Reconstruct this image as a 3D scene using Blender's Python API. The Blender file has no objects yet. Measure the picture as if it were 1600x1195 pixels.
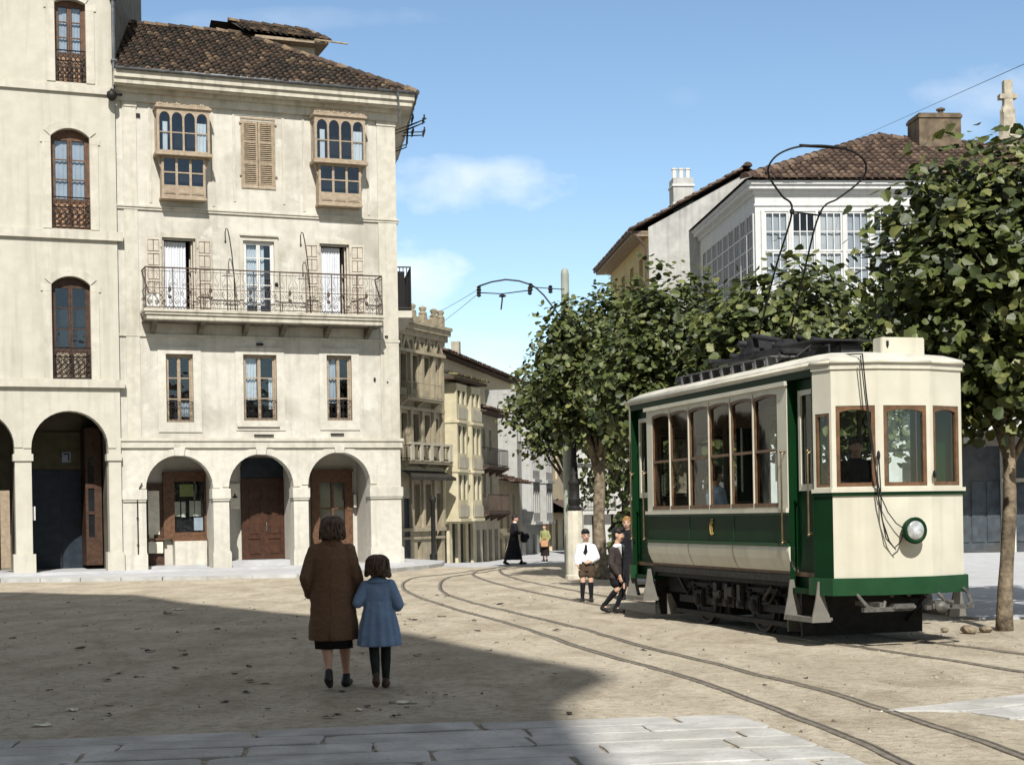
import bpy, bmesh, math, random
import numpy as np
from mathutils import Vector, Matrix, noise as mnoise
R = math.radians
PI = math.pi
rnd = random.Random(7)
scene = bpy.context.scene
COL = scene.collection

# ------------------------------------------------------------------ mesh builder
class MB:
    """collects polygons, then links them as ONE mesh object"""
    def __init__(s):
        s.v = []; s.f = []; s.m = []; s.M = None; s.prims = []
    def add(s, vs, fs, m=0):
        b = len(s.v)
        if s.M is not None:
            vs = [tuple(s.M @ Vector(p)) for p in vs]
        s.v += [tuple(p) for p in vs]
        for f in fs:
            s.f.append([b + i for i in f]); s.m.append(m)
    def poly(s, pts, m=0):
        s.add(pts, [list(range(len(pts)))], m)
    def box(s, x0, x1, y0, y1, z0, z1, m=0):
        vs = [(x0,y0,z0),(x1,y0,z0),(x1,y1,z0),(x0,y1,z0),(x0,y0,z1),(x1,y0,z1),(x1,y1,z1),(x0,y1,z1)]
        s.add(vs, [(0,3,2,1),(4,5,6,7),(0,1,5,4),(1,2,6,5),(2,3,7,6),(3,0,4,7)], m)
    def bevbox(s, x0, x1, y0, y1, z0, z1, b=.01, m=0):
        """box with chamfered long edges (around every face)"""
        xs = (x0, x0+b, x1-b, x1); ys = (y0, y0+b, y1-b, y1); zs = (z0, z0+b, z1-b, z1)
        bm = bmesh.new()
        r = bmesh.ops.create_cube(bm, size=1)
        for v in bm.verts:
            v.co = Vector((x0 if v.co.x < 0 else x1, y0 if v.co.y < 0 else y1, z0 if v.co.z < 0 else z1))
        bmesh.ops.bevel(bm, geom=list(bm.edges), offset=b, segments=2, affect='EDGES')
        bm.verts.index_update()
        s.add([tuple(v.co) for v in bm.verts], [[v.index for v in f.verts] for f in bm.faces], m)
        bm.free()
    def prism(s, pts, a, b, axis='y', m=0):
        """polygon in the plane normal to axis, extruded a..b"""
        n = len(pts)
        def P(p, t):
            if axis == 'y': return (p[0], t, p[1])
            if axis == 'x': return (t, p[0], p[1])
            return (p[0], p[1], t)
        vs = [P(p, a) for p in pts] + [P(p, b) for p in pts]
        fs = [list(range(n))[::-1], list(range(n, 2*n))]
        for i in range(n):
            j = (i+1) % n
            fs.append([i, j, n+j, n+i])
        s.add(vs, fs, m)
    def tube(s, pts, r, n=8, m=0, caps=True, up=None):
        pts = [Vector(p) for p in pts]
        rs = r if isinstance(r, (list, tuple)) else [r]*len(pts)
        t0 = (pts[1]-pts[0]).normalized()
        u = t0.orthogonal().normalized() if up is None else Vector(up)
        vs = []; N = len(pts)
        for i, p in enumerate(pts):
            if i == 0: t = pts[1]-pts[0]
            elif i == N-1: t = pts[-1]-pts[-2]
            else: t = (pts[i+1]-pts[i]).normalized() + (pts[i]-pts[i-1]).normalized()
            if t.length < 1e-9: t = t0
            t = t.normalized()
            u = u - t*u.dot(t)
            if u.length < 1e-6: u = t.orthogonal()
            u.normalize(); w = t.cross(u)
            for k in range(n):
                a = 2*PI*k/n
                vs.append(tuple(p + (u*math.cos(a) + w*math.sin(a))*rs[i]))
        fs = []
        for i in range(N-1):
            for k in range(n):
                k2 = (k+1) % n
                fs.append([i*n+k, i*n+k2, (i+1)*n+k2, (i+1)*n+k])
        if caps:
            fs.append(list(range(n))[::-1]); fs.append([(N-1)*n+k for k in range(n)])
        s.add(vs, fs, m)
    def lathe(s, prof, c=(0,0,0), n=16, m=0, axis='z'):
        vs = []
        for r_, h in prof:
            for k in range(n):
                a = 2*PI*k/n
                x, y = r_*math.cos(a), r_*math.sin(a)
                if axis == 'z': p = (c[0]+x, c[1]+y, c[2]+h)
                elif axis == 'y': p = (c[0]+x, c[1]+h, c[2]+y)
                else: p = (c[0]+h, c[1]+x, c[2]+y)
                vs.append(p)
        fs = []
        N = len(prof)
        for i in range(N-1):
            for k in range(n):
                k2 = (k+1) % n
                fs.append([i*n+k, i*n+k2, (i+1)*n+k2, (i+1)*n+k])
        fs.append(list(range(n))[::-1]); fs.append([(N-1)*n+k for k in range(n)])
        s.add(vs, fs, m)
    def ell(s, c, r, n=14, k=9, m=0, rot=None):
        s.prims.append(('e', s.M, tuple(c), r, rot))
        c = Vector(c); vs = []; fs = []
        r = (r, r, r) if not isinstance(r, (tuple, list)) else r
        for i in range(k+1):
            th = PI*i/k
            for j in range(n):
                ph = 2*PI*j/n
                p = Vector((r[0]*math.sin(th)*math.cos(ph), r[1]*math.sin(th)*math.sin(ph), r[2]*math.cos(th)))
                if rot is not None: p = rot @ p
                vs.append(tuple(c+p))
        for i in range(k):
            for j in range(n):
                j2 = (j+1) % n
                if i == 0: fs.append([i*n, (i+1)*n+j, (i+1)*n+j2])
                elif i == k-1: fs.append([i*n+j, (i+1)*n, i*n+j2])
                else: fs.append([i*n+j, (i+1)*n+j, (i+1)*n+j2, i*n+j2])
        s.add(vs, fs, m)
    def loft(s, rings, n=24, m=0):
        """rings: (x,y,z,rx,ry) horizontal ellipses, bottom to top, capped"""
        s.prims.append(('l', s.M, rings))
        vs = []
        for q in rings:
            x, y, z, rx, ry = q[:5]
            e = q[5] if len(q) > 5 else None
            for k in range(n):
                a = 2*PI*k/n
                f = e(a) if e else 1
                vs.append((x+rx*f*math.cos(a), y+ry*f*math.sin(a), z))
        fs = []
        N = len(rings)
        for i in range(N-1):
            for k in range(n):
                k2 = (k+1) % n
                fs.append([i*n+k, i*n+k2, (i+1)*n+k2, (i+1)*n+k])
        fs.append(list(range(n))[::-1]); fs.append([(N-1)*n+k for k in range(n)])
        s.add(vs, fs, m)
    def caps(s, chain, n=10, m=0):
        """chain of (x,y,z,r): round cones with hemispherical ends, for remeshing"""
        s.prims.append(('c', s.M, chain))
        pts = [Vector(c[:3]) for c in chain]; rs = [c[3] for c in chain]
        P = []; Q = []
        d0 = (pts[1]-pts[0]).normalized(); d1 = (pts[-1]-pts[-2]).normalized()
        for a in (80, 55, 28):
            P.append(pts[0]-d0*rs[0]*math.sin(R(a))); Q.append(rs[0]*math.cos(R(a)))
        P += pts; Q += rs
        for a in (28, 55, 80):
            P.append(pts[-1]+d1*rs[-1]*math.sin(R(a))); Q.append(rs[-1]*math.cos(R(a)))
        s.tube(P, Q, n, m)
    def build(s, name, mats, parent=None, smooth=False, fix=False, ang=None):
        me = bpy.data.meshes.new(name)
        me.from_pydata(s.v, [], s.f)
        if not isinstance(mats, (list, tuple)): mats = [mats]
        for mt in mats: me.materials.append(mt)
        if len(mats) > 1: me.polygons.foreach_set('material_index', s.m)
        if fix:
            bm = bmesh.new(); bm.from_mesh(me)
            bmesh.ops.recalc_face_normals(bm, faces=bm.faces); bm.to_mesh(me); bm.free()
        if smooth:
            me.polygons.foreach_set('use_smooth', [True]*len(me.polygons))
            if ang is not None: me.set_sharp_from_angle(angle=R(ang))
        me.update()
        o = bpy.data.objects.new(name, me); COL.objects.link(o)
        if parent is not None: o.parent = parent
        return o

def thing(name, label, cat, loc=(0,0,0), rz=0, group=None):
    o = bpy.data.objects.new(name, None); COL.objects.link(o)
    o.empty_display_size = .2
    o.location = loc; o.rotation_euler = (0,0,rz)
    o['label'] = label; o['category'] = cat
    if group: o['group'] = group
    return o
def tag(o, label, cat, group=None):
    o['label'] = label; o['category'] = cat
    if group: o['group'] = group
    return o
def struct(o, kind='structure'):
    o['kind'] = kind; return o
def frame_thing(name, label, cat, o, d, group=None):
    """facade frame: origin at left base corner, local x along the facade, y into the house"""
    return thing(name, label, cat, (o[0], o[1], o[2] if len(o) > 2 else 0), math.atan2(d[1], d[0]), group)
def copy_tree(o, parent=None):
    c = o.copy(); COL.objects.link(c)
    if parent is not None:
        c.parent = parent
    for ch in list(o.children): copy_tree(ch, c)
    return c

# ------------------------------------------------------------------ materials
def nt(m):
    m.use_nodes = True
    return m.node_tree.nodes, m.node_tree.links
def mat(name, c, rough=.7, var=.15, scale=6, c2=None, stain=0, stain_c=(.2,.18,.13), bump=0, bscale=40, metal=0, spec=.3, streak=0, trans=0, soil=0, patch=None):
    m = bpy.data.materials.new(name); N, L = nt(m)
    b = N['Principled BSDF']
    b.inputs['Roughness'].default_value = rough; b.inputs['Metallic'].default_value = metal
    b.inputs['Specular IOR Level'].default_value = spec
    tc = N.new('ShaderNodeTexCoord')
    n1 = N.new('ShaderNodeTexNoise'); n1.inputs['Scale'].default_value = scale; n1.inputs['Detail'].default_value = 6
    L.new(tc.outputs['Object'], n1.inputs['Vector'])
    cr = N.new('ShaderNodeValToRGB')
    lo = c2 if c2 else tuple(x*(1-var) for x in c)
    hi = c if c2 else tuple(min(1, x*(1+var)) for x in c)
    cr.color_ramp.elements[0].position = .35; cr.color_ramp.elements[1].position = .65
    cr.color_ramp.elements[0].color = (*lo, 1); cr.color_ramp.elements[1].color = (*hi, 1)
    L.new(n1.outputs['Fac'], cr.inputs['Fac'])
    out = cr.outputs['Color']
    def over(fac_sock, col, amount, p0, p1):
        nonlocal out
        r2 = N.new('ShaderNodeValToRGB'); r2.color_ramp.elements[0].position = p0; r2.color_ramp.elements[1].position = p1
        r2.color_ramp.elements[0].color = (0,0,0,1); r2.color_ramp.elements[1].color = (amount,)*3 + (1,)
        L.new(fac_sock, r2.inputs['Fac'])
        mx = N.new('ShaderNodeMix'); mx.data_type = 'RGBA'
        L.new(r2.outputs['Color'], mx.inputs[0]); L.new(out, mx.inputs[6]); mx.inputs[7].default_value = (*col, 1)
        out = mx.outputs[2]
    if stain:
        n2 = N.new('ShaderNodeTexNoise'); n2.inputs['Scale'].default_value = .55; n2.inputs['Detail'].default_value = 8
        n2.inputs['Roughness'].default_value = .62; n2.inputs['Distortion'].default_value = .4
        L.new(tc.outputs['Object'], n2.inputs['Vector'])
        over(n2.outputs['Fac'], stain_c, stain, .46, .66)
    if patch:
        n6 = N.new('ShaderNodeTexNoise'); n6.inputs['Scale'].default_value = .95; n6.inputs['Detail'].default_value = 7; n6.inputs['Roughness'].default_value = .7
        mq = N.new('ShaderNodeMapping'); mq.inputs['Location'].default_value = (7.3,2.1,4.7); L.new(tc.outputs['Object'], mq.inputs['Vector']); L.new(mq.outputs[0], n6.inputs['Vector'])
        over(n6.outputs['Fac'], patch, .75, .56, .62)
    if streak:
        mp = N.new('ShaderNodeMapping'); mp.inputs['Scale'].default_value = (5, 5, .35)
        L.new(tc.outputs['Object'], mp.inputs['Vector'])
        n3 = N.new('ShaderNodeTexNoise'); n3.inputs['Scale'].default_value = 1; n3.inputs['Detail'].default_value = 5
        L.new(mp.outputs['Vector'], n3.inputs['Vector'])
        over(n3.outputs['Fac'], tuple(x*.45 for x in stain_c), streak, .5, .78)
    if soil:
        n5 = N.new('ShaderNodeTexNoise'); n5.inputs['Scale'].default_value = 28; n5.inputs['Detail'].default_value = 4
        L.new(tc.outputs['Object'], n5.inputs['Vector'])
        over(n5.outputs['Fac'], tuple(x*.4 for x in c), soil, .56, .75)
    L.new(out, b.inputs['Base Color'])
    if bump:
        n4 = N.new('ShaderNodeTexNoise'); n4.inputs['Scale'].default_value = bscale; n4.inputs['Detail'].default_value = 5
        L.new(tc.outputs['Object'], n4.inputs['Vector'])
        bp = N.new('ShaderNodeBump'); bp.inputs['Strength'].default_value = bump; bp.inputs['Distance'].default_value = .02
        L.new(n4.outputs['Fac'], bp.inputs['Height']); L.new(bp.outputs['Normal'], b.inputs['Normal'])
    return m
def glass_mat(name, tint=(.75,.8,.82), refl=.5, wav=.12):
    m = bpy.data.materials.new(name); N, L = nt(m)
    N.remove(N['Principled BSDF']); out = N['Material Output']
    tr = N.new('ShaderNodeBsdfTransparent'); tr.inputs['Color'].default_value = (*tint, 1)
    gl = N.new('ShaderNodeBsdfGlossy'); gl.inputs['Roughness'].default_value = .03; gl.inputs['Color'].default_value = (.9,.93,.95,1)
    tc = N.new('ShaderNodeTexCoord'); nz = N.new('ShaderNodeTexNoise'); nz.inputs['Scale'].default_value = 2.2
    L.new(tc.outputs['Object'], nz.inputs['Vector'])
    bp = N.new('ShaderNodeBump'); bp.inputs['Strength'].default_value = wav; bp.inputs['Distance'].default_value = .05
    L.new(nz.outputs['Fac'], bp.inputs['Height']); L.new(bp.outputs['Normal'], gl.inputs['Normal'])
    lw = N.new('ShaderNodeLayerWeight'); lw.inputs['Blend'].default_value = .5       # Schlick: same from both sides of the pane
    pw = N.new('ShaderNodeMath'); pw.operation = 'POWER'; pw.inputs[1].default_value = 5; L.new(lw.outputs['Facing'], pw.inputs[0])
    mu = N.new('ShaderNodeMath'); mu.operation = 'MULTIPLY_ADD'; mu.inputs[1].default_value = .92; mu.inputs[2].default_value = .05+refl*.2
    L.new(pw.outputs[0], mu.inputs[0])
    mx = N.new('ShaderNodeMixShader'); L.new(mu.outputs[0], mx.inputs['Fac'])
    L.new(tr.outputs[0], mx.inputs[1]); L.new(gl.outputs[0], mx.inputs[2]); L.new(mx.outputs[0], out.inputs['Surface'])
    return m
def leaf_mat(name, c):
    m = bpy.data.materials.new(name); N, L = nt(m)
    b = N['Principled BSDF']; out = N['Material Output']
    tc = N.new('ShaderNodeTexCoord'); nz = N.new('ShaderNodeTexNoise'); nz.inputs['Scale'].default_value = 4.3
    L.new(tc.outputs['Object'], nz.inputs['Vector'])
    cr = N.new('ShaderNodeValToRGB'); cr.color_ramp.elements[0].position = .35; cr.color_ramp.elements[1].position = .68
    cr.color_ramp.elements[0].color = (*[x*.7 for x in c], 1); cr.color_ramp.elements[1].color = (*[x*1.25 for x in c], 1)
    L.new(nz.outputs['Fac'], cr.inputs['Fac']); L.new(cr.outputs['Color'], b.inputs['Base Color'])
    b.inputs['Roughness'].default_value = .48; b.inputs['Specular IOR Level'].default_value = .35
    t = N.new('ShaderNodeBsdfTranslucent'); t.inputs['Color'].default_value = (c[0]*1.6, c[1]*1.7, c[2]*.8, 1)
    mx = N.new('ShaderNodeMixShader'); mx.inputs['Fac'].default_value = .10
    L.new(b.outputs[0], mx.inputs[1]); L.new(t.outputs[0], mx.inputs[2]); L.new(mx.outputs[0], out.inputs['Surface'])
    return m

PLASTER = mat('cream_plaster', (.505,.478,.415), .85, .07, 3, stain=.85, stain_c=(.335,.312,.26), patch=(.56,.54,.485), bump=.25, bscale=18, streak=.28)
PLASTER2 = mat('pale_plaster', (.48,.455,.40), .85, .05, 3, stain=.35, stain_c=(.38,.35,.29), bump=.2, bscale=14, streak=.2)
STONE = mat('pale_stone', (.515,.49,.425), .85, .08, 5, stain=.45, stain_c=(.36,.335,.28), bump=.3, bscale=22, streak=.3)
TRIM = mat('trim_stone', (.48,.45,.38), .85, .09, 4, stain=.3, stain_c=(.36,.33,.25), bump=.2, bscale=20, streak=.4)
CORNICE = mat('cornice_wood', (.46,.425,.35), .8, .1, 4, stain=.4, stain_c=(.3,.26,.19), streak=.55)
SHADE_GRIME = mat('shade_grime_dark', (.13,.115,.09), .9, .3, 3, streak=.7, stain_c=(.1,.08,.06))  # shade painted in: side wall, and balcony underside together with grime
WOOD = mat('brown_wood', (.105,.053,.028), .55, .3, 9, bump=.1, bscale=30)
WOODL = mat('tan_wood', (.31,.245,.175), .7, .15, 8, stain=.25, stain_c=(.2,.14,.09), bump=.15, bscale=30)
WOODR = mat('red_brown_wood', (.05,.021,.011), .5, .25, 8, bump=.1, bscale=30)
WOODD = mat('dark_wood', (.055,.028,.016), .55, .3, 8)
SHUT = mat('shutter_paint', (.45,.405,.335), .75, .1, 8, stain=.2)
LOUV = mat('louver_wood', (.29,.225,.155), .75, .2, 8, stain=.2)
WHITEP = mat('white_paint', (.58,.565,.53), .55, .06, 8)
IRON = mat('wrought_iron', (.018,.016,.015), .55, .3, 20, metal=.3)
IRONB = mat('rusty_iron', (.075,.05,.038), .7, .35, 20)
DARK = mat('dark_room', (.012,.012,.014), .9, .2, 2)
DKBLUE = mat('dark_blue_paint', (.016,.024,.034), .5, .3, 4)
CURT = mat('white_curtain', (.60,.615,.64), .9, .06, 3)
CURT2 = mat('grey_curtain', (.42,.45,.5), .9, .1, 3)
PAPER = mat('paper', (.62,.59,.48), .8, .1, 6)
PAPERG = mat('green_paper', (.33,.35,.12), .8, .1, 6)
INK = mat('ink', (.02,.02,.025), .6, .1, 6)
GLASS = glass_mat('window_glass', refl=.12)
GLASSD = mat('dark_glass', (.012,.014,.017), .08, .5, 1.2, spec=.5)
GLASSG = glass_mat('gallery_glass', (.7,.72,.72), -.08)
ZINC = mat('zinc', (.12,.125,.13), .5, .25, 6, metal=.5)
GREYWALL = mat('grey_wall', (.40,.36,.29), .9, .15, 2, stain=.4)
TILES = [mat('tile_dark', (.043,.031,.023), .9, .35, 9, bump=.3), mat('tile_brown', (.07,.047,.032), .9, .35, 9, bump=.3),
         mat('tile_ochre', (.15,.105,.066), .9, .3, 9, bump=.3), mat('tile_soot', (.033,.027,.021), .9, .3, 9, bump=.3)]
TILESR = [mat('tile_rust', (.088,.058,.042), .9, .3, 9, bump=.3), mat('tile_rust_dark', (.065,.042,.031), .9, .3, 9, bump=.3),
          mat('tile_rust_pale', (.14,.095,.068), .9, .25, 9, bump=.3)]

# ------------------------------------------------------------------ generic facade pieces
def wall_holes(mb, x0, x1, z0, z1, holes, y=0, depth=.25, m=0, mr=None, seg=14):
    """front face at y with (arched) openings and their reveals. hole: (hx0,hx1,hz0,hz1,rise)"""
    if mr is None: mr = m
    xs = sorted(set([x0, x1] + [min(max(h[i], x0), x1) for h in holes for i in (0,1)]))
    zs = sorted(set([z0, z1] + [min(max(h[i], z0), z1) for h in holes for i in (2,3)]))
    for i in range(len(xs)-1):
        for j in range(len(zs)-1):
            cx, cz = (xs[i]+xs[i+1])/2, (zs[j]+zs[j+1])/2
            if any(h[0] < cx < h[1] and h[2] < cz < h[3] for h in holes): continue
            mb.poly([(xs[i],y,zs[j]),(xs[i+1],y,zs[j]),(xs[i+1],y,zs[j+1]),(xs[i],y,zs[j+1])], m)
    for h in holes:
        a, b, c, d, r = h[:5]
        yd = y+depth
        sp = d-r
        bottom_open = len(h) > 5 and h[5]
        mb.poly([(a,y,c),(a,y,sp),(a,yd,sp),(a,yd,c)], mr)
        mb.poly([(b,y,c),(b,yd,c),(b,yd,sp),(b,y,sp)], mr)
        if not bottom_open: mb.poly([(a,y,c),(a,yd,c),(b,yd,c),(b,y,c)], mr)
        if r <= 0:
            mb.poly([(a,y,d),(b,y,d),(b,yd,d),(a,yd,d)], mr)
        else:
            w = (b-a)/2; cx = (a+b)/2
            if r >= w*.98: rad = None
            else: rad = (w*w+r*r)/(2*r)
            P = []
            for k in range(seg+1):
                if rad is None:
                    t = PI - PI*k/seg; P.append((cx+w*math.cos(t), sp+r*math.sin(t)))
                else:
                    t0 = math.asin(w/rad); t = -t0+2*t0*k/seg
                    P.append((cx+rad*math.sin(t), sp+rad*math.cos(t)-(rad-r)))
            for k in range(seg):
                p, q = P[k], P[k+1]
                mb.poly([(p[0],y,p[1]),(q[0],y,q[1]),(q[0],y,d),(p[0],y,d)], m)
                mb.poly([(p[0],y,p[1]),(p[0],yd,p[1]),(q[0],yd,q[1]),(q[0],y,q[1])], mr)
def arc_ring(mb, cx, sp, w, r, t, y0, y1, m=0, seg=18, legs=0):
    """moulding strip of width t round an arch (half width w, rise r), proud from y0 to y1"""
    rad = (w*w+r*r)/(2*r); t0 = math.asin(min(1, w/rad)) if r < w else PI/2
    pts = []
    for k in range(seg+1):
        a = -t0+2*t0*k/seg
        pts.append((math.sin(a), math.cos(a)))
    cz = sp+r-rad
    for k in range(seg):
        a, b = pts[k], pts[k+1]
        q = [(cx+a[0]*rad, cz+a[1]*rad), (cx+b[0]*rad, cz+b[1]*rad), (cx+b[0]*(rad+t), cz+b[1]*(rad+t)), (cx+a[0]*(rad+t), cz+a[1]*(rad+t))]
        mb.prism(q, y0, y1, 'y', m)
    return rad
def lattice(mb, x0, x1, z0, z1, nx, nz, y, bar=.045, rim=.06, depth=.04, m=0, rise=0, inner=None):
    """timber sash: rim and glazing bars round nx x nz panes, front face at y"""
    holes = []
    gx = (x1-x0-2*rim-(nx-1)*bar)/nx; gz = (z1-z0-2*rim-(nz-1)*bar)/nz
    for i in range(nx):
        for j in range(nz):
            a = x0+rim+i*(gx+bar); c = z0+rim+j*(gz+bar)
            holes.append((a, a+gx, c, c+gz, rise if j == nz-1 else 0))
    wall_holes(mb, x0, x1, z0, z1, holes, y, depth, m, seg=8)
    return holes
def curtain(mb, x0, x1, z0, z1, y, folds=7, amp=.02, m=0):
    n = folds*6
    vs = []
    for j, z in enumerate((z0, z0+(z1-z0)*.5, z1)):
        for i in range(n+1):
            x = x0+(x1-x0)*i/n
            vs.append((x+.004*math.sin(i*1.7+j), y+amp*math.sin(2*PI*i/6+.6*math.sin(i*.37))*(1 if j < 2 else .6), z))
    fs = []
    for j in range(2):
        for i in range(n):
            a = j*(n+1)+i
            fs.append([a, a+1, a+n+2, a+n+1])
    mb.add(vs, fs, m)
def scroll(mb, x, y, z0, z1, w, r=.008, n=4, m=0, flip=1):
    """S-shaped wrought scroll between z0 and z1, half width w"""
    pts = []
    for k in range(15):
        t = k/14
        pts.append((x+flip*w*math.sin(2*PI*t), y, z0+(z1-z0)*t))
    mb.tube(pts, r, n, m, caps=False)
def spiral(mb, x, y, z, rad, r=.007, turns=1.2, a0=0, sgn=1, m=0):
    pts = []
    for k in range(13):
        t = k/12; a = a0+sgn*2*PI*turns*t; q = rad*(1-.8*t)
        pts.append((x+q*math.cos(a), y, z+q*math.sin(a)))
    mb.tube(pts, r, 4, m, caps=False)
def tile_plane(mb, O, U, V, inside, nu, nv, su=.23, sv=.36, nm=3, rr=None, weights=None):
    """barrel tiles on the plane O + u*U + v*V (U along the eave, V up the slope)"""
    rr = rr or rnd
    O = Vector(O); U = Vector(U).normalized(); V = Vector(V).normalized(); N_ = U.cross(V).normalized()
    if N_.z < 0: N_ = -N_
    for j in range(nv):
        for i in range(nu):
            u = (i+.5)*su; v = j*sv
            if not inside(u, v+sv*.5): continue
            m = rr.choices(range(nm), weights)[0] if weights else rr.randrange(nm)
            uu = u+rr.uniform(-.012,.012); tw = rr.uniform(-.06,.06)
            r0 = su*.46*rr.uniform(.92,1.05); r1 = r0*.8
            vs = []
            for e, (vv, rad, lift) in enumerate(((v-.04+rr.uniform(-.02,.02), r0, .075), (v+sv+.02, r1, .02))):
                for k in range(6):
                    a = PI*k/5
                    p = O+U*(uu+rad*math.cos(a)+tw*(vv-v))+V*vv+N_*(lift+rad*.75*math.sin(a)-.03)
                    vs.append(tuple(p))
            fs = [[k, k+1, 7+k, 6+k] for k in range(5)] + [[0,1,2,3,4,5]]
            mb.add(vs, fs, m)
def ridge_tiles(mb, A, B, rad=.13, nm=3, rr=None, step=.38):
    rr = rr or rnd
    A = Vector(A); B = Vector(B); L_ = (B-A).length; n = max(1, int(L_/step)); D = (B-A)/L_
    S = D.cross(Vector((0,0,1))).normalized(); U = S.cross(D)
    for i in range(n):
        m = rr.randrange(nm); vs = []
        for t, r_, lf in ((i/n*L_-.02, rad*1.05, .02), ((i+1)/n*L_+.03, rad*.88, 0)):
            for k in range(7):
                a = PI*k/6
                vs.append(tuple(A+D*t+S*r_*math.cos(a)+U*(r_*math.sin(a)*.9+lf-.04)+Vector((0,0,rr.uniform(-.008,.008)))))
        mb.add(vs, [[k,k+1,8+k,7+k] for k in range(6)]+[[0,1,2,3,4,5,6],[13,12,11,10,9,8,7]], m)

# ------------------------------------------------------------------ camera, sun, sky
cam = bpy.data.cameras.new('camera'); camo = bpy.data.objects.new('camera', cam); COL.objects.link(camo)
scene.camera = camo
cam.sensor_fit = 'HORIZONTAL'; cam.sensor_width = 36; cam.lens = 2400/1600*36
cam.shift_y = 207.5/1600; cam.clip_end = 5000; cam.clip_start = .1
roll = math.atan(.018)
camo.matrix_world = Matrix.Translation((0,0,1.59)) @ Matrix.Rotation(R(90), 4, 'X') @ Matrix.Rotation(-0.0, 4, 'Z')
X = Vector((1,0,-.018)).normalized(); Y = Vector((.018,0,1)).normalized(); Z = Vector((0,-1,0))
mw = Matrix((X, Y, Z)).transposed().to_4x4(); mw.translation = (0,0,1.59)
camo.matrix_world = mw

SUN_EL, SUN_AZ = 45, 4      # azimuth: sun stands behind the camera, a little to the left
sd = Vector((math.sin(R(SUN_AZ))*math.cos(R(SUN_EL)), -math.cos(R(SUN_AZ))*math.cos(R(SUN_EL)), math.sin(R(SUN_EL))))
sl = bpy.data.lights.new('sun', 'SUN'); sl.energy = 5.0; sl.angle = R(.5); sl.color = (1,.97,.91)
so = bpy.data.objects.new('sun', sl); COL.objects.link(so)
so.rotation_euler = sd.to_track_quat('Z', 'Y').to_euler(); so.location = (0,-20,40)

world = bpy.data.worlds.new('World'); scene.world = world; world.use_nodes = True
N = world.node_tree.nodes; L = world.node_tree.links
bg = N['Background']
sky = N.new('ShaderNodeTexSky'); sky.sky_type = 'NISHITA'; sky.sun_disc = False
sky.sun_elevation = R(SUN_EL); sky.sun_rotation = math.atan2(sd.x, sd.y)
sky.air_density = 1.0; sky.dust_density = .0; sky.altitude = 700; sky.ozone_density = 2.0
tc = N.new('ShaderNodeTexCoord'); sep = N.new('ShaderNodeSeparateXYZ'); L.new(tc.outputs['Generated'], sep.inputs[0])
def M2(op, a, b=None, c=None, clamp=False):
    n = N.new('ShaderNodeMath'); n.operation = op; n.use_clamp = clamp
    for i, q in enumerate((a, b, c)):
        if q is None: continue
        if isinstance(q, (int, float)): n.inputs[i].default_value = q
        else: L.new(q, n.inputs[i])
    return n.outputs[0]
ax = M2('DIVIDE', sep.outputs['X'], sep.outputs['Y']); el = M2('DIVIDE', sep.outputs['Z'], sep.outputs['Y'])
front = M2('GREATER_THAN', sep.outputs['Y'], .05)
cb = N.new('ShaderNodeCombineXYZ'); L.new(ax, cb.inputs[0]); L.new(M2('MULTIPLY', el, 1.6), cb.inputs[1])
cn = N.new('ShaderNodeTexNoise'); cn.inputs['Scale'].default_value = 26; cn.inputs['Detail'].default_value = 9; cn.inputs['Roughness'].default_value = .55
L.new(cb.outputs[0], cn.inputs['Vector'])
cn2 = N.new('ShaderNodeTexNoise'); cn2.inputs['Scale'].default_value = 9; cn2.inputs['Detail'].default_value = 6
L.new(cb.outputs[0], cn2.inputs['Vector'])
tot = None
for (cx, cz, rx, rz_, amt) in ((-.02,.216,.056,.018,.55), (-.003,.212,.03,.013,.3), (-.058,.158,.028,.021,.85), (.318,.268,.05,.018,.28), (.29,.25,.03,.012,.2), (-.15,.325,.09,.008,.12), (.115,.27,.012,.007,.05), (-.03,.10,.05,.02,.25)):
    u = M2('DIVIDE', M2('SUBTRACT', ax, cx), rx); v = M2('DIVIDE', M2('SUBTRACT', el, cz), rz_)
    d2 = M2('ADD', M2('MULTIPLY', u, u), M2('MULTIPLY', v, v))
    g = M2('SUBTRACT', 1.25, d2, clamp=False)
    nn = M2('MULTIPLY_ADD', M2('SUBTRACT', cn.outputs['Fac'], .5), 3.4, g)
    s_ = M2('MULTIPLY', M2('MULTIPLY', nn, .5, clamp=True), amt)
    tot = s_ if tot is None else M2('MAXIMUM', tot, s_)
tot = M2('MULTIPLY', tot, front)
# unseen warm-white cloud added overhead and behind, for fill in the shade
cn3 = N.new('ShaderNodeTexNoise'); cn3.inputs['Scale'].default_value = 3.2; cn3.inputs['Detail'].default_value = 8
L.new(tc.outputs['Generated'], cn3.inputs['Vector'])
up = M2('MULTIPLY', M2('SUBTRACT', M2('SUBTRACT', sep.outputs['Z'], M2('MULTIPLY', sep.outputs['Y'], .22)), .26), 4.0, clamp=True)
cov = M2('MULTIPLY', M2('SUBTRACT', cn3.outputs['Fac'], .36), 4.5, clamp=True)
over_ = M2('MULTIPLY', M2('MULTIPLY', up, cov), .85)
hs = N.new('ShaderNodeHueSaturation'); hs.inputs['Saturation'].default_value = 1.08; hs.inputs['Value'].default_value = 1.0
tint = N.new('ShaderNodeMix'); tint.data_type = 'RGBA'; tint.blend_type = 'MULTIPLY'; tint.inputs[0].default_value = 1; tint.inputs[7].default_value = (.985,.94,.86,1)   # takes blue out of the sky and its fill light
L.new(sky.outputs[0], tint.inputs[6]); L.new(tint.outputs[2], hs.inputs['Color'])
mx = N.new('ShaderNodeMix'); mx.data_type = 'RGBA'
L.new(tot, mx.inputs[0]); L.new(hs.outputs[0], mx.inputs[6]); mx.inputs[7].default_value = (7.2, 7.3, 7.4, 1)
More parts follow.
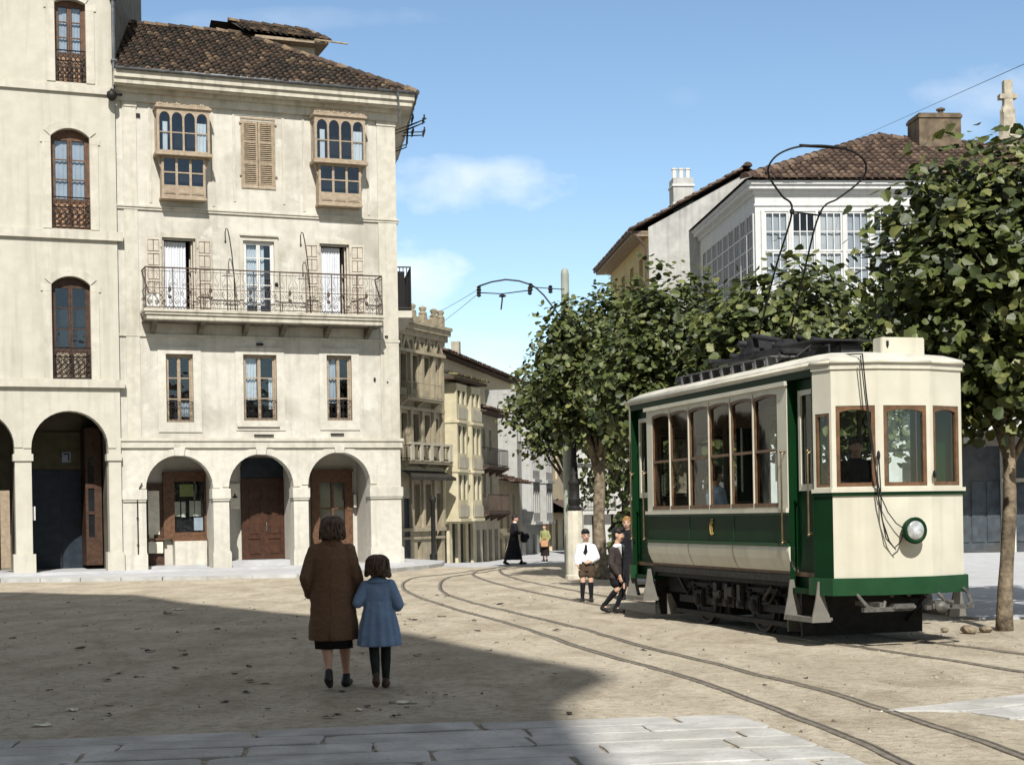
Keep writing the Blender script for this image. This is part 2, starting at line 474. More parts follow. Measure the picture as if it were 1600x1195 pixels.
mx2 = N.new('ShaderNodeMix'); mx2.data_type = 'RGBA'; L.new(over_, mx2.inputs[0]); L.new(mx.outputs[2], mx2.inputs[6]); mx2.inputs[7].default_value = (3.7, 3.35, 2.75, 1)
L.new(mx2.outputs[2], bg.inputs['Color']); bg.inputs['Strength'].default_value = .132
scene.view_settings.view_transform = 'Standard'; scene.view_settings.look = 'None'; scene.view_settings.gamma = 1
scene.view_settings.exposure = 0.42
# ------------------------------------------------------------------ the ground
def gz(x, y):
    if y < 52: return 0
    if y < 66: return -.4*(y-52)/14
    return -.4
def bumpy(x, y):
    return .02*mnoise.noise((x*.35, y*.35, 0))+.010*mnoise.noise((x*1.3, y*1.3, 3))+.006*mnoise.noise((x*3.7, y*3.7, 9))
def dirt_mat():
    m = bpy.data.materials.new('trodden_dirt'); N, L = nt(m); b = N['Principled BSDF']
    b.inputs['Roughness'].default_value = .95; b.inputs['Specular IOR Level'].default_value = .1
    tc = N.new('ShaderNodeTexCoord')
    def nz(sc, det=6, rough=.6, dist=0, stretch=None):
        n = N.new('ShaderNodeTexNoise'); n.inputs['Scale'].default_value = sc; n.inputs['Detail'].default_value = det
        n.inputs['Roughness'].default_value = rough; n.inputs['Distortion'].default_value = dist
        if stretch:
            mp = N.new('ShaderNodeMapping'); mp.inputs['Scale'].default_value = stretch; mp.inputs['Rotation'].default_value = (0,0,-.28)
            L.new(tc.outputs['Object'], mp.inputs['Vector']); L.new(mp.outputs[0], n.inputs['Vector'])
        else: L.new(tc.outputs['Object'], n.inputs['Vector'])
        return n.outputs['Fac']
    def ramp(f, p0, c0, p1, c1):
        r = N.new('ShaderNodeValToRGB'); e = r.color_ramp.elements
        e[0].position = p0; e[0].color = (*c0, 1); e[1].position = p1; e[1].color = (*c1, 1)
        L.new(f, r.inputs['Fac']); return r.outputs['Color']
    def mix(f, a, c, mode='MIX'):
        n = N.new('ShaderNodeMix'); n.data_type = 'RGBA'; n.blend_type = mode
        if isinstance(f, (int, float)): n.inputs[0].default_value = f
        else: L.new(f, n.inputs[0])
        for k, q in ((6, a), (7, c)):
            if isinstance(q, tuple): n.inputs[k].default_value = (*q, 1)
            else: L.new(q, n.inputs[k])
        return n.outputs[2]
    base = ramp(nz(.5, 8, .65, .5), .35, (.385,.335,.256), .65, (.52,.455,.355))
    c1 = mix(ramp(nz(1.3, 8, .7, .8, (1,.45,1)),   .45, (0,0,0), .68, (.8,.8,.8)), base, (.26,.212,.147))
    c2 = mix(ramp(nz(9, 5, .7, .3), .48, (0,0,0), .70, (.7,.7,.7)), c1, (.19,.158,.115))
    c3 = mix(ramp(nz(38, 4, .75), .56, (0,0,0), .70, (.75,.75,.75)), c2, (.14,.118,.09))
    c4 = mix(ramp(nz(60, 2, .5), .62, (0,0,0), .70, (.7,.7,.7)), c3, (.52,.48,.41))
    L.new(c4, b.inputs['Base Color'])
    h1 = nz(7, 8, .7, .3); h2 = nz(50, 4, .6)
    ad = N.new('ShaderNodeMath'); ad.operation = 'MULTIPLY_ADD'; ad.inputs[1].default_value = .35
    L.new(h2, ad.inputs[0]); L.new(h1, ad.inputs[2])
    bp = N.new('ShaderNodeBump'); bp.inputs['Strength'].default_value = .8; bp.inputs['Distance'].default_value = .06
    L.new(ad.outputs[0], bp.inputs['Height']); L.new(bp.outputs[0], b.inputs['Normal'])
    return m
DIRT = dirt_mat()
def ground():
    xs = [-1500,-400,-120,-50,-30,-22] + [-17+.22*i for i in range(128)] + [12,14,18,24,40,80,200,600,1500]
    ys = [-600,-120,-40,-15,-4,2,5] + [7+.22*i for i in range(180)] + [47,48,50,52,54,57,60,63,66,72,80,100,140,250,600,2500]
    nx, ny = len(xs), len(ys)
    vs = []
    for y in ys:
        for x in xs:
            near = 7 <= y < 46.5 and -17 <= x < 11.5
            vs.append((x, y, gz(x, y)+(bumpy(x, y) if near else 0)))
    fs = [[j*nx+i, j*nx+i+1, (j+1)*nx+i+1, (j+1)*nx+i] for j in range(ny-1) for i in range(nx-1)]
    mb = MB(); mb.add(vs, fs); o = mb.build('ground', DIRT, smooth=True); struct(o)
ground()
SLAB = mat('grey_flagstone', (.40,.39,.37), .85, .2, 2.6, stain=.75, stain_c=(.27,.255,.22), bump=.5, bscale=16, soil=.5)
KERB = mat('kerb_stone', (.40,.40,.39), .85, .14, 3, stain=.4, bump=.3, bscale=14, soil=.3)
PAVE = mat('grey_pavement', (.40,.40,.405), .85, .1, 2.2, stain=.4, stain_c=(.33,.32,.3), bump=.3, bscale=14, soil=.25)

def inpoly(x, y, P):
    c = False; n = len(P)
    for i in range(n):
        x1, y1 = P[i]; x2, y2 = P[(i+1) % n]
        if (y1 > y) != (y2 > y) and x < (x2-x1)*(y-y1)/(y2-y1)+x1: c = not c
    return c
def flags(name, O, U, rows, depth, xl, xr, seed, zt=.024):
    """rows of big flagstones with open joints; xl(v), xr(v): ends of a row in local coordinates"""
    rr = random.Random(seed); mb = MB(); U = Vector((U[0],U[1],0)).normalized(); V = Vector((-U.y,U.x,0)); O = Vector((O[0],O[1],0))
    v = 0
    for r_ in range(rows):
        d = depth*rr.uniform(.85,1.15); v0, v1 = v+d, v
        v0, v1 = -v-d, -v
        a0, a1 = xl(v0), xl(v1); b0, b1 = xr(v0), xr(v1)
        u = min(a0, a1)-rr.uniform(0, 1.0)
        while u < max(b0, b1):
            w = rr.uniform(.75, 1.75); g = .011
            k0, k1 = rr.uniform(-.03,.03), rr.uniform(-.03,.03)
            q = [(max(u+g, a0), v0+g), (min(u+w-g+k0, b0), v0+g+rr.uniform(-.006,.006)), (min(u+w-g+k1, b1), v1-g+rr.uniform(-.006,.006)), (max(u+g, a1), v1-g)]
            if q[1][0]-q[0][0] > .08 and q[2][0]-q[3][0] > .08:
                z = zt+rr.uniform(-.007,.007)
                tz = [z+rr.uniform(-.004,.004) for _ in range(4)]
                P = [O+U*p[0]+V*p[1] for p in q]
                C = sum(P, Vector())/4
                O8 = []; T8 = []                       # worn outline: chipped corners and wavering edges
                for a_ in range(4):
                    p0, p1, p2 = P[a_-1], P[a_], P[(a_+1) % 4]; l0, l2 = (p0-p1), (p2-p1)
                    ch = rr.choice((.012,.02,.03,.07)); O8 += [p1+l0.normalized()*min(ch*rr.uniform(.5,1.5), l0.length*.3), p1+l2.normalized()*min(ch, l2.length*.3)]; T8 += [tz[a_]-.001, tz[a_]-.001]
                    for f_ in (.3,.55,.8):
                        m_ = p1.lerp(p2, f_); O8.append(m_+(C-m_).normalized()*rr.uniform(-.004,.009)); T8.append(tz[a_]*(1-f_)+tz[(a_+1)%4]*f_)
                n8 = len(O8); I = [p+(C-p).normalized()*.016 for p in O8]
                vs = [(p.x,p.y,-.02) for p in O8]+[(p.x,p.y,t-.007) for p, t in zip(O8, T8)]+[(p.x,p.y,t) for p, t in zip(I, T8)]
                fs = [[i,(i+1)%n8,n8+(i+1)%n8,n8+i] for i in range(n8)]+[[n8+i,n8+(i+1)%n8,2*n8+(i+1)%n8,2*n8+i] for i in range(n8)]+[[2*n8+i for i in range(n8)]]
                mb.add(vs, fs)
            u += w
        v += d
    o = mb.build(name, SLAB); struct(o); return o
# foreground pavement (two patches either side of the tram line)
flags('pavement', (-3.76,11.21), (5.47,.74), 22, .46, lambda v: -5.5, lambda v: 5.53+v*-.05 - (0.0), 3)
flags('pavement', (2.86,12.08), (1.39,.80), 12, .46, lambda v: -.02+v*-.62+.22*math.sin(v*9), lambda v: 4.2, 5, .012)

# raised sidewalk below the arcades and on along the street
def sheet(name, P, z0, z1, m, zf=None):
    mb = MB()
    n = len(P)
    Z = [(zf(x, y) if zf else 0) for x, y in P]
    mb.add([(x,y,z0+q) for (x,y), q in zip(P, Z)]+[(x,y,z1+q) for (x,y), q in zip(P, Z)],
           [[n+i for i in range(n)]]+[[i,(i+1)%n,n+(i+1)%n,n+i] for i in range(n)])
    o = mb.build(name, m, fix=True); struct(o); return o
walk_front = [(-22,43.6),(-14.07,42.3),(-9.42,41.4),(-5.9,41.9),(-4.6,43.0),(-3.5,45.0),(-2.7,47.4),(-2.3,49.5)]
back = [(-2.5,52),(-3.2,52.5),(-6.2,51.5),(-12,47.5),(-22,43.9+1)]
sheet('sidewalk', walk_front+[(-2.3,52),(-4.0,56),(-9,56),(-26,48)], -.05, .10, PAVE)
# kerb stones along its edge
mb = MB(); rr = random.Random(4)
def along(P, step):
    out = []; 
    for a, b in zip(P[:-1], P[1:]):
        a, b = Vector((*a,0)), Vector((*b,0)); n = max(1, int((b-a).length/step))
        for i in range(n): out.append((a.lerp(b, i/n), a.lerp(b, (i+1)/n)))
    return out
for a, b in along(walk_front, 1.1):
    d = (b-a).normalized(); s_ = Vector((d.y,-d.x,0)); a2 = a+d*.012; b2 = b-d*.012; zt = .108+rr.uniform(-.005,.005)
    P = [a2+s_*.10, b2+s_*.10, b2-s_*.12, a2-s_*.12]
    mb.add([(p.x,p.y,-.05) for p in P]+[(p.x,p.y,zt) for p in P], [[4,5,6,7],[0,1,5,4],[1,2,6,5],[2,3,7,6],[3,0,4,7]])
struct(mb.build('kerb', KERB))
# step slab under the arcades
# paved street going away and pale paving behind the tram
sheet('street', [(-2.2,47.6),(-1.2,47.3),(.5,47.8),(2.2,49.3),(9,50.5),(14,62),(5.5,66),(6.5,110),(3.0,110),(-.6,66.2),(-3.2,60)][:0] or [(-2.25,48.6),(-1.2,47.6),(.6,48.2),(2.4,50.0),(2.4,52),(-2.3,52)], .0, .006, PAVE)
sheet('street', [(-2.3,52.01),(2.4,52.01),(9.2,52.01),(9.3,66),(-3.2,66),(-4.2,57)], .0, .006, PAVE, gz)
sheet('street', [(-3.2,66.01),(9.3,66.01),(9,130),(-3,130)], .0, .006, PAVE, gz)
sheet('pavement', [(6.55,21.6),(5.35,26),(4.0,31.5),(2.6,37.2),(2.45,51.95),(9.0,51.95),(40,51.95),(40,22)], -.02, .035, PAVE)
sheet('pavement', [(9.35,52.01),(9.35,66),(40,66),(40,52.01)], -.02, .035, PAVE, gz)

# ------------------------------------------------------------------ tram lines
def spline(P, n=8):
    P = [Vector((*p, 0)) for p in P]; out = []
    for i in range(len(P)-1):
        p0 = P[max(i-1, 0)]; p1 = P[i]; p2 = P[i+1]; p3 = P[min(i+2, len(P)-1)]
        for k in range(n):
            t = k/n
            out.append(.5*((2*p1)+(-p0+p2)*t+(2*p0-5*p1+4*p2-p3)*t*t+(-p0+3*p1-3*p2+p3)*t**3))
    out.append(P[-1]); return out
STEEL = mat('rail_steel', (.19,.165,.13), .5, .3, 12, metal=.25)
GROOVE = mat('rail_groove', (.05,.04,.032), .9, .3, 10)
def rail(P, parent):
    S = spline(P, 10); mb = MB(); n = len(S)
    prof = [(-.026,-.03,0),(-.024,.006,0),(.0,.009,0),(.022,.007,0),(.026,.001,1),(.052,.000,1),(.055,.006,0),(.064,.006,0),(.066,-.03,0)]
    vs = []
    for i, p in enumerate(S):
        t = (S[min(i+1,n-1)]-S[max(i-1,0)]).normalized(); s_ = Vector((t.y,-t.x,0))
        zb = gz(p.x, p.y)+(bumpy(p.x, p.y)*.75+.006 if 7 < p.y < 46 else .008)
        for a, z, _ in prof:
            q = p+s_*a; vs.append((q.x, q.y, z+zb))
    k = len(prof)
    for i in range(n-1):
        for j in range(k-1):
            mb.add([vs[i*k+j], vs[i*k+j+1], vs[(i+1)*k+j+1], vs[(i+1)*k+j]], [[0,1,2,3]], 1 if prof[j][2] and prof[j+1][2] else 0)
    return mb.build('rail', [STEEL, GROOVE], parent)
t = thing('tram_track', 'empty grooved tram track curving across the dirt in front of the tram', 'tram track', (2,14,0))
t1 = rail([(2.55,3),(2.52,6),(2.39,9.52),(2.15,11.63),(1.74,14.11),(1.04,17.14),(-.03,22.19),(-.60,24.6),(-1.37,27.9),(-2.0,31.0),(-2.46,34.2),(-2.68,37.4),(-2.62,39.9),(-2.3,41.4),(-1.5,43.6),(-.5,47),(.2,50.5),(.9,56)], None)
t2 = rail([(3.6,3),(3.42,6.5),(3.2,9.68),(2.84,12.52),(2.57,13.87),(2.0,16.21),(1.21,19.81),(.33,23.76),(-.51,27.02),(-1.04,29.47),(-1.47,32.06),(-1.72,35.69),(-1.76,38.9),(-1.55,41.2),(-1.0,43.0),(-.1,45.8),(.9,49.5),(1.7,55)], None)
for q in (t1, t2):
    q.parent = t; q.matrix_parent_inverse = Matrix.Translation((-2,-14,0))
t = thing('tram_track', 'grooved tram track on which the green and cream tram stands', 'tram track', (4.4,18,0))
dT = Vector((-.28735,.95783,0))
def along_R(b): return [(b[0]-dT.x*s, b[1]-dT.y*s) for s in (16,10,5,0)]
t1 = rail([(8.35,2.6),(5.90,11.0),(4.84,14.7),(4.02,17.5),(1.92,24.9),(.95,29.0),(.44,31.37),(-.07,33.9),(-.7,37.9),(-1.05,41),(-1.1,43.6),(-.6,46.6),(.05,50),(.75,56)], None)
t2 = rail([(9.35,2.9),(6.90,11.3),(5.84,15.0),(5.00,17.85),(4.39,19.95),(2.95,25.0),(1.90,28.9),(1.15,32.4),(.62,34.9),(.1,38.0),(-.25,41.3),(-.4,44.2),(-.3,46.4),(.5,49.8),(1.4,55)], None)
for q in (t1, t2):
    q.parent = t; q.matrix_parent_inverse = Matrix.Translation((-4.4,-18,0))

# ------------------------------------------------------------------ litter on the dirt
LEAFD = [mat('dry_leaf_dark', (.016,.012,.008), .9, .3, 20), mat('dry_leaf_brown', (.045,.03,.018), .8, .3, 20)]
def litter_leaf(x, y, s, rr, name='dry_leaf'):
    mb = MB(); n = 7; el_ = rr.uniform(.25,1.0); vs = [(0,0,.012*s/.1)]
    for k in range(n):
        a = 2*PI*k/n; q = s*rr.uniform(.45,1.0)
        vs.append((q*math.cos(a), q*el_*math.sin(a), rr.uniform(.0,.28)*s))
    mb.add(vs, [[0,1+k,1+(k+1)%n] for k in range(n)])
    o = mb.build(name, LEAFD[rr.randrange(2)]); o.location = (x, y, bumpy(x,y)+.004); o.rotation_euler = (0,0,rr.uniform(0,6.28)); return o
rr = random.Random(21)
leafpx = []
for i in range(85):
    y = 12.2+19*rr.random()**1.6; x = rr.uniform(-.33*y, .04*y-.1)
    if i % 3: x = rr.choice((-.27,-.2,-.13,-.05))*y+rr.gauss(0,.7)
    tag(litter_leaf(x, y, rr.uniform(.03,.085)*(1+(y-12)/30), rr), 'dry brown leaf lying on the shaded dirt of the square', 'leaf', 'dry leaves on the shaded dirt')
for i in range(14):
    y = rr.uniform(12.6,27); x = rr.uniform(.06*y+.2, .06*y+3.2)
    tag(litter_leaf(x, y, rr.uniform(.03,.06)*(1+(y-12)/40), rr), 'dry brown leaf lying on the sunlit dirt by the rails', 'leaf', 'dry leaves on the sunlit dirt')
def scrap(x, y, w, d, label, mt):
    mb = MB(); q = random.Random(int(x*100)); nx, ny = 6, 3; vs = []
    for j in range(ny+1):
        for i in range(nx+1):
            vs.append((w*(i/nx-.5)+q.uniform(-.1,.1)*w, d*(j/ny-.5)+q.uniform(-.16,.16)*d, q.uniform(.002,.02)))
    mb.add(vs, [[j*(nx+1)+i, j*(nx+1)+i+1, (j+1)*(nx+1)+i+1, (j+1)*(nx+1)+i] for j in range(ny) for i in range(nx)])
    o = mb.build('paper_scrap', mt); o.location = (x, y, bumpy(x,y)+.008); o.rotation_euler = (0,0,q.uniform(-.3,.3)); tag(o, label, 'paper')
for (x, y, w, d, lb) in ((-.93,13.2,.24,.12,'crumpled white paper strip on the dirt behind the girl'),(-3.72,12.05,.22,.14,'white paper scrap near the pavement at the left'),
        (-3.75,13.0,.12,.12,'small folded white paper among leaves at the left'),(-2.65,15.3,.14,.1,'white paper bit on the shaded dirt left of the woman'),(-6.0,27.5,.35,.2,'white paper scrap near the far edge of the shade'),(-1.3,12.75,.1,.12,'pale paper shred on the dirt between girl and pavement')):
    scrap(x, y, w*.7, d*.7, lb, PAPER)

# loose grit and pebbles pressed into the dirt: one object, nobody could count it
rg = random.Random(77); mb = MB()
for i in range(2600):
    y = 8.5+24*rg.random()**1.7; x = rg.uniform(-.36*y, .36*y)
    if y < 12.3 and (x < 1.75 or x > 2.95): continue
    s_ = rg.uniform(.004,.011)*(1+(y-8)/14)*(1 if rg.random() < .93 else 1.9); z = bumpy(x, y); a = rg.uniform(0, 6.28); c_, d_ = math.cos(a)*s_, math.sin(a)*s_; e_ = rg.uniform(.5,1)
    mb.add([(x+c_,y+d_,z-.002),(x-d_*e_,y+c_*e_,z-.002),(x-c_,y-d_,z-.002),(x+d_*e_,y-c_*e_,z-.002),(x+c_*.3,y+d_*.3,z+s_*rg.uniform(.4,.9))], [[0,1,4],[1,2,4],[2,3,4],[3,0,4]], rg.choice((0,1,1,2,2)))
g = mb.build('gravel', [mat('grit_pale', (.40,.355,.28), .95, .2, 3), mat('grit_grey', (.25,.23,.2), .95, .3, 3), mat('grit_dark', (.08,.07,.055), .95, .3, 3)]); struct(g, 'stuff')
# ------------------------------------------------------------------ the corner house with three arches
H1 = frame_thing('corner_house', 'cream four storey house with three arches, long iron balcony and tiled hip roof', 'house', (-11.58,45.57,0), (6200,2400))
W = 8.66
SN = Vector((.975,-.221,0)); SDR = Vector((.221,.975,0))     # outward normal and direction of the side wall
def off(p, back=9.0, x0=.0):
    """outline of the house moved out by p (front and side)"""
    c = (W+.798*p, -p)
    e = Vector((W,0,0))+SN*p+SDR*back
    return [(x0,-p), c, (e.x, e.y)]
def band(mb, z0, z1, p, m=0, x0=.0):
    o = off(p, x0=x0); pts = o+[(o[2][0]-.5, o[2][1]), (W-.2,.1), (x0,.1)]
    mb.prism(pts, z0, z1, 'z', m)
arches = [(.72,2.72,.05,3.58,1.0,True), (3.20,5.20,.05,3.61,1.0,True), (5.66,7.66,.05,3.66,1.0,True)]
wins = [(1.37,2.18,4.57,6.62,0), (3.70,4.73,4.63,6.65,0), (6.31,7.11,4.65,6.68,0)]
doors = [(1.32,2.32,7.86,10.11,0), (3.76,4.72,7.88,10.13,0), (6.15,7.10,7.90,10.15,0)]
shw = (3.80,4.76,11.80,13.80,0)
bays = [(1.18,2.70,11.3,13.9), (5.96,7.52,11.35,14.02)]
holes2 = wins+doors+[shw]+[(1.42,2.45,11.5,13.75,0),(6.2,7.25,11.5,13.85,0)]
mb = MB()
wall_holes(mb, 0, W, 0, 4.0, arches, 0, .45, 1)
wall_holes(mb, 0, W, 4.0, 14.62, holes2, 0, .28, 0)
e = Vector((W,0,0))+SDR*9
mb.poly([(W,0,0),(e.x,e.y,0),(e.x,e.y,14.62),(W,0,14.62)], 0)
mb.poly([(e.x,e.y,0),(0,9,0),(0,9,14.62),(e.x,e.y,14.62)], 0)
mb.poly([(0,9,0),(0,0,0),(0,0,14.62),(0,9,14.62)], 0)
mb.box(.02, W-.02, .3, 8.6, 4.0, 4.1, 0)          # floors (dark rooms behind the windows)
mb.box(.02, W-.02, .3, 8.6, 7.55, 7.65, 0); mb.box(.02, W-.02, .3, 8.6, 11.0, 11.1, 0)
mb.poly([(0,1.74,0),(W,1.74,0),(W,1.74,4.0),(0,1.74,4.0)], 2)      # back wall of the arcade recess
for a, b in ((2.72,3.20),(5.20,5.66)):                          # partitions between the recesses
    mb.box(a+.06, b-.06, .46, 1.74, 0, 4.0, 2)
mb.box(.02,.7,.46,1.74,0,4.0,2); mb.box(7.68,W-.03,.46,1.74,0,4.0,2)
mb.build('wall', [PLASTER, STONE, PLASTER2], H1)
# stone dressings, all a little proud of the wall
for zz in (((3.80,4.00,.07),(4.0,4.09,.11)),((10.90,10.97,.05),(10.97,11.02,.08)),((7.12,7.2,.05),),((14.1,14.34,.10),)):
    mb = MB()
    for q in zz: band(mb, *q)
    mb.build('string_course', TRIM, H1)
for a, b in ((.22,.62),(8.06,W)):
    for z0, z1 in ((4.095,7.115),(7.205,10.895),(11.025,13.95)):
        mb = MB(); mb.box(a, b, -.035, .02, z0, z1)
        if z1 > 13: mb.box(a-.02, b+.02, -.06, .02, 13.95, 14.1)
        mb.build('pilaster', TRIM, H1)
for i, (a,b,c,d,r_) in enumerate(wins):
    mb = MB(); mb.box(a-.24, a, -.03, .05, c-.3, d+.22); mb.box(b, b+.24, -.03, .05, c-.3, d+.22); mb.box(a, b, -.03, .05, d, d+.22); mb.box(a, b, -.032, .05, c-.3, c)
    if i == 1: mb.box(3.48,4.78,-.10,-.031,4.44,4.55)
    mb.build('window_surround', STONE, H1)
for i, (a,b,c,d,r_) in enumerate(doors):
    mb = MB(); mb.box(a-.12, a, -.025, .05, c, d+.14); mb.box(b, b+.12, -.025, .05, c, d+.14); mb.box(a, b, -.025, .05, d, d+.14)
    if i == 1: mb.box(3.66,4.85,-.09,.03,10.27,10.33)
    mb.build('window_surround', TRIM, H1)
for a, b, c, d in ((.98,2.92,11.12,14.05),(3.5,5.1,11.3,14.02),(5.66,7.8,11.12,14.05)):    # thin raised panel round each top window
    mb = MB()
    for q in ((a,a+.07,c,d),(b-.07,b,c,d),(a+.07,b-.07,d-.07,d)): mb.box(q[0], q[1], -.022, .02, q[2], q[3])
    mb.build('wall_panel', TRIM, H1)
for (a,b,c,d,r_,_) in arches:
    mb = MB(); cx = (a+b)/2
    arc_ring(mb, cx, d-1.0, 1.0, 1.0, .20, -.03, .01)
    mb.prism([(cx-.13,d-.02),(cx+.13,d-.02),(cx+.17,d+.225),(cx-.17,d+.225)], -.09, .02)
    mb.build('arch_moulding', STONE, H1)
for a, b in ((.02,.74),(2.68,3.24),(5.16,5.70),(7.62,W+.05)):
    mb = MB(); mb.box(a, b, -.075, .44, 2.26, 2.56); mb.box(a+.02, b-.02, -.05, .43, 2.20, 2.26); mb.build('impost', STONE, H1)
    mb = MB(); mb.box(a-.0, b+.0, -.07, .47, .02, .62); mb.box(a+.015, b-.015, -.045, .46, .62, .67); mb.build('pier_base', STONE, H1)
mb = MB(); mb.box(-.3, W+.3, -.32, 1.7, -.05, .17); mb.box(3.2,5.2,.5,1.7,.17,.34); mb.box(.79,2.64,.75,1.7,.17,.24); mb.build('threshold', PAVE, H1)
# main cornice with the eaves
mb = MB()
for z0, z1, p in ((14.34,14.46,.24),(14.46,14.50,.49),(14.50,14.64,.54),(14.64,14.67,.57),(14.67,14.83,.61),(14.83,14.86,.63)):
    band(mb, z0, z1, p, x0=-.06)
mb.build('cornice', CORNICE, H1)
# roof: front slope, side slope, ridge
mb = MB()
ez = 14.88; rz = 17.86; ry = 4.6; A = Vector((-.02,-.65,ez)); B = Vector((W+.798*.70,-.65,ez)); C = Vector((4.72,ry,rz)); D = Vector((-.02,ry,rz))
E2 = Vector((W,0,ez))+SN*.7+SDR*9.2; F2 = Vector((-.02,9.2,ez)); G2 = C+SDR*1.0
mb.poly([A,B,C,D], 3); mb.poly([B,E2,G2,C], 3); mb.poly([E2,F2,D,C,G2], 3)
sl = math.hypot(ry+.65, rz-ez); 
def ins_front(u, v):
    x = u; hip = (B.x-A.x)-(v/sl)*(B.x-C.x)
    return .0 < x < hip-.05 and v < sl
tile_plane(mb, A+Vector((0,0,.01)), (1,0,0), (0,ry+.65,rz-ez), ins_front, 45, 18, .215, .36, 4, random.Random(3), (4,4,1.0,3))
rV = (C-B)-SDR*((C-B).dot(SDR))
def ins_side(u, v):
    f = v/rV.length; return u > f*((C-B).dot(SDR)) and u < 9.0 and v < rV.length
tile_plane(mb, B+Vector((0,0,.01)), SDR, rV, ins_side, 40, 14, .215, .36, 4, random.Random(5), (4,4,1.2,3))
ridge_tiles(mb, D+Vector((0,0,.05)), C+Vector((0,0,.05)), .15, 3); ridge_tiles(mb, C+Vector((0,0,.05)), B+Vector((0,0,.06)), .14, 3)
ro = mb.build('roof', TILES, H1)
mb = MB(); mb.tube([(-.02,-.67,14.91),(W+.56,-.67,14.91)], .055, 8); 
g2 = Vector((W+.56,-.67,14.91)); mb.tube([tuple(g2), tuple(g2+SDR*9)], .055, 8)
mb.build('gutter', ZINC, H1, smooth=True)
mb = MB(); mb.add([(8.52,-.71,14.9),(8.60,-.71,14.9),(8.74,-.45,13.9),(8.70,-.45,13.9),(8.52,-.70,14.9),(8.60,-.70,14.9),(8.74,-.44,13.9),(8.70,-.44,13.9)],[[0,1,2,3],[4,7,6,5],[0,3,7,4],[1,5,6,2],[2,6,7,3],[0,4,5,1]]); mb.build('hanging_strip', ZINC, H1)
# little roof box (lantern) behind the hip
mb = MB()
mb.box(5.2,7.25,4.5,6.8,15.5,17.72,0); mb.box(6.5,7.0,4.48,4.52,16.86,17.0,1)
mb.build('roof_lantern_wall', [PLASTER2, DARK], H1)
mb = MB(); z_ = .33
mb.poly([(4.75,3.95,17.5+z_),(7.62,3.95,17.42+z_),(7.2,5.4,18.12+z_),(4.55,5.4,18.2+z_)], 3); mb.poly([(7.62,3.95,17.42+z_),(7.62,7,17.42+z_),(7.2,5.4,18.12+z_)], 3); mb.poly([(7.62,7,17.42+z_),(3.9,7,17.5+z_),(3.9,5.4,18.2+z_),(7.2,5.4,18.12+z_)], 3)
mb.box(5.1,7.6,3.97,7.0,17.30+z_,17.40+z_,4)
tile_plane(mb, (4.7,3.93,17.53+z_), (1,0,-.035), (0,1.45,.66), lambda u, v: u < 2.9-.2*v, 14, 4, .215, .36, 4, random.Random(6), (4,4,1.5,3))
ridge_tiles(mb, (4.5,5.4,18.24+z_),(7.2,5.4,18.16+z_), .14, 3); ridge_tiles(mb, (7.2,5.4,18.16+z_),(7.62,3.95,17.46+z_), .12, 3)
mb.tube([(7.1,3.9,17.40+z_),(8.25,3.9,17.36+z_)], .03, 6, 4)
mb.build('roof_lantern_roof', TILES+[LOUV], H1)
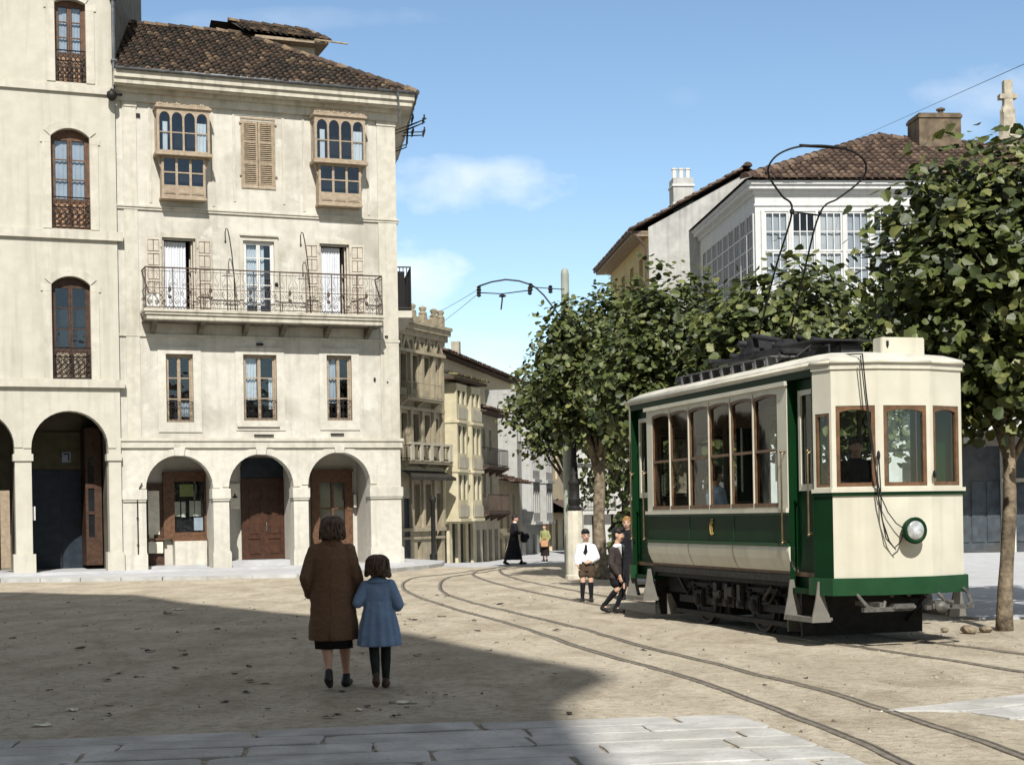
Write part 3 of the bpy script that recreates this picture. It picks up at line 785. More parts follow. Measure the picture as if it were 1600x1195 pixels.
# timber bay windows
def bay(x0, x1, z0, zm, z1, dark):
    mb = MB(); yb = -.52; yl = -.40
    # upper box: front lattice + sides + top
    hs = lattice(mb, x0, x1, zm+.06, z1-.1, 4, 1, yb, .055, .06, .05, 0)
    mb2 = MB()
    # rebuild the front with scalloped arches
    mb = MB()
    n = 4; rim = .07; bar = .055; gx = (x1-x0-2*rim-3*bar)/4; H = []
    for i in range(4):
        a = x0+rim+i*(gx+bar); H.append((a, a+gx, zm+.12, z1-.17, gx*.62))
    wall_holes(mb, x0, x1, zm+.06, z1-.06, H, yb, .05, 0, seg=8)
    for a, b, c, d, r_ in H:
        mb.box(a, b, yb+.02, yb+.045, c+(d-c)*.46, c+(d-c)*.46+.03)
    for xs in (x0, x1):
        s_ = 1 if xs == x0 else -1
        xi = xs+s_*.05
        mb.box(min(xs,xi), max(xs,xi), yb+.051, -.002, zm+.06, zm+.14); mb.box(min(xs,xi), max(xs,xi), yb+.051, -.002, z1-.22, z1-.06)
        mb.box(min(xs,xi), max(xs,xi), yb+.051, yb+.1, zm+.14, z1-.22); mb.box(min(xs,xi), max(xs,xi), -.09, -.002, zm+.14, z1-.22)
    mb.box(x0-.05, x1+.05, yb-.06, .0, z1-.06, z1); mb.box(x0-.02, x1+.02, yb-.03, 0, z1, z1+.03)
    rr = random.Random(int(x0*10))
    for k in range(22):                                            # worn carved cresting
        xx = x0+(x1-x0)*(k+.5)/22; mb.ell((xx, yb+.05, z1+.05+rr.uniform(-.01,.03)), (.045,.03,rr.uniform(.03,.06)), 6, 4)
    mb.box(x0-.06, x1+.06, yb-.07, .0, zm-.03, zm+.06)
    # lower box, narrower
    a0, a1 = x0+.13, x1-.13
    n = 3; rim = .07; bar = .07; gx = (a1-a0-2*rim-2*bar)/3; H2 = []
    zl = z0+.30
    for i in range(3):
        a = a0+rim+i*(gx+bar)
        zmid = (zl+zm-.08)/2
        H2 += [(a, a+gx, zl+.05, zmid-.02, 0), (a, a+gx, zmid+.02, zm-.09, 0)]
    wall_holes(mb, a0, a1, z0, zm-.03, H2, yl, .05, 0)
    for i in range(3):
        a = a0+rim+i*(gx+bar); mb.box(a, a+gx, yl-.02, yl+.0, z0+.09, zl-.03); mb.box(a+.05, a+gx-.05, yl-.03, yl-.019, z0+.12, zl-.06)
    mb.box(a0, a0+.03, yl+.002, 0, z0, zm-.031); mb.box(a1-.03, a1, yl+.002, 0, z0, zm-.031); mb.box(a0-.03, a1+.03, yl-.04, 0, z0-.07, z0)
    mb.prism([(x0,zm-.03),(a0-.001,zm-.03),(a0-.001,zm-.42),(a0-.05,zm-.3),(x0+.03,zm-.12)], yl+.05, yl+.12); mb.prism([(x1,zm-.03),(a1+.001,zm-.03),(a1+.001,zm-.42),(a1+.05,zm-.3),(x1-.03,zm-.12)], yl+.05, yl+.12)
    o = mb.build('bay_window', WOODL, H1, fix=False)
    g = MB()
    for a, b, c, d, r_ in H: g.poly([(a-.01,yb+.035,c-.01),(b+.01,yb+.035,c-.01),(b+.01,yb+.035,d+.01),(a-.01,yb+.035,d+.01)])
    for a, b, c, d, r_ in H2: g.poly([(a-.01,yl+.035,c-.01),(b+.01,yl+.035,c-.01),(b+.01,yl+.035,d+.01),(a-.01,yl+.035,d+.01)])
    g.poly([(x0+.025,yb+.1,zm+.14),(x0+.025,-.09,zm+.14),(x0+.025,-.09,z1-.22),(x0+.025,yb+.1,z1-.22)]); g.poly([(x1-.025,yb+.1,zm+.14),(x1-.025,-.09,zm+.14),(x1-.025,-.09,z1-.22),(x1-.025,yb+.1,z1-.22)])
    g.build('glass', GLASS, o)
    for i in (0, 3):
        c = MB(); a, b, c0, d0, r_ = H[i]
        curtain(c, a+(.0 if i == 3 else .1), b-(.07 if i == 0 else .03), c0, c0+(d0-c0)*.75, yb+.06, 3, .012); c.build('curtain', CURT, o)
    c = MB(); c.box(x0+.06, x1-.06, -.12, -.1, zm+.1, z1-.1); c.build('dark_back', DARK, o)
    c = MB(); c.box(a0+.05, a1-.05, -.12, -.1, z0+.1, zm-.1); c.build('dark_back', DARK, o)
bay(1.16, 2.72, 11.26, 12.5, 13.93, 0); bay(5.94, 7.55, 11.33, 12.58, 14.06, 1)
# louvered shutters
def shutter_pair(x0, x1, z0, z1):
    mb = MB(); mid = (x0+x1)/2
    for a, b in ((x0, mid-.008), (mid+.008, x1)):
        for q in ((a,a+.06,z0,z1),(b-.06,b,z0,z1)): mb.box(q[0], q[1], .0, .05, q[2], q[3])
        for zc in (z0, z0+(z1-z0)*.34, z0+(z1-z0)*.66, z1-.08): mb.box(a+.06, b-.06, .003, .047, zc, zc+.08)
        for k in range(30):
            z = z0+.1+(z1-z0-.16)*k/30
            mb.add([(a+.06,.0,z),(b-.06,.0,z),(b-.06,.045,z+.05),(a+.06,.045,z+.05),(a+.06,.006,z-.008),(b-.06,.006,z-.008)], [[0,1,2,3],[0,4,5,1]])
    mb.box(x0-.05, x0, -.02, .05, z0-.02, z1+.05); mb.box(x1, x1+.05, -.02, .05, z0-.02, z1+.05); mb.box(x0-.06, x1+.06, -.025, .05, z1+.05, z1+.1); mb.box(x0-.05,x1+.05,-.03,.05,z0-.07,z0-.02)
    for x in (x0-.06, x1+.06):
        for z in (z0+.3, z1-.1): mb.box(x-.04, x+.04, -.05, -.02, z, z+.05)
    mb.build('louvered_shutters', LOUV, H1)
    mb = MB(); mb.box(x0,x1,.12,.14,z0,z1); mb.build('dark_back', DARK, H1)
shutter_pair(3.80, 4.76, 11.80, 13.80)
SHADOWJ = mat('shutter_joint', (.13,.105,.08), .9)
# French windows on the balcony
def french(x0, x1, z0, z1, kind):
    mb = MB()
    for q in ((x0,x0+.06,z0,z1),(x1-.06,x1,z0,z1)): mb.box(q[0], q[1], .06, .14, q[2], q[3])
    mb.box(x0+.06, x1-.06, .06, .14, z1-.06, z1); mb.box(x0+.06, x1-.06, .06, .14, z0, z0+.05)
    m_ = WHITEP if kind == 2 else SHUT
    if kind == 2:
        mid = (x0+x1)/2
        lattice(mb, x0+.06, mid-.004, z0+.05, z1-.06, 1, 5, .075, .03, .05, .04); lattice(mb, mid+.004, x1-.06, z0+.05, z1-.06, 1, 5, .075, .03, .05, .04)
    else:
        # one leaf swung inwards, the other side filled by the curtain
        xo = x1-.075
        for zc in (z0+.06, z0+.7, z0+1.25, z1-.13): mb.box(xo-.04, xo, .15, .55, zc, zc+.05)
        mb.box(xo-.04, xo, .15, .2, z0+.05, z1-.07); mb.box(xo-.04, xo, .5, .55, z0+.05, z1-.07)
    o = mb.build('french_window', m_, H1)
    if kind == 2:
        g = MB(); g.poly([(x0+.1,.1,z0+.1),(x1-.1,.1,z0+.1),(x1-.1,.1,z1-.1),(x0+.1,.1,z1-.1)]); g.build('glass', GLASS, o)
        c = MB(); mid = (x0+x1)/2; curtain(c, x0+.1, mid-.03, z0+.3, z1-.12, .19, 5); c.build('curtain', CURT, o)
        c = MB(); curtain(c, mid+.03, mid+.2, z0+.3, z1-.12, .19, 2); c.build('curtain', CURT, o)
    else:
        c = MB(); curtain(c, x0+.07, x0+.07+(x1-x0)*.66, z0+.06, z1-.09, .22, 8, .028); c.build('curtain', CURT, o)
    c = MB(); c.box(x0-.02, x1+.02, .9, .92, z0-.05, z1+.05); c.build('dark_back', DARK, o)
    if kind != 2:
        for side in (-1, 1):
            s_ = MB(); w = .44
            a = x0-.04-w if side < 0 else x1+.04
            xs = (a, a+w)
            tilt = .10 if (side > 0 and kind == 3) else .02
            def yq(x): return -.06-(abs(x-(x0 if side < 0 else x1))*tilt)
            hh = []
            wall_holes(s_, a, a+w, z0+.02, z1-.01, [(a+.05, a+w-.05, z0+.12+k*.42, z0+.12+k*.42+.36, 0) for k in range(5)], -.07, .02, 0)
            s_.box(a+.012, a+w-.012, -.045, -.028, z0+.03, z1-.02, 1)
            for k in range(5):
                for j in range(2): s_.bevbox(a+.062+j*(w-.1)/2, a+.038+(j+1)*(w-.1)/2, -.06, -.046, z0+.14+k*.42, z0+.46+k*.42, .006)
            for z in (z0+.3, z1-.3): s_.box(a-.01 if side > 0 else a+w-.02, a+.02 if side > 0 else a+w+.01, -.09, -.02, z, z+.07)
            q = s_.build('shutter', [SHUT, SHADOWJ], H1)
            if side > 0 and kind == 3:
                q.location = (a, 0, 0); q.data.transform(Matrix.Translation((-a,0,0))); q.rotation_euler = (0,0,R(-16))
french(1.32, 2.32, 7.86, 10.11, 1); french(3.76, 4.72, 7.88, 10.13, 2); french(6.15, 7.10, 7.90, 10.15, 3)
# long balcony
bal = MB()
bx0, bx1 = .68, 7.95; by = -.82
for z0, z1, q in ((7.78,7.86,.04),(7.70,7.78,.0),(7.56,7.70,-.05)): bal.box(bx0-q, bx1+q, by-q, -.0, z0, z1)
for x in (1.0,2.4,3.75,4.9,6.3,7.6):
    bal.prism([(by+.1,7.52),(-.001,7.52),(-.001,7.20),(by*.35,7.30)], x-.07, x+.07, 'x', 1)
bal.box(bx0, bx1, by+.03, -.001, 7.52, 7.559, 1)  # dark layer and brackets below the slab: grime plus shade in the colour
BAL = bal.build('balcony', [CORNICE, SHADE_GRIME], H1)
ir = MB(); yr = by+.05; zb, zt = 7.92, 9.08
def railrun(fx, length, n):
    """n bays of scrollwork along a run; fx(t) -> (x,y)"""
    for i in range(n+1):
        x, y = fx(i/n); ir.box(x-.009, x+.009, y-.009, y+.009, 7.86, zt)
railpts = [(bx0+.03,-.02), (bx0+.03,yr), (bx1-.03,yr), (bx1-.03,-.02)]
for z, r_ in ((zt,.024),(zb,.014),(8.48,.012),(8.98,.009)):
    ir.tube([(p[0],p[1],z) for p in railpts], r_, 6)
N_ = 36
for i in range(N_+1):
    x = bx0+.03+(bx1-bx0-.06)*i/N_
    if i % 4 == 0: ir.box(x-.014, x+.014, yr-.014, yr+.014, 7.86, zt)
    else: ir.tube([(x,yr,zb),(x,yr,zt)], .006, 4)
    if i < N_:
        xm = x+(bx1-bx0-.06)/N_/2; w = .085; fl = 1 if i % 2 else -1
        spiral(ir, xm-.035, yr, 8.33, .075, .009, 1.3, PI/2, 1); spiral(ir, xm+.035, yr, 8.08, .075, .009, 1.3, -PI/2, -1)
        scroll(ir, xm, yr, 8.0, 8.44, .06, .009, flip=fl)
        spiral(ir, xm+fl*.03, yr, 8.6, .06, .0075, 1.3, PI, fl); scroll(ir, xm, yr, 8.5, 8.97, .045, .006, flip=-fl)
        if i % 6 == 3:
            ir.ell((xm, yr, 8.45), (.05,.03,.09), 6, 4); ir.ell((xm, yr, 8.22), (.06,.03,.06), 6, 4)
for x in (bx0+.03, bx1-.03):
    for k in range(1,5): 
        y = yr+(-.02-yr)*k/5; ir.tube([(x,y,zb),(x,y,zt)], .006, 4)
        spiral(ir, x, y, 8.2, .06, .008)
ir.build('railing', IRONB, BAL)
mb = MB(); mb.box(.74,1.13,yr+.03,yr+.05,7.9,8.3); mb.build('board', WHITEP, BAL)
for x, zt2 in ((3.27,10.35),(5.57,10.32)):                          # hooked iron bars standing on the balcony
    mb = MB(); y = -.75
    pts = [(x+.08,y,7.88),(x+.06,y,8.9),(x-.0,y,9.6),(x-.06,y,10.05),(x-.11,y,10.3),(x-.16,y,10.33),(x-.19,y,10.2),(x-.185,y,9.98)]
    mb.tube(pts, .016, 6); mb.ell((x-.185,y,9.93),(.03,.03,.06),6,4); mb.box(x-.3,x+.06,y+.01,y+.03,8.9,8.92)
    mb.build('hooked_bar', IRON, BAL, smooth=True)
mb = MB(); mb.box(4.55,4.65,-.84,-.8,8.62,8.72); mb.ell((4.6,-.82,8.7),.06,6,4); mb.build('lamp_socket', IRON, BAL)
# casement windows of the first floor
def casement(par, x0, x1, z0, z1, y, m, cur=None, nz=3, rail_=True, gl=None, rails=2):
    mb = MB(); mid = (x0+x1)/2
    for q in ((x0,x0+.05),(x1-.05,x1)): mb.box(q[0], q[1], y-.03, y+.06, z0, z1)
    mb.box(x0+.05, x1-.05, y-.03, y+.06, z1-.05, z1); mb.box(x0+.05, x1-.05, y-.03, y+.06, z0, z0+.04)
    lattice(mb, x0+.05, mid, z0+.04, z1-.05, 1, nz, y, .035, .05, .045); lattice(mb, mid, x1-.05, z0+.04, z1-.05, 1, nz, y+.003, .035, .05, .045)
    mb.box(mid-.03, mid+.03, y-.02, y-.001, z0+.04, z1-.05)
    o = mb.build('window', m, par)
    g = MB(); g.poly([(x0+.06,y+.04,z0+.05),(x1-.06,y+.04,z0+.05),(x1-.06,y+.04,z1-.06),(x0+.06,y+.04,z1-.06)]); g.build('glass', gl or GLASS, o)
    for (a, b, c, d, mm) in (cur or []):
        cc = MB(); curtain(cc, a, b, c, d, y+.1, max(2, int((b-a)/.09))); cc.build('curtain', mm, o)
    db = MB(); db.box(x0-.02, x1+.02, y+.9, y+.92, z0-.1, z1+.1); db.build('dark_back', DARK, o)
    if rail_:
        r_ = MB(); zr = z0+.62
        r_.tube([(x0+.01,y-.08,zr),(x1-.01,y-.08,zr)], .014, 5); r_.tube([(x0+.01,y-.08,z0+.06),(x1-.01,y-.08,z0+.06)], .01, 5)
        n = max(4, int((x1-x0)/.13))
        for k in range(n+1):
            x = x0+.02+(x1-x0-.04)*k/n; r_.tube([(x,y-.08,z0+.05),(x,y-.08,zr)], .007, 4)
            if k < n:
                xm = x+(x1-x0-.04)/n/2
                spiral(r_, xm, y-.08, z0+.44, .05, .007); spiral(r_, xm, y-.08, z0+.2, .055, .007, 1.2, PI, -1)
        r_.build('railing', IRON, o)
    return o
casement(H1, 1.37,2.18,4.57,6.62,.13, WOODL, [(1.8,2.1,4.75,5.2,CURT2)])
casement(H1, 3.70,4.73,4.63,6.65,.13, WOODL, [(3.78,4.16,5.28,6.55,CURT),(4.52,4.66,5.0,5.95,CURT)])
casement(H1, 6.31,7.11,4.65,6.68,.13, WOODL, [(6.39,6.66,5.2,6.6,CURT2)])
# shops and door at the back of the arches (y = 1.5)
yb = 1.68
mb = MB(); mb.box(4.0-.1,4.0,yb-.06,1.74,.34,2.9); mb.box(5.24,5.34,yb-.06,1.74,.34,2.9); mb.box(4.0,5.24,yb-.06,1.74,2.8,2.9)
mb.box(3.9,5.34,yb,1.74,2.9,3.3)
for a, b in ((4.0,4.615),(4.625,5.24)):
    wall_holes(mb, a, b, .36, 2.8, [(a+.1,b-.1,.46,1.0,0),(a+.1,b-.1,1.1,2.1,0),(a+.1,b-.1,2.2,2.68,0)], yb-.03, .03)
    for c, d in ((.46,1.0),(1.1,2.1),(2.2,2.68)):
        mb.box(a+.1, b-.1, yb, yb+.01, c, d); mb.bevbox(a+.15, b-.15, yb-.02, yb+.005, c+.05, d-.05, .012)
mb.box(4.59,4.65,yb-.05,yb-.03,.36,2.8)
dr = mb.build('door', WOODR, H1)
mb = MB(); mb.tube([(4.68,yb-.07,1.2),(4.68,yb-.1,1.24),(4.68,yb-.1,1.46),(4.68,yb-.07,1.5)], .014, 6); mb.build('handle', ZINC, dr)
mb = MB(); mb.poly([(3.92,yb-.01,2.92),(5.32,yb-.01,2.92),(5.32,yb-.01,3.55),(3.92,yb-.01,3.55)]); mb.build('fanlight', DKBLUE, H1)
mb = MB(); mb.box(3.55,3.86,yb-.02,1.74,1.95,2.75); nb = mb.build('notice_board', PAPER, H1)
mb = MB(); mb.ell((3.7,yb-.02,2.33),(.09,.012,.04),8,5); mb.ell((3.7,yb-.02,2.38),(.03,.012,.07),6,5); mb.build('emblem', INK, nb)
# left shop window with stone apron
mb = MB()
wall_holes(mb, 1.46, 2.95, 1.05, 3.05, [(1.80,2.72,1.25,2.83,0)], yb-.12, .1)
mb.box(1.46,1.5,yb-.119,1.74,1.05,3.05); mb.box(2.91,2.95,yb-.119,1.74,1.05,3.05); mb.box(1.46,2.95,yb-.16,1.74,3.05,3.12); mb.box(1.7,2.95,yb-.22,1.74,.98,1.05)
sw = mb.build('shop_window', WOOD, H1)
mb = MB(); mb.poly([(1.8,yb-.04,1.25),(2.72,yb-.04,1.25),(2.72,yb-.04,2.83),(1.8,yb-.04,2.83)]); mb.build('glass', GLASS, sw)
mb = MB(); mb.poly([(1.76,1.73,1.2),(2.76,1.73,1.2),(2.76,1.73,2.88),(1.76,1.73,2.88)]); mb.build('dark_back', DARK, sw)
for q, mm in (((1.98,2.4,2.36,2.74),PAPERG),((1.81,1.98,1.75,2.2),PAPER),((2.02,2.15,1.72,2.2),PAPER),((2.27,2.42,1.74,2.22),PAPER),((2.44,2.62,1.75,2.22),PAPER),((2.4,2.68,1.3,1.7),CURT2)):
    mb = MB(); mb.box(q[0], q[1], yb-.032, yb-.026, q[2], q[3]); mb.build('notice', mm, sw)
mb = MB(); mb.box(1.74,2.72,1.22,1.74,.24,.98); mb.build('apron', STONE, H1)
mb = MB(); mb.box(.95,1.46,yb-.05,1.74,.24,2.78); pb = mb.build('poster_panel', WOODD, H1)
for q in ((1.0,1.34,1.2,2.55),(1.02,1.16,.95,1.2)): 
    mb = MB(); mb.box(q[0],q[1],yb-.065,yb-.052,q[2],q[3]); mb.build('poster', PAPER, pb)
mb = MB(); mb.box(.98,1.42,yb-.15,yb-.052,.62,.98); mb.build('letter_box', PAPER, pb); mb = MB(); mb.box(.96,1.5,yb-.2,yb-.052,1.02,1.08); mb.build('shelf', WOOD, pb)
# right shop door
mb = MB()
wall_holes(mb, 6.15, 7.50, .24, 3.10, [(6.42,6.80,.95,2.75,0),(6.88,7.24,.95,2.75,0)], yb-.1, .08)
mb.box(6.15,6.19,yb-.099,1.74,.24,3.1); mb.box(7.46,7.5,yb-.099,1.74,.24,3.1); mb.box(6.12,7.53,yb-.14,1.74,3.1,3.17)
mb.box(6.42,6.8,yb-.12,yb-.1,.35,.85); mb.box(6.88,7.24,yb-.12,yb-.1,.35,.85); mb.box(6.42,7.24,yb-.09,yb-.06,1.9,1.95)
sd2 = mb.build('shop_door', WOOD, H1)
mb = MB(); mb.poly([(6.4,yb-.04,.9),(7.26,yb-.04,.9),(7.26,yb-.04,2.8),(6.4,yb-.04,2.8)]); mb.build('glass', GLASSD, sd2)
mb = MB(); mb.box(7.52,7.60,1.47,1.74,1.95,2.35); mb.build('notice', PAPER, H1)
# services on the wall
mb = MB(); mb.tube([(.46,-.05,.2),(.46,-.05,2.2),(.53,-.06,2.6),(.6,-.1,2.75)], .018, 6); mb.box(.43,.49,-.06,0,.9,.93); mb.box(.43,.49,-.06,0,1.7,1.73); mb.build('conduit', IRON, H1)
mb = MB()
for a, b, z in ((4.0,4.6,4.16),(6.4,6.82,4.2)): mb.box(a, b, -.06, -.003, z, z+.045)
mb.box(4.12,4.32,-.08,0,6.93,7.0); mb.ell((7.85,-.04,5.95),(.04,.04,.06),6,4); mb.ell((8.27,-.04,5.86),.03,6,4); mb.box(8.2,8.3,-.08,-.03,7.28,7.33)
mb.ell((2.3,-.04,9.2),.04,6,4); mb.box(.62,.74,-.05,-.02,13.66,13.76); mb.build('iron_fitting', IRON, H1)
# iron wire bracket under the eaves at the corner
mb = MB()
c0 = Vector((W,0,13.4))
p = lambda s, o_, z: tuple(Vector((W,0,z))+SN*o_+SDR*s)
for s_ in (.3, .75):
    mb.tube([p(s_,0,13.33),p(s_,.42,13.5),p(s_,.46,14.05),p(s_,1.05,14.33)], .022, 5)
    mb.tube([p(s_,.3,13.86),p(s_,1.0,13.9)], .02, 5); mb.tube([p(s_,.0,13.9),p(s_,.95,14.28)], .016, 5)
for o_ in (.62,.98):
    mb.tube([p(.2,o_,14.3),p(.9,o_,14.3)], .02, 5); mb.tube([p(.2,o_,13.88),p(.9,o_,13.88)], .02, 5)
    for s_ in (.3,.75):
        for z in (14.3,13.9): mb.lathe([(.02,0),(.035,.03),(.035,.07),(.02,.1),(.03,.13),(.01,.16)], p(s_,o_,z), 8)
mb.build('wire_bracket', IRON, H1)
# balcony of the side front, seen edge on
mb = MB(); q = lambda s, o_: Vector((W,0,0))+SN*o_+SDR*s
for z0, z1, o_ in ((8.0,8.22,.5),): 
    P = [q(.6,0),q(.6,o_),q(4,o_),q(4,0)]; mb.prism([(v.x,v.y) for v in P], z0, z1, 'z', 0)
for k in range(5):
    v = q(.62,.02+.11*k); mb.tube([(v.x,v.y,8.22),(v.x,v.y,9.62)], .016, 4, 1)
for z in (8.3, 9.62): a, b, c = q(.62,0), q(.62,.48), q(3.98,.48); mb.tube([(a.x,a.y,z),(b.x,b.y,z),(c.x,c.y,z)], .025, 5, 1)
for k in range(24):
    v = q(.62+.14*k,.48); mb.tube([(v.x,v.y,8.22),(v.x,v.y,9.62)], .014, 4, 1)
mb.box(q(.7,0).x, q(.7,0).x+.3, q(.7,0).y, q(.7,0).y+.03, 8.22, 9.5, 1)
mb.build('side_balcony', [TRIM, IRON], H1)

# ------------------------------------------------------------------ the taller house at the left
H2 = frame_thing('arcade_house', 'tall pale plastered house with two deep arches at the left edge', 'house', (-11.58,45.57,0), (6200,2400))
PL = mat('ivory_plaster', (.46,.435,.365), .85, .05, 3, stain=.3, stain_c=(.41,.38,.31), bump=.2, bscale=14, streak=.3)
X0 = -9.2; yf = -.12
lw = [(-1.68,-.80,14.5,16.95,.12),(-1.85,-.75,10.2,13.15,.25),(-1.90,-.80,5.80,8.82,.25)]
lw2 = [(a-3.45,b-3.45,c,d,r_) for a,b,c,d,r_ in lw]
la = [(-2.54,-.36,.05,4.88,1.09,True),(-5.15,-3.0,.05,4.88,1.07,True),(-7.7,-5.6,.05,4.88,1.05,True)]
mb = MB()
wall_holes(mb, X0, 0, 0, 5.6, la, yf, .5, 1); wall_holes(mb, X0, 0, 5.6, 21.5, lw+lw2, yf, .3, 0)
sdp = lambda s, z: (0+SDR.x*s, yf+SDR.y*s, z)
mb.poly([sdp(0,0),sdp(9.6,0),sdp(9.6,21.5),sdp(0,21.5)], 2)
mb.poly([sdp(9.6,0),(X0,9.6,0),(X0,9.6,21.5),sdp(9.6,21.5)], 0); mb.poly([(X0,9.6,0),(X0,yf,0),(X0,yf,21.5),(X0,9.6,21.5)], 0)
mb.poly([(X0,yf,21.5),(0,yf,21.5),sdp(9.6,21.5),(X0,9.6,21.5)], 0)
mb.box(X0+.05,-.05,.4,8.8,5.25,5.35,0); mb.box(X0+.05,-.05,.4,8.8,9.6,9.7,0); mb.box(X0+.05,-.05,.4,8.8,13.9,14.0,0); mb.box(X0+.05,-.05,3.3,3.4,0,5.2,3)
mb.box(-.30,-.05,.4,3.3,0,5.2,3); mb.box(-2.95,-2.6,.42,3.3,0,5.2,3); mb.box(-5.5,-5.2,.42,3.3,0,5.2,3); mb.box(X0+.06,-.06,.41,3.3,5.1,5.2,3)  # arch interior walls get a darker colour to deepen the shade
mb.build('wall', [PL, PL, SHADE_GRIME, mat('shade_dark_wall', (.13,.115,.085), .9, .25, 2, stain=.4)], H2)  # side wall facing away from the sun: its shade is painted in
for q in ((.06,.08,14.20,14.42),(.16,.10,9.90,10.16),(.14,.12,5.56,5.80)):
    mb = MB(); mb.box(X0, q[0], yf-q[1], yf+.05, q[2], q[3]); mb.build('string_course', TRIM, H2)
for (a,b,c,d,r_) in lw+lw2:
    w = (b-a)/2; t_ = .24; mb = MB()
    mb.box(a-t_, a, yf-.03, yf+.04, c, d-r_); mb.box(b, b+t_, yf-.03, yf+.04, c, d-r_)
    mb.box(a-t_-.06, a-.0, yf-.034, yf+.03, d-r_-.2, d-r_); mb.box(b, b+t_+.06, yf-.034, yf+.03, d-r_-.2, d-r_)
    arc_ring(mb, (a+b)/2, d-r_, w, r_, t_, yf-.03, yf+.04); mb.build('window_surround', TRIM, H2)
for (a,b,c,d,r_,_) in la:
    mb = MB(); arc_ring(mb, (a+b)/2, d-r_, (b-a)/2, r_, .22, yf-.03, yf+.02); mb.build('arch_moulding', PL, H2)
for a, b in ((-3.05,-2.49),(-.41,.02),(-5.65,-5.1)):
    mb = MB(); mb.box(a, b, yf-.05, yf+.49, 3.42, 3.62); mb.build('impost', PL, H2)
    mb = MB(); mb.box(a-.03, b+.03, yf-.06, yf+.5, .0, .72); mb.build('pier_base', PL, H2)
mb = MB(); mb.box(X0, -.3, yf-.3, 3.3, -.05, .18); mb.build('threshold', PAVE, H2)
PANELW = mat('orange_brown_panel', (.33,.19,.11), .6, .25, 8)
def tall_window(a, b, c, d, r_):
    mb = MB(); pn = MB(); y = yf+.2; mid = (a+b)/2; zs = c+.86
    for q in ((a,a+.07),(b-.07,b)): mb.box(q[0], q[1], y-.03, y+.05, c, d-r_*.6)
    for x0, x1 in ((a+.07,mid-.004),(mid+.004,b-.07)):
        lattice(mb, x0, x1, zs, d-r_-.02, 1, 3, y, .03, .055, .04, 0)
        lattice(mb, x0, x1, c+.02, zs, 1, 1, y, .03, .06, .02, 0); pn.box(x0+.055, x1-.055, y+.012, y+.03, c+.07, zs-.05)
    wv = (b-a)/2; 
    mb.box(a, b, y+.004, y+.03, d-r_-.02, d-.02)
    o = mb.build('window', WOOD if c > 6 else WOODD, H2); pn.build('lower_panel', PANELW if c > 6 else WOODL, o)
    g = MB(); g.poly([(a+.1,y+.035,zs),(b-.1,y+.035,zs),(b-.1,y+.035,d-r_-.05),(a+.1,y+.035,d-r_-.05)]); g.build('glass', GLASS, o)
    if c > 6:
      cc = MB(); curtain(cc, a+.13, mid-.07, zs+.05, d-r_-.08, y+.09, 3, .01); curtain(cc, mid+.07, b-.13, zs+.05, d-r_-.08, y+.09, 3, .01); cc.build('curtain', CURT2, o)
    db = MB(); db.box(a-.02,b+.02,y+.5,y+.52,c-.1,d+.1); db.build('dark_back', DARK, o)
    rl = MB(); yy = yf-.02
    rl.tube([(a+.01,yy,c+.92),(b-.01,yy,c+.92)], .02, 6); rl.tube([(a+.01,yy,c+.05),(b-.01,yy,c+.05)], .014, 5)
    n = 6
    for k in range(n+1):
        x = a+.03+(b-a-.06)*k/n; rl.tube([(x,yy,c+.03),(x,yy,c+.92)], .01, 4)
        if k < n:
            xm = x+(b-a-.06)/n/2; w = (b-a-.06)/n*.45
            for z0, z1 in ((c+.1,c+.45),(c+.4,c+.75)): scroll(rl, xm, yy, z0, z1, w, .013, 5); scroll(rl, xm, yy, z0, z1, w, .013, 5, flip=-1)
            spiral(rl, xm, yy, c+.8, .06, .012)
    rl.build('railing', IRON, o)
    return o
for q in lw: tall_window(*q)
for q in lw2: tall_window(*q)
# inside the deep arch: dark door with a lintel and number plate, shop front right
y2 = 3.24; dx = .18
mb = MB(); mb.box(-2.55,-.6,y2-.02,3.3,3.28,4.45); lint = mb.build('lintel_panel', mat('olive_panel', (.10,.09,.05), .8, .2, 4), H2)
mb = MB(); mb.box(-1.40,-1.14,y2-.05,y2-.021,3.5,3.82); npl = mb.build('number_plate', mat('plate_blue', (.30,.36,.44), .5, .1, 4), H2)
mb = MB(); 
mb.box(-1.35,-1.28,y2-.06,y2-.051,3.74,3.78); mb.prism([(-1.22,3.54),(-1.18,3.54),(-1.18,3.78),(-1.28,3.78),(-1.28,3.74),(-1.22,3.74)], y2-.06, y2-.051)
mb.build('digit', INK, npl)
mb = MB()
for a, b in ((-2.5,-1.45),):
    mb.box(a, b, y2-.05, y2, .2, 3.26); 
    for c, d in ((.4,1.5),(1.65,3.1)): mb.bevbox(a+.12, b-.12, y2-.075, y2-.04, c, d, .02)
mb.box(-1.43,-.5,y2+.03,y2+.05,.2,3.26)
mb.build('door', DKBLUE, H2)
mb = MB(); wall_holes(mb, -.84, -.36, .3, 4.5, [(-.76,-.58,1.15,1.85,0),(-.76,-.58,1.95,2.65,0),(-.76,-.58,2.8,3.6,0)], 1.85, .06)
mb.box(-.84,-.8,1.851,3.2,.3,4.5)
sf = mb.build('shop_front', WOODD, H2)
mb = MB(); mb.poly([(-.78,1.89,1.1),(-.56,1.89,1.1),(-.56,1.89,3.7),(-.78,1.89,3.7)]); mb.build('glass', GLASSD, sf)
mb = MB(); mb.box(-2.56,-2.44,.1,.3,1.7,2.1); mb.build('wall_box', WHITEP, H2)
mb = MB(); mb.box(-4.9,-3.3,y2-.05,3.3,.2,3.3); mb.build('door', DKBLUE, H2)
mb = MB(); mb.box(-3.35,-3.08,1.4,1.5,.3,2.6); mb.build('shop_front', WOODL, H2)
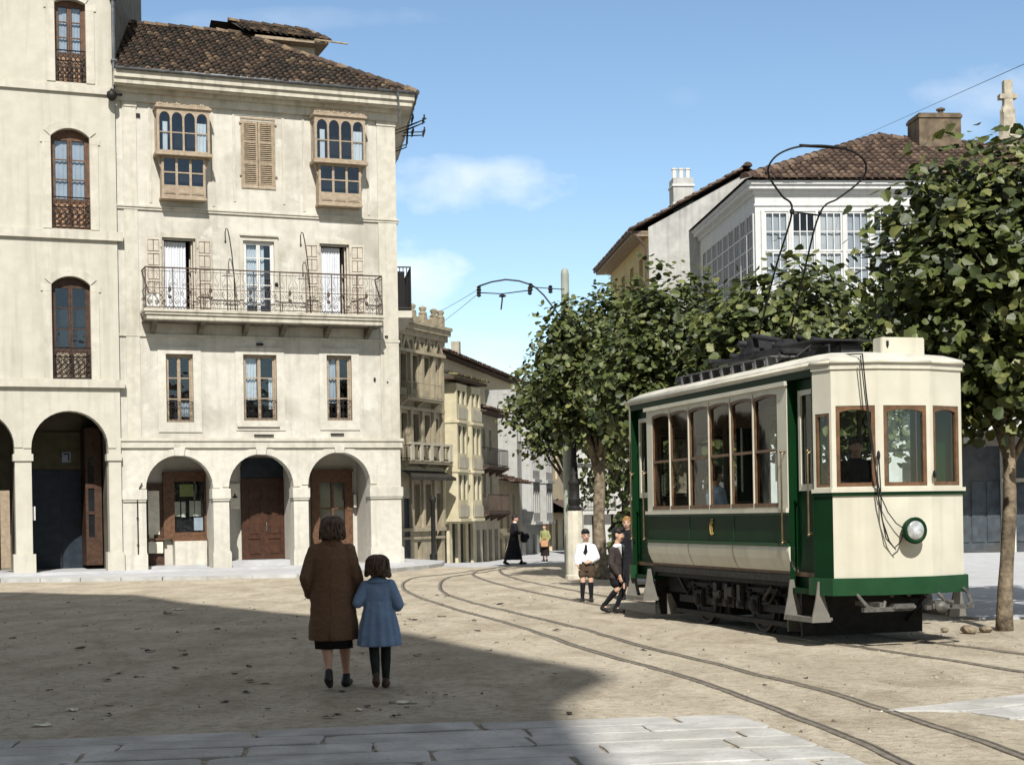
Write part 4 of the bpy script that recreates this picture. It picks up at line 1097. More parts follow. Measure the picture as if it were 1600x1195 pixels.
# downpipe and hopper between the houses
mb = MB(); mb.tube([(-.02,yf-.10,14.5),(-.02,yf-.10,21)], .055, 8); mb.tube([(-.02,yf-.10,14.5),(-.08,yf-.14,14.30)], .05, 8); mb.box(-.1,.06,yf-.17,yf,17.0,17.05); mb.box(-.1,.06,yf-.17,yf,15.2,15.25)
mb.build('downpipe', ZINC, H2, smooth=True, ang=40)
mb = MB(); mb.lathe([(.03,.20),(.07,.14),(.14,.1),(.15,-.05),(.08,-.14),(.03,-.16)], (-.11,yf-.24,14.14), 10); mb.tube([(-.11,yf-.2,14.2),(.2,yf-.12,14.22)], .04, 6); mb.build('rain_hopper', IRON, H2, smooth=True)
# ------------------------------------------------------------------ houses along the street
def shell(mb, L_, H_, holes, depth=6.0, rd=.32, m=0, z0=-.6):
    wall_holes(mb, 0, L_, z0, H_, holes, 0, rd, m, seg=8)
    mb.poly([(L_,0,z0),(L_,depth,z0),(L_,depth,H_),(L_,0,H_)], m); mb.poly([(0,depth,z0),(0,0,z0),(0,0,H_),(0,depth,H_)], m)
    mb.poly([(L_,depth,z0),(0,depth,z0),(0,depth,H_),(L_,depth,H_)], m); mb.poly([(0,0,H_),(L_,0,H_),(L_,depth,H_),(0,depth,H_)], m)
def sash(par, a, b, c, d, y, m, name='window', nz=2, nx=2):
    mb = MB(); lattice(mb, a, b, c, d, nx, nz, y, .035, .05, .03); o = mb.build(name, m, par)
    g = MB(); g.poly([(a,y+.03,c),(b,y+.03,c),(b,y+.03,d),(a,y+.03,d)]); g.build('pane', GLASSD, o)
    return o
def balc(par, x0, x1, z, h, p, ms, mi, step=.11, solid=None, name='balcony'):
    mb = MB(); mb.box(x0, x1, -p, 0, z-.12, z, 0); mb.box(x0-.03, x1+.03, -p-.03, 0, z-.04, z+.0, 0)
    n = max(2, int((x1-x0)/1.2))
    for k in range(n+1):
        x = x0+.05+(x1-x0-.1)*k/n; mb.prism([(-p+.05,z-.12),(-.001,z-.12),(-.001,z-.4)], x-.05, x+.05, 'x', 0)
    o = mb.build(name, ms, par)
    r_ = MB()
    P = [(x0+.02,-.02,0),(x0+.02,-p+.03,0),(x1-.02,-p+.03,0),(x1-.02,-.02,0)]
    for zz in (z+.06, z+h): r_.tube([(q[0],q[1],zz) for q in P], .016, 5)
    for (a, b) in zip(P[:-1], P[1:]):
        a, b = Vector(a), Vector(b); n = max(2, int((b-a).length/step))
        for k in range(n+1):
            v = a.lerp(b, k/n); r_.tube([(v.x,v.y,z),(v.x,v.y,z+h)], .009, 4)
    r_.build('railing', mi, o)
    return o
TAN = mat('tan_stone', (.31,.265,.185), .85, .12, 3, stain=.4, stain_c=(.2,.17,.11), bump=.2, streak=.5)
OCH = mat('yellow_stucco', (.47,.42,.29), .85, .1, 3, stain=.4, stain_c=(.33,.28,.15), streak=.4)
GREYB = mat('grey_beige_stucco', (.37,.335,.26), .85, .1, 3, stain=.4, stain_c=(.26,.23,.17), streak=.4)
CRM = mat('cream_stucco', (.50,.45,.33), .85, .06, 3, stain=.3, stain_c=(.45,.4,.28), streak=.3)
BLW = mat('bluish_white_stucco', (.36,.355,.335), .85, .08, 3, stain=.3, stain_c=(.36,.37,.38), streak=.4)
ORC = mat('warm_cream_stucco', (.60,.48,.31), .85, .06, 3, stain=.3, streak=.2)
MOSS = mat('mossy_tile', (.14,.125,.05), .95, .3, 6, bump=.5)
SHADE = mat('blackened_wood', (.03,.025,.02), .8, .3, 5)

# 1: ornate stone house with balustrade
B = frame_thing('ornate_house', 'narrow tan stone house with pinnacled parapet next to the corner house', 'house', (-4.22,57.0,0), (.4262,.9046))
L_ = 3.62; xs = [(.30,.82),(1.18,1.72),(2.06,2.60)]
hol = [(a,b,6.45,7.72,0) for a,b in xs]+[(a,b,4.25,5.5,0) for a,b in xs]+[(a,b,1.25,2.85,0) for a,b in xs[1:]]+[(3.0,3.3,6.4,7.5,0),(3.0,3.3,4.3,5.4,0),(2.95,3.4,-.5,2.5,0),(.45,.92,-.5,2.3,0),(1.45,1.75,.0,.65,0)]
mb = MB(); shell(mb, L_, 8.6, hol, 6, .26)
mb.build('wall', TAN, B)
mb = MB()
for z0, z1, p in ((8.25,8.4,.12),(8.4,8.62,.26),(8.62,8.82,.4),(8.82,8.94,.48)): mb.box(-.3, L_+.12, -p, .3, z0, z1)
mb.box(0, L_, -.05, .3, 8.94, 9.22)
for z0, z1, p in ((7.78,7.9,.22),(6.02,6.14,.1),(5.62,5.74,.14),(3.35,3.5,.14),(1.05,1.18,.12),(.75,.85,.06)): mb.box(-.3, L_, -p, .02, z0, z1)
for x in (.06,.99,1.89,2.80,3.5):
    mb.box(x-.09, x+.09, -.14, .02, 6.15, 7.78); mb.box(x-.09, x+.09, -.12, .02, 3.9, 5.62); mb.box(x-.08,x+.08,-.1,.02,1.18,3.35)
mb.build('stone_trim', TAN, B)
mb = MB()
for x in (.55,1.45,2.33,3.15):     # pointed relief arches under the cornice
    mb.prism([(x-.36,7.9),(x-.22,7.9),(x,8.32),(x+.22,7.9),(x+.36,7.9),(x+.06,8.5),(x-.06,8.5)], -.17, .0)
    mb.box(x-.44, x-.37, -.19, 0, 7.9, 8.24)
mb.build('gable_relief', TAN, B)
for x in (.35,1.2,2.05,2.95,3.5):
    mb = MB(); mb.box(x-.12, x+.12, -.2, .06, 8.94, 9.34); mb.lathe([(.15,0),(.17,.05),(.10,.1),(.15,.2),(.16,.26),(.06,.32)], (x,-.07,9.34), 8); mb.build('parapet_urn', TAN, B, smooth=True, ang=40)
for (a,b,c,d,_) in hol[:8]: sash(B, a, b, c, d, .2, WOODD if c > 3 else WOODL)
for a in (hol[8], hol[9]): sash(B, *a[:4], .2, WOODD)
mb = MB(); mb.box(2.95,3.4,.2,.24,-.5,2.5); mb.build('door', SHADE, B)
mb = MB(); mb.box(.45,.92,.06,.1,-.5,2.3); mb.box(.5,.87,.04,.061,.0,1.0); mb.box(.5,.87,.04,.061,1.15,2.15); mb.build('door', DKBLUE, B)
balc(B, .1, 2.85, 6.08, .55, .45, TAN, TAN, .09); balc(B, .1, 3.5, 3.72, .55, .5, TAN, SHADE, .09)
mb = MB()
for x in (.25,.95,1.75,2.55,3.3): mb.box(x-.1, x+.1, -.55, -.42, 3.72, 4.3)
mb.box(.1,3.45,-.55,-.42,4.3,4.38); mb.build('balcony_posts', GREYB, B)
mb = MB(); mb.poly([(0,-.1,3.36),(3.5,-.1,3.36),(3.5,-.62,3.1),(0,-.62,3.1)]); mb.box(0,3.5,-.64,-.6,2.98,3.1); mb.build('awning', SHADE, B)

# 2: yellowish house with two columns of glazed bays
B = frame_thing('bay_house', 'narrow yellowish house with two stacks of glazed bays and a mossy roof edge', 'house', (-2.71,60.3,0), (.2796,.9601))
L_ = 4.15
hol = [(.15,.75,-.4,1.3,0),(1.1,1.8,-.4,1.3,0),(2.15,2.85,-.4,1.3,0),(3.2,3.85,-.4,1.3,0),(3.8,4.05,5.7,6.6,0)]
mb = MB(); shell(mb, L_, 7.0, hol, 6, .2); mb.build('wall', OCH, B)
for (a,b,c,d,_) in hol[:4]:
    mb = MB(); mb.box(a,b,.12,.16,c,d); mb.build('door', SHADE, B)
sash(B, *hol[4][:4], .15, WOODD)
for x0, x1 in ((.45,1.75),(2.35,3.6)):
    mb = MB(); H = []
    for z0, z1 in ((1.7,3.35),(3.55,5.3),(5.5,6.7)):
        for k in range(2):
            w = (x1-x0-.12)/2; H.append((x0+.06+k*w+.09, x0+.06+(k+1)*w-.09, z0+.55, z1-.12, 0))
    wall_holes(mb, x0, x1, 1.45, 6.85, H, -.5, .12, 0); mb.poly([(x1,-.5,1.45),(x1,0,1.45),(x1,0,6.85),(x1,-.5,6.85)],0); mb.poly([(x0,0,1.45),(x0,-.5,1.45),(x0,-.5,6.85),(x0,0,6.85)],0); mb.poly([(x0,-.5,1.45),(x1,-.5,1.45),(x1,0,1.45),(x0,0,1.45)],0)
    for z in (1.45,3.4,5.35): mb.box(x0-.04, x1+.04, -.6, -.0, z-.06, z+.06)
    o = mb.build('bay', OCH, B)
    for (a,b,c,d,_) in H:
        g = MB(); g.poly([(a,-.42,c),(b,-.42,c),(b,-.42,d),(a,-.42,d)]); g.build('pane', GLASSD, o)
    for z in (1.56,3.5,5.45): 
        q = MB(); q.box(x0+.02, x1-.02, -.56, -.53, z, z+.45); q.build('panel', GREYB, o)
mb = MB(); mb.box(-.05, L_+.1, -.6, .3, 6.98, 7.08, 1); 
tile_plane(mb, (-.1,-.66,7.10), (1,0,0), (0,2.6,.75), lambda u, v: True, 19, 7, .23, .36, 3, random.Random(1)); mb.poly([(-.1,-.66,7.08),(L_+.25,-.66,7.08),(L_+.25,1.7,7.83),(-.1,1.7,7.83)], 0)
mb.build('roof', [MOSS, TILES[1], TILES[0]], B)

# 3: grey-beige house with two balconies
B = frame_thing('balcony_house', 'grey beige house with deep brown eaves and two iron balconies', 'house', (-1.56,64.5,0), (.2041,.9790))
L_ = 4.85; xs = [(.5,1.0),(1.75,2.25),(3.0,3.5)]
hol = [(a,b,4.45,5.35,0) for a,b in xs]+[(a,b,2.4,3.4,0) for a,b in xs]+[(a,b,-.4,1.0,0) for a,b in ((.3,.95),(1.4,2.2),(2.6,3.3),(3.8,4.5))]
mb = MB(); shell(mb, L_, 6.1, hol, 3.2, .22); mb.build('wall', GREYB, B)
for (a,b,c,d,_) in hol[:6]: sash(B, a, b, c, d, .17, WOODL)
for (a,b,c,d,_) in hol[6:]:
    mb = MB(); mb.box(a,b,.14,.18,c,d); mb.build('door', SHADE, B)
balc(B, .1, 4.3, 3.72, .75, .6, IRONB, IRON, .13); balc(B, .1, 4.5, 1.75, .75, .6, IRONB, IRONB, .1)
mb = MB(); mb.box(-.1, L_+.1, -.6, .3, 5.97, 6.05, 1); mb.poly([(-.1,-.7,6.06),(L_+.1,-.7,6.06),(L_+.1,2.6,6.9),(-.1,2.6,6.9)], 0)
tile_plane(mb, (-.1,-.7,6.08), (1,0,0), (0,3.3,.84), lambda u, v: True, 22, 9, .23, .38, 3, random.Random(2)); mb.build('roof', TILESR, B)

# 4: tall cream house rising behind
B = frame_thing('cream_house', 'tall plain cream house with long red roof rising behind the lower houses', 'house', (-3.02,66.0,0), (.2041,.9790))
L_ = 19.6
hol = [(6.2,6.9,6.9,7.5,0),(10.2,11.4,5.4,7.2,0),(13.2,14.2,5.6,7.4,0),(16,17,5.6,7.4,0),(13.2,14.2,3.2,5.0,0)]
mb = MB(); shell(mb, L_, 8.55, hol, 7, .3); mb.build('wall', CRM, B)
for h in hol: sash(B, *h[:4], .22, WHITEP)
mb = MB(); mb.box(-.2, L_+.2, -.3, .3, 8.5, 8.62, 1); tile_plane(mb, (-.3,-.42,8.66), (1,0,0), (0,3.6,1.25), lambda u, v: True, 76, 10, .265, .38, 3, random.Random(8)); mb.poly([(-.3,-.42,8.64),(L_+.3,-.42,8.64),(L_+.3,2.9,9.9),(-.3,2.9,9.9)], 1); mb.poly([(-.3,7,8.6),(-.3,2.9,9.9),(L_+.3,2.9,9.9),(L_+.3,7,8.6)], 1)
mb.build('roof', TILESR, B)
mb = MB(); mb.box(8.6,9.0,1.2,1.6,9.2,10.1); mb.build('chimney', GREYB, B)

# 5: small house with tiled awning
B = frame_thing('awning_house', 'small tan house with a rusty tiled awning over its three windows', 'house', (-.66,69.3,0), (.2041,.9790))
L_ = 5.1; xs = [(.6,1.2),(2.0,2.6),(3.4,4.0)]
hol = [(a,b,1.0,2.6,0) for a,b in xs]+[(a,b,-.6,.55,0) for a,b in ((.4,.9),(1.6,2.1),(2.8,3.3),(4.0,4.5))]
mb = MB(); shell(mb, L_, 3.25, hol, 4, .22); mb.box(-.05, L_, -.1, .0, .68, .8); mb.build('wall', TAN, B)
for (a,b,c,d,_) in hol[:3]: sash(B, a, b, c, d, .17, WOODL)
for (a,b,c,d,_) in hol[3:]:
    mb = MB(); mb.box(a,b,.14,.18,c,d); mb.build('door', SHADE, B)
mb = MB(); tile_plane(mb, (-.1,-.75,3.08), (1,0,0), (0,1.6,.45), lambda u, v: True, 23, 5, .23, .36, 3, random.Random(4)); mb.poly([(-.1,-.75,3.06),(L_+.1,-.75,3.06),(L_+.1,.85,3.5),(-.1,.85,3.5)], 1); mb.build('roof', TILESR, B)

# 6: bluish white house with bay stacks
B = frame_thing('white_bay_house', 'narrow bluish white house with stacked glazed bays far down the street', 'house', (.30,74.5,-.3), (.1843,.9829))
L_ = 8.2
hol = [(.3,.9,5.4,6.9,0),(4.0,4.6,5.6,6.9,0),(4.0,4.6,3.4,4.8,0),(4.0,4.6,1.6,2.7,0),(.3,1,-.4,.9,0),(2.0,2.8,-.4,.9,0),(4,4.8,-.4,.9,0),(6,6.8,-.4,.9,0)]
mb = MB(); shell(mb, L_, 8.0, hol, 6, .4); mb.box(-.1,L_+.1,-.35,.2,8.0,8.2); mb.build('wall', BLW, B)
for (a,b,c,d,_) in hol: sash(B, a, b, c, d, .33, WHITEP)
for x0, x1 in ((1.2,3.2),(5.2,7.3)):
    mb = MB(); H = [(x0+.12+k*.62, x0+.56+k*.62, z, z+1.25, 0) for k in range(3) for z in (2.0,4.1,6.1)]
    wall_holes(mb, x0, x1, 1.5, 7.7, H, -.55, .1, 0); mb.poly([(x1,-.55,1.5),(x1,0,1.5),(x1,0,7.7),(x1,-.55,7.7)]); mb.poly([(x0,0,1.5),(x0,-.55,1.5),(x0,-.55,7.7),(x0,0,7.7)]); mb.poly([(x0,-.55,1.5),(x1,-.55,1.5),(x1,0,1.5),(x0,0,1.5)]); mb.poly([(x0,-.55,7.7),(x1,-.55,7.7),(x1,0,7.7),(x0,0,7.7)])
    for z in (1.5,3.6,5.6): mb.box(x0-.06,x1+.06,-.66,0,z-.08,z+.06)
    o = mb.build('bay', BLW, B)
    for (a,b,c,d,_) in H:
        g = MB(); g.poly([(a,-.45,c),(b,-.45,c),(b,-.45,d),(a,-.45,d)]); g.build('pane', GLASSD, o)
# 7: warm cream house with brown canopy
B = frame_thing('canopy_house', 'warm cream house with brown canopy far down the street between the trunks', 'house', (1.9,83.0,-.4), (.17,.985))
hol = [(1.2,1.9,4.0,5.6,0),(3.4,4.1,4.0,5.6,0),(.6,1.6,-.2,1.7,0),(3,4,-.2,1.7,0),(6,7,-.2,1.7,0)]
mb = MB(); shell(mb, 10, 6.2, hol, 6, .4); mb.build('wall', ORC, B)
for h in hol: sash(B, *h[:4], .3, WOODD)
mb = MB(); mb.poly([(-.2,-1.2,2.2),(10,-1.2,2.2),(10,.1,2.9),(-.2,.1,2.9)]); mb.poly([(-.2,-1.2,2.1),(-.2,.1,2.1),(10,.1,2.1),(10,-1.2,2.1)]); mb.box(-.2,10,-1.22,-1.2,2.0,2.2); mb.build('canopy', TILESR[0], B)
# 8: white house beyond the trunks
B = frame_thing('white_house', 'plain white house with small windows seen between the tree trunks', 'house', (3.05,72.0,-.4), (.996,.0884))
hol = [(1.5,2.1,3.0,4.1,0),(.5,1.0,3.2,3.7,0),(.7,1.2,.4,1.9,0),(1.6,2.4,-.1,2.1,0),(3,3.6,3.0,4.1,0)]
mb = MB(); shell(mb, 4.6, 5.6, hol, 5, .25); mb.box(-.1,4.7,-.2,.1,4.35,4.45); mb.build('wall', mat('white_stucco', (.44,.435,.41), .85, .05, 3, stain=.25, streak=.25), B)
for h in hol: sash(B, *h[:4], .2, WOODD)
balc(B, .2, 1.8, 2.1, .7, .5, WHITEP, IRON, .12)
mb = MB(); mb.poly([(-.2,-.3,5.55),(4.8,-.3,5.55),(4.8,2.5,6.3),(-.2,2.5,6.3)]); mb.poly([(-.2,5.2,5.55),(-.2,2.5,6.3),(4.8,2.5,6.3),(4.8,5.2,5.55)]); mb.build('roof', TILESR[1], B)

# ------------------------------------------------------------------ the big glazed house and its neighbours at the right
WG = mat('white_gallery_paint', (.50,.50,.49), .7, .05, 4, stain=.3, stain_c=(.5,.49,.46), streak=.3)
WS = mat('white_wash', (.56,.555,.53), .85, .06, 3, stain=.35, stain_c=(.48,.46,.42), streak=.4)
B = frame_thing('gallery_house', 'big white house with glazed top gallery, brown hip roof and large chimney', 'house', (9.43,60.0,0), (2400,213))
L_ = 15.5; H_ = 14.1; x0 = .28
hol = [(8.2,10.1,-.4,4.1,0),(10.6,12.5,-.4,4.1,0),(13.0,15.2,-.4,4.1,0),(1,2.2,.2,3.4,0),(3.4,4.6,.2,3.4,0),(6,7.2,.2,3.4,0)]+[(a,a+1.1,5.6,8.0,0) for a in (1.2,3.9,6.6,9.3,12)]
mb = MB(); wall_holes(mb, x0, L_, -.6, 9.6, hol, 0, .35, 0)
wall_holes(mb, x0, L_, 9.6, H_, [(x0+.22, L_-.25, 10.4, 13.3, 0)], 0, .02, 1)
mb.poly([(x0,9.6,-.6),(x0,0,-.6),(x0,0,9.6),(x0,9.6,9.6)], 0); mb.poly([(L_,0,-.6),(L_,12,-.6),(L_,12,H_),(L_,0,H_)], 0); mb.poly([(L_,12,-.6),(x0,12,-.6),(x0,12,H_),(L_,12,H_)], 0); mb.poly([(x0,12,-.6),(x0,9.6,-.6),(x0,9.6,H_),(x0,12,H_)], 0)
mb.poly([(x0,9.6,9.6),(x0,.0,9.6),(x0,.0,10.6),(x0,9.6,10.6)],1); mb.poly([(x0,9.6,13.3),(x0,.0,13.3),(x0,.0,H_),(x0,9.6,H_)],1); mb.poly([(x0,.2,10.6),(x0,0,10.6),(x0,0,13.3),(x0,.2,13.3)],1)
mb.box(x0+.8, L_-.3, 1.6, 1.7, 9.6, H_-.1, 0); mb.box(x0+1.2,x0+1.3,1.7,11.8,9.6,H_-.1,0); mb.box(x0+.02,L_-.02,.1,11.9,9.5,9.58,0)
mb.build('wall', [WS, WG], B)
# glazed gallery on the front: sash pairs
k = 0; a = x0+.22; wd = 1.083
while a+wd < L_-.2:
    mb = MB(); y = -.03
    mb.box(a, a+.14, y-.06, y+.1, 10.4, 13.3); mb.box(a+.14, a+wd, y-.03, y+.1, 13.28, 13.36)
    lattice(mb, a+.14, a+wd, 11.72, 13.27, 3, 2, y, .04, .07, .04)
    lattice(mb, a+.14, a+wd, 10.42, 11.70, 3, 2, y+.03, .04, .07, .04)
    o = mb.build('gallery_window', WG, B)
    g = MB(); g.poly([(a+.15,y+.035,11.74),(a+wd,y+.035,11.74),(a+wd,y+.035,13.26),(a+.15,y+.035,13.26)]); g.poly([(a+.15,y+.065,10.44),(a+wd,y+.065,10.44),(a+wd,y+.065,11.68),(a+.15,y+.065,11.68)]); g.build('glass', GLASSG, o)
    c = MB(); zt = (13.22, 12.45, 13.22, 13.22, 12.5, 13.22, 13.22)[k % 7]; curtain(c, a+.15, a+wd-.01, 10.45, zt, y+.12, 4, .012); c.build('curtain', (CURT2, CURT, CURT)[k % 3], o)
    k += 1; a += wd
# side gallery facing left
mb = MB()
for k in range(9):
    y0 = .2+k*1.045
    mb.box(x0-.05, x0+.08, y0, y0+.12, 10.6, 13.3)
    for i in range(3): 
        if i: mb.box(x0-.03, x0+.03, y0+.12+i*.308-.02, y0+.12+i*.308+.02, 10.6, 13.3)
    for j in range(5): mb.box(x0-.032, x0+.032, y0+.12, y0+1.045, 10.6+j*.66, 10.66+j*.66)
o = mb.build('side_gallery', WG, B)
g = MB(); g.poly([(x0+.01,9.6,10.6),(x0+.01,.2,10.6),(x0+.01,.2,13.3),(x0+.01,9.6,13.3)]); g.build('glass', GLASSG, o)
mb = MB()
for z0, z1, p in ((13.95,14.12,.10),(14.12,14.28,.3),(14.28,14.42,.38)): mb.box(x0-p, L_+p, -p, 12, z0, z1)
mb.box(x0-.06, L_, -.06, .02, 9.45, 9.6); mb.box(x0-.05, L_, -.05, .02, 13.5, 13.56)
mb.build('cornice', WG, B)
mb = MB(); A_, B_ = Vector((x0-.5,-.5,14.45)), Vector((L_+.5,-.5,14.45)); P_ = Vector((6.9,4.8,17.35)); Q_ = Vector((10.8,4.8,16.9))
dn = [(3,0,0)]
C1, C2 = Vector((x0-.5,12.5,14.45)), Vector((L_+.5,12.5,14.45))
for q in ((A_,B_,Q_,P_),(B_,C2,Q_),(C2,C1,P_,Q_),(C1,A_,P_)): mb.poly([tuple(v) for v in q], 1)
su, sv = .30, .42
V_ = Vector((0,5.3,2.9)); ln = V_.length
def ins(u, v):
    f = v/ln; xl = (P_.x-A_.x)*f; xr = (B_.x-A_.x)-(B_.x-Q_.x)*f
    return xl < u < xr and f < (1 if u < 7.6 else 1-.035*(u-7.6))
tile_plane(mb, A_+Vector((0,0,.03)), (1,0,0), V_, ins, 58, 15, su, sv, 3, random.Random(3))
ridge_tiles(mb, A_+Vector((0,0,.05)), P_+Vector((0,0,.05)), .24, 3, None, .5); ridge_tiles(mb, P_+Vector((0,0,.05)), Q_+Vector((0,0,.05)), .24, 3, None, .5); ridge_tiles(mb, Q_+Vector((0,0,.08)), B_+Vector((0,0,.08)), .2, 3, None, .5)
rf = mb.build('roof', TILESR, B)
mb = MB(); mb.box(8.15,9.95,3.3,4.7,15.6,18.05); mb.box(8.1,10.0,3.25,4.75,17.85,17.97); mb.lathe([(.12,0),(.12,.25),(.2,.28),(.2,.34),(.06,.4)], (9.35,4,18.05), 8); mb.build('chimney', mat('sooty_render', (.12,.09,.06), .9, .35, 3, bump=.3, streak=.5, stain_c=(.3,.25,.18)), rf)
SHOPD = mat('slate_blue_boards', (.045,.055,.065), .6, .3, 3, stain=.5, stain_c=(.09,.08,.065))
for (a,b,c,d,_) in hol[:6]:
    if c < 0:
        mb = MB(); mb.box(a,b,.28,.34,c,d); 
        for j in range(3): mb.box(a+.06+j*(b-a)/3, a-.06+(j+1)*(b-a)/3, .24, .28, .2, 2.6)
        mb.build('shop_front', SHOPD, B)
    else: sash(B, a, b, c, d, .28, WOODD)
for h in hol[6:]: sash(B, *h[:4], .28, WHITEP, nz=3)
mb = MB(); mb.box(8.0,L_,-2.4,0,4.35,4.5); mb.box(8.0,L_,-2.4,-2.32,3.9,4.35); mb.build('shop_canopy', SHADE, B)
mb = MB()
for x in (10.3,12.75): mb.box(x-.22, x+.22, -.06, .02, -.6, 4.3)
mb.box(10.0,12.9,-.09,-.0,2.55,2.7); mb.build('pilaster', GREYB, B)

B = frame_thing('yellow_house', 'yellow house with bare grey gable wall and white chimney at the upper right', 'house', (6.25,70.0,0), (2400,213))
YEL = mat('yellow_wash', (.50,.39,.19), .85, .08, 3, stain=.3, stain_c=(.34,.27,.14), streak=.3)
GAB = mat('grey_gable_render', (.40,.395,.37), .9, .1, 2.5, stain=.7, stain_c=(.25,.245,.225), streak=.5)
mb = MB(); mb.poly([(.2,0,-.6),(9.2,0,-.6),(9.2,0,14.9),(4.8,0,17.1),(.2,0,14.6)], 1)
hl = [(a,a+1.0,z,z+2.1,0) for a in (1.0,3.6,6.2,8.8) for z in (11.4,8.2,5)]
w = MB(); wall_holes(w, 0, 11.4, -.6, 14.6, hl, 0, .3, 0)
for v, f, m_ in [(None, None, None)][:0]: pass
rot = Matrix(((0,1,0,.2),(-1,0,0,11.4),(0,0,1,0),(0,0,0,1)))       # wall facing left: its x runs from the back to the front
mb.add([tuple(rot @ Vector(v)) for v in w.v], w.f, 0)
mb.poly([(9.2,0,-.6),(9.2,11.4,-.6),(9.2,11.4,14.9),(9.2,0,14.9)],1); mb.poly([(9.2,11.4,-.6),(.2,11.4,-.6),(.2,11.4,14.6),(4.8,11.4,17.1),(9.2,11.4,14.9)],1)
mb.build('wall', [YEL, GAB], B)
for (a,b,c,d,_) in hl:
    g = MB(); lattice(g, a, b, c, d, 2, 3, .2, .04, .06, .03); g.v = [tuple(rot @ Vector(v)) for v in g.v]; o = g.build('window', WHITEP, B)
    g = MB(); g.poly([(a,.23,c),(b,.23,c),(b,.23,d),(a,.23,d)]); g.v = [tuple(rot @ Vector(v)) for v in g.v]; g.build('pane', GLASSD, o)
mb = MB(); up = Vector((5.1,0,2.75))
mb.poly([(-.55,-.25,14.45),(-.55,11.8,14.45),(4.8,11.8,17.3),(4.8,-.25,17.3)], 1); mb.poly([(4.8,-.25,17.3),(4.8,11.8,17.3),(9.7,11.8,14.7),(9.7,-.25,14.7)], 1)
mb.box(-.55,.2,.0,11.6,14.25,14.40,3); mb.poly([(-.55,0,14.43),(.2,0,14.43),(.2,0,14.2),(-.3,0,14.2)],3)
tile_plane(mb, (-.6,-.25,14.47), (0,1,0), (5.35,0,2.85), lambda u, v: u < 1.0 or v < .5, 40, 14, .3, .42, 3, random.Random(9))
ridge_tiles(mb, (4.8,-.3,17.36), (4.8,11.8,17.36), .2, 3, None, .5)
rf = mb.build('roof', TILESR+[LOUV], B)
mb = MB(); mb.tube([(-.62,-.1,14.4),(-.62,11.6,14.4)], .07, 6); mb.tube([(-.55,-.02,14.35),(-.2,-.05,14.0),(.05,-.05,13.7),(.05,-.05,.2)], .06, 6); mb.build('gutter', IRONB, B)
mb = MB(); mb.box(1.65,2.6,1.3,2.3,15.0,17.15,0); mb.box(1.6,2.65,1.25,2.35,16.75,16.85,1); mb.box(1.62,2.63,1.27,2.33,15.9,16.0,1)
for k in range(3): mb.lathe([(.11,0),(.12,.45),(.15,.47),(.15,.53)], (1.8+.32*k,1.8,17.15), 8, 1)
mb.build('chimney', [GAB, WHITEP], rf)

# church pinnacle
SP = mat('lichen_stone', (.36,.32,.25), .9, .25, 3, bump=.4, stain=.4, stain_c=(.2,.18,.13))
B = thing('church_tower', 'pale weathered stone church pinnacle with cross rising behind the right tree', 'church tower', (24.55,75,0))
mb = MB(); mb.box(-2.2,2.2,-2.2,2.2,-.6,14.5); mb.box(-2.4,2.4,-2.4,2.4,14.2,14.5); mb.build('shaft', SP, B)
mb = MB(); mb.lathe([(2.2,0),(1.3,1.2),(.62,2.6),(.55,4.3),(.62,4.5),(.72,4.75),(.85,4.85),(.85,5.0),(.5,5.1),(.42,5.5),(.36,6.4),(.3,6.6)], (0,0,14.5), 8); mb.build('pinnacle', SP, B)
mb = MB(); mb.prism([(-.24,20.9),(.24,20.9),(.2,21.3),(.2,22.35),(-.2,22.35),(-.2,21.3)], -.2, .2); mb.box(-.42,.42,-.22,.22,21.45,21.68); mb.box(-.3,.3,-.25,.25,20.75,20.95); mb.build('cross', SP, B)
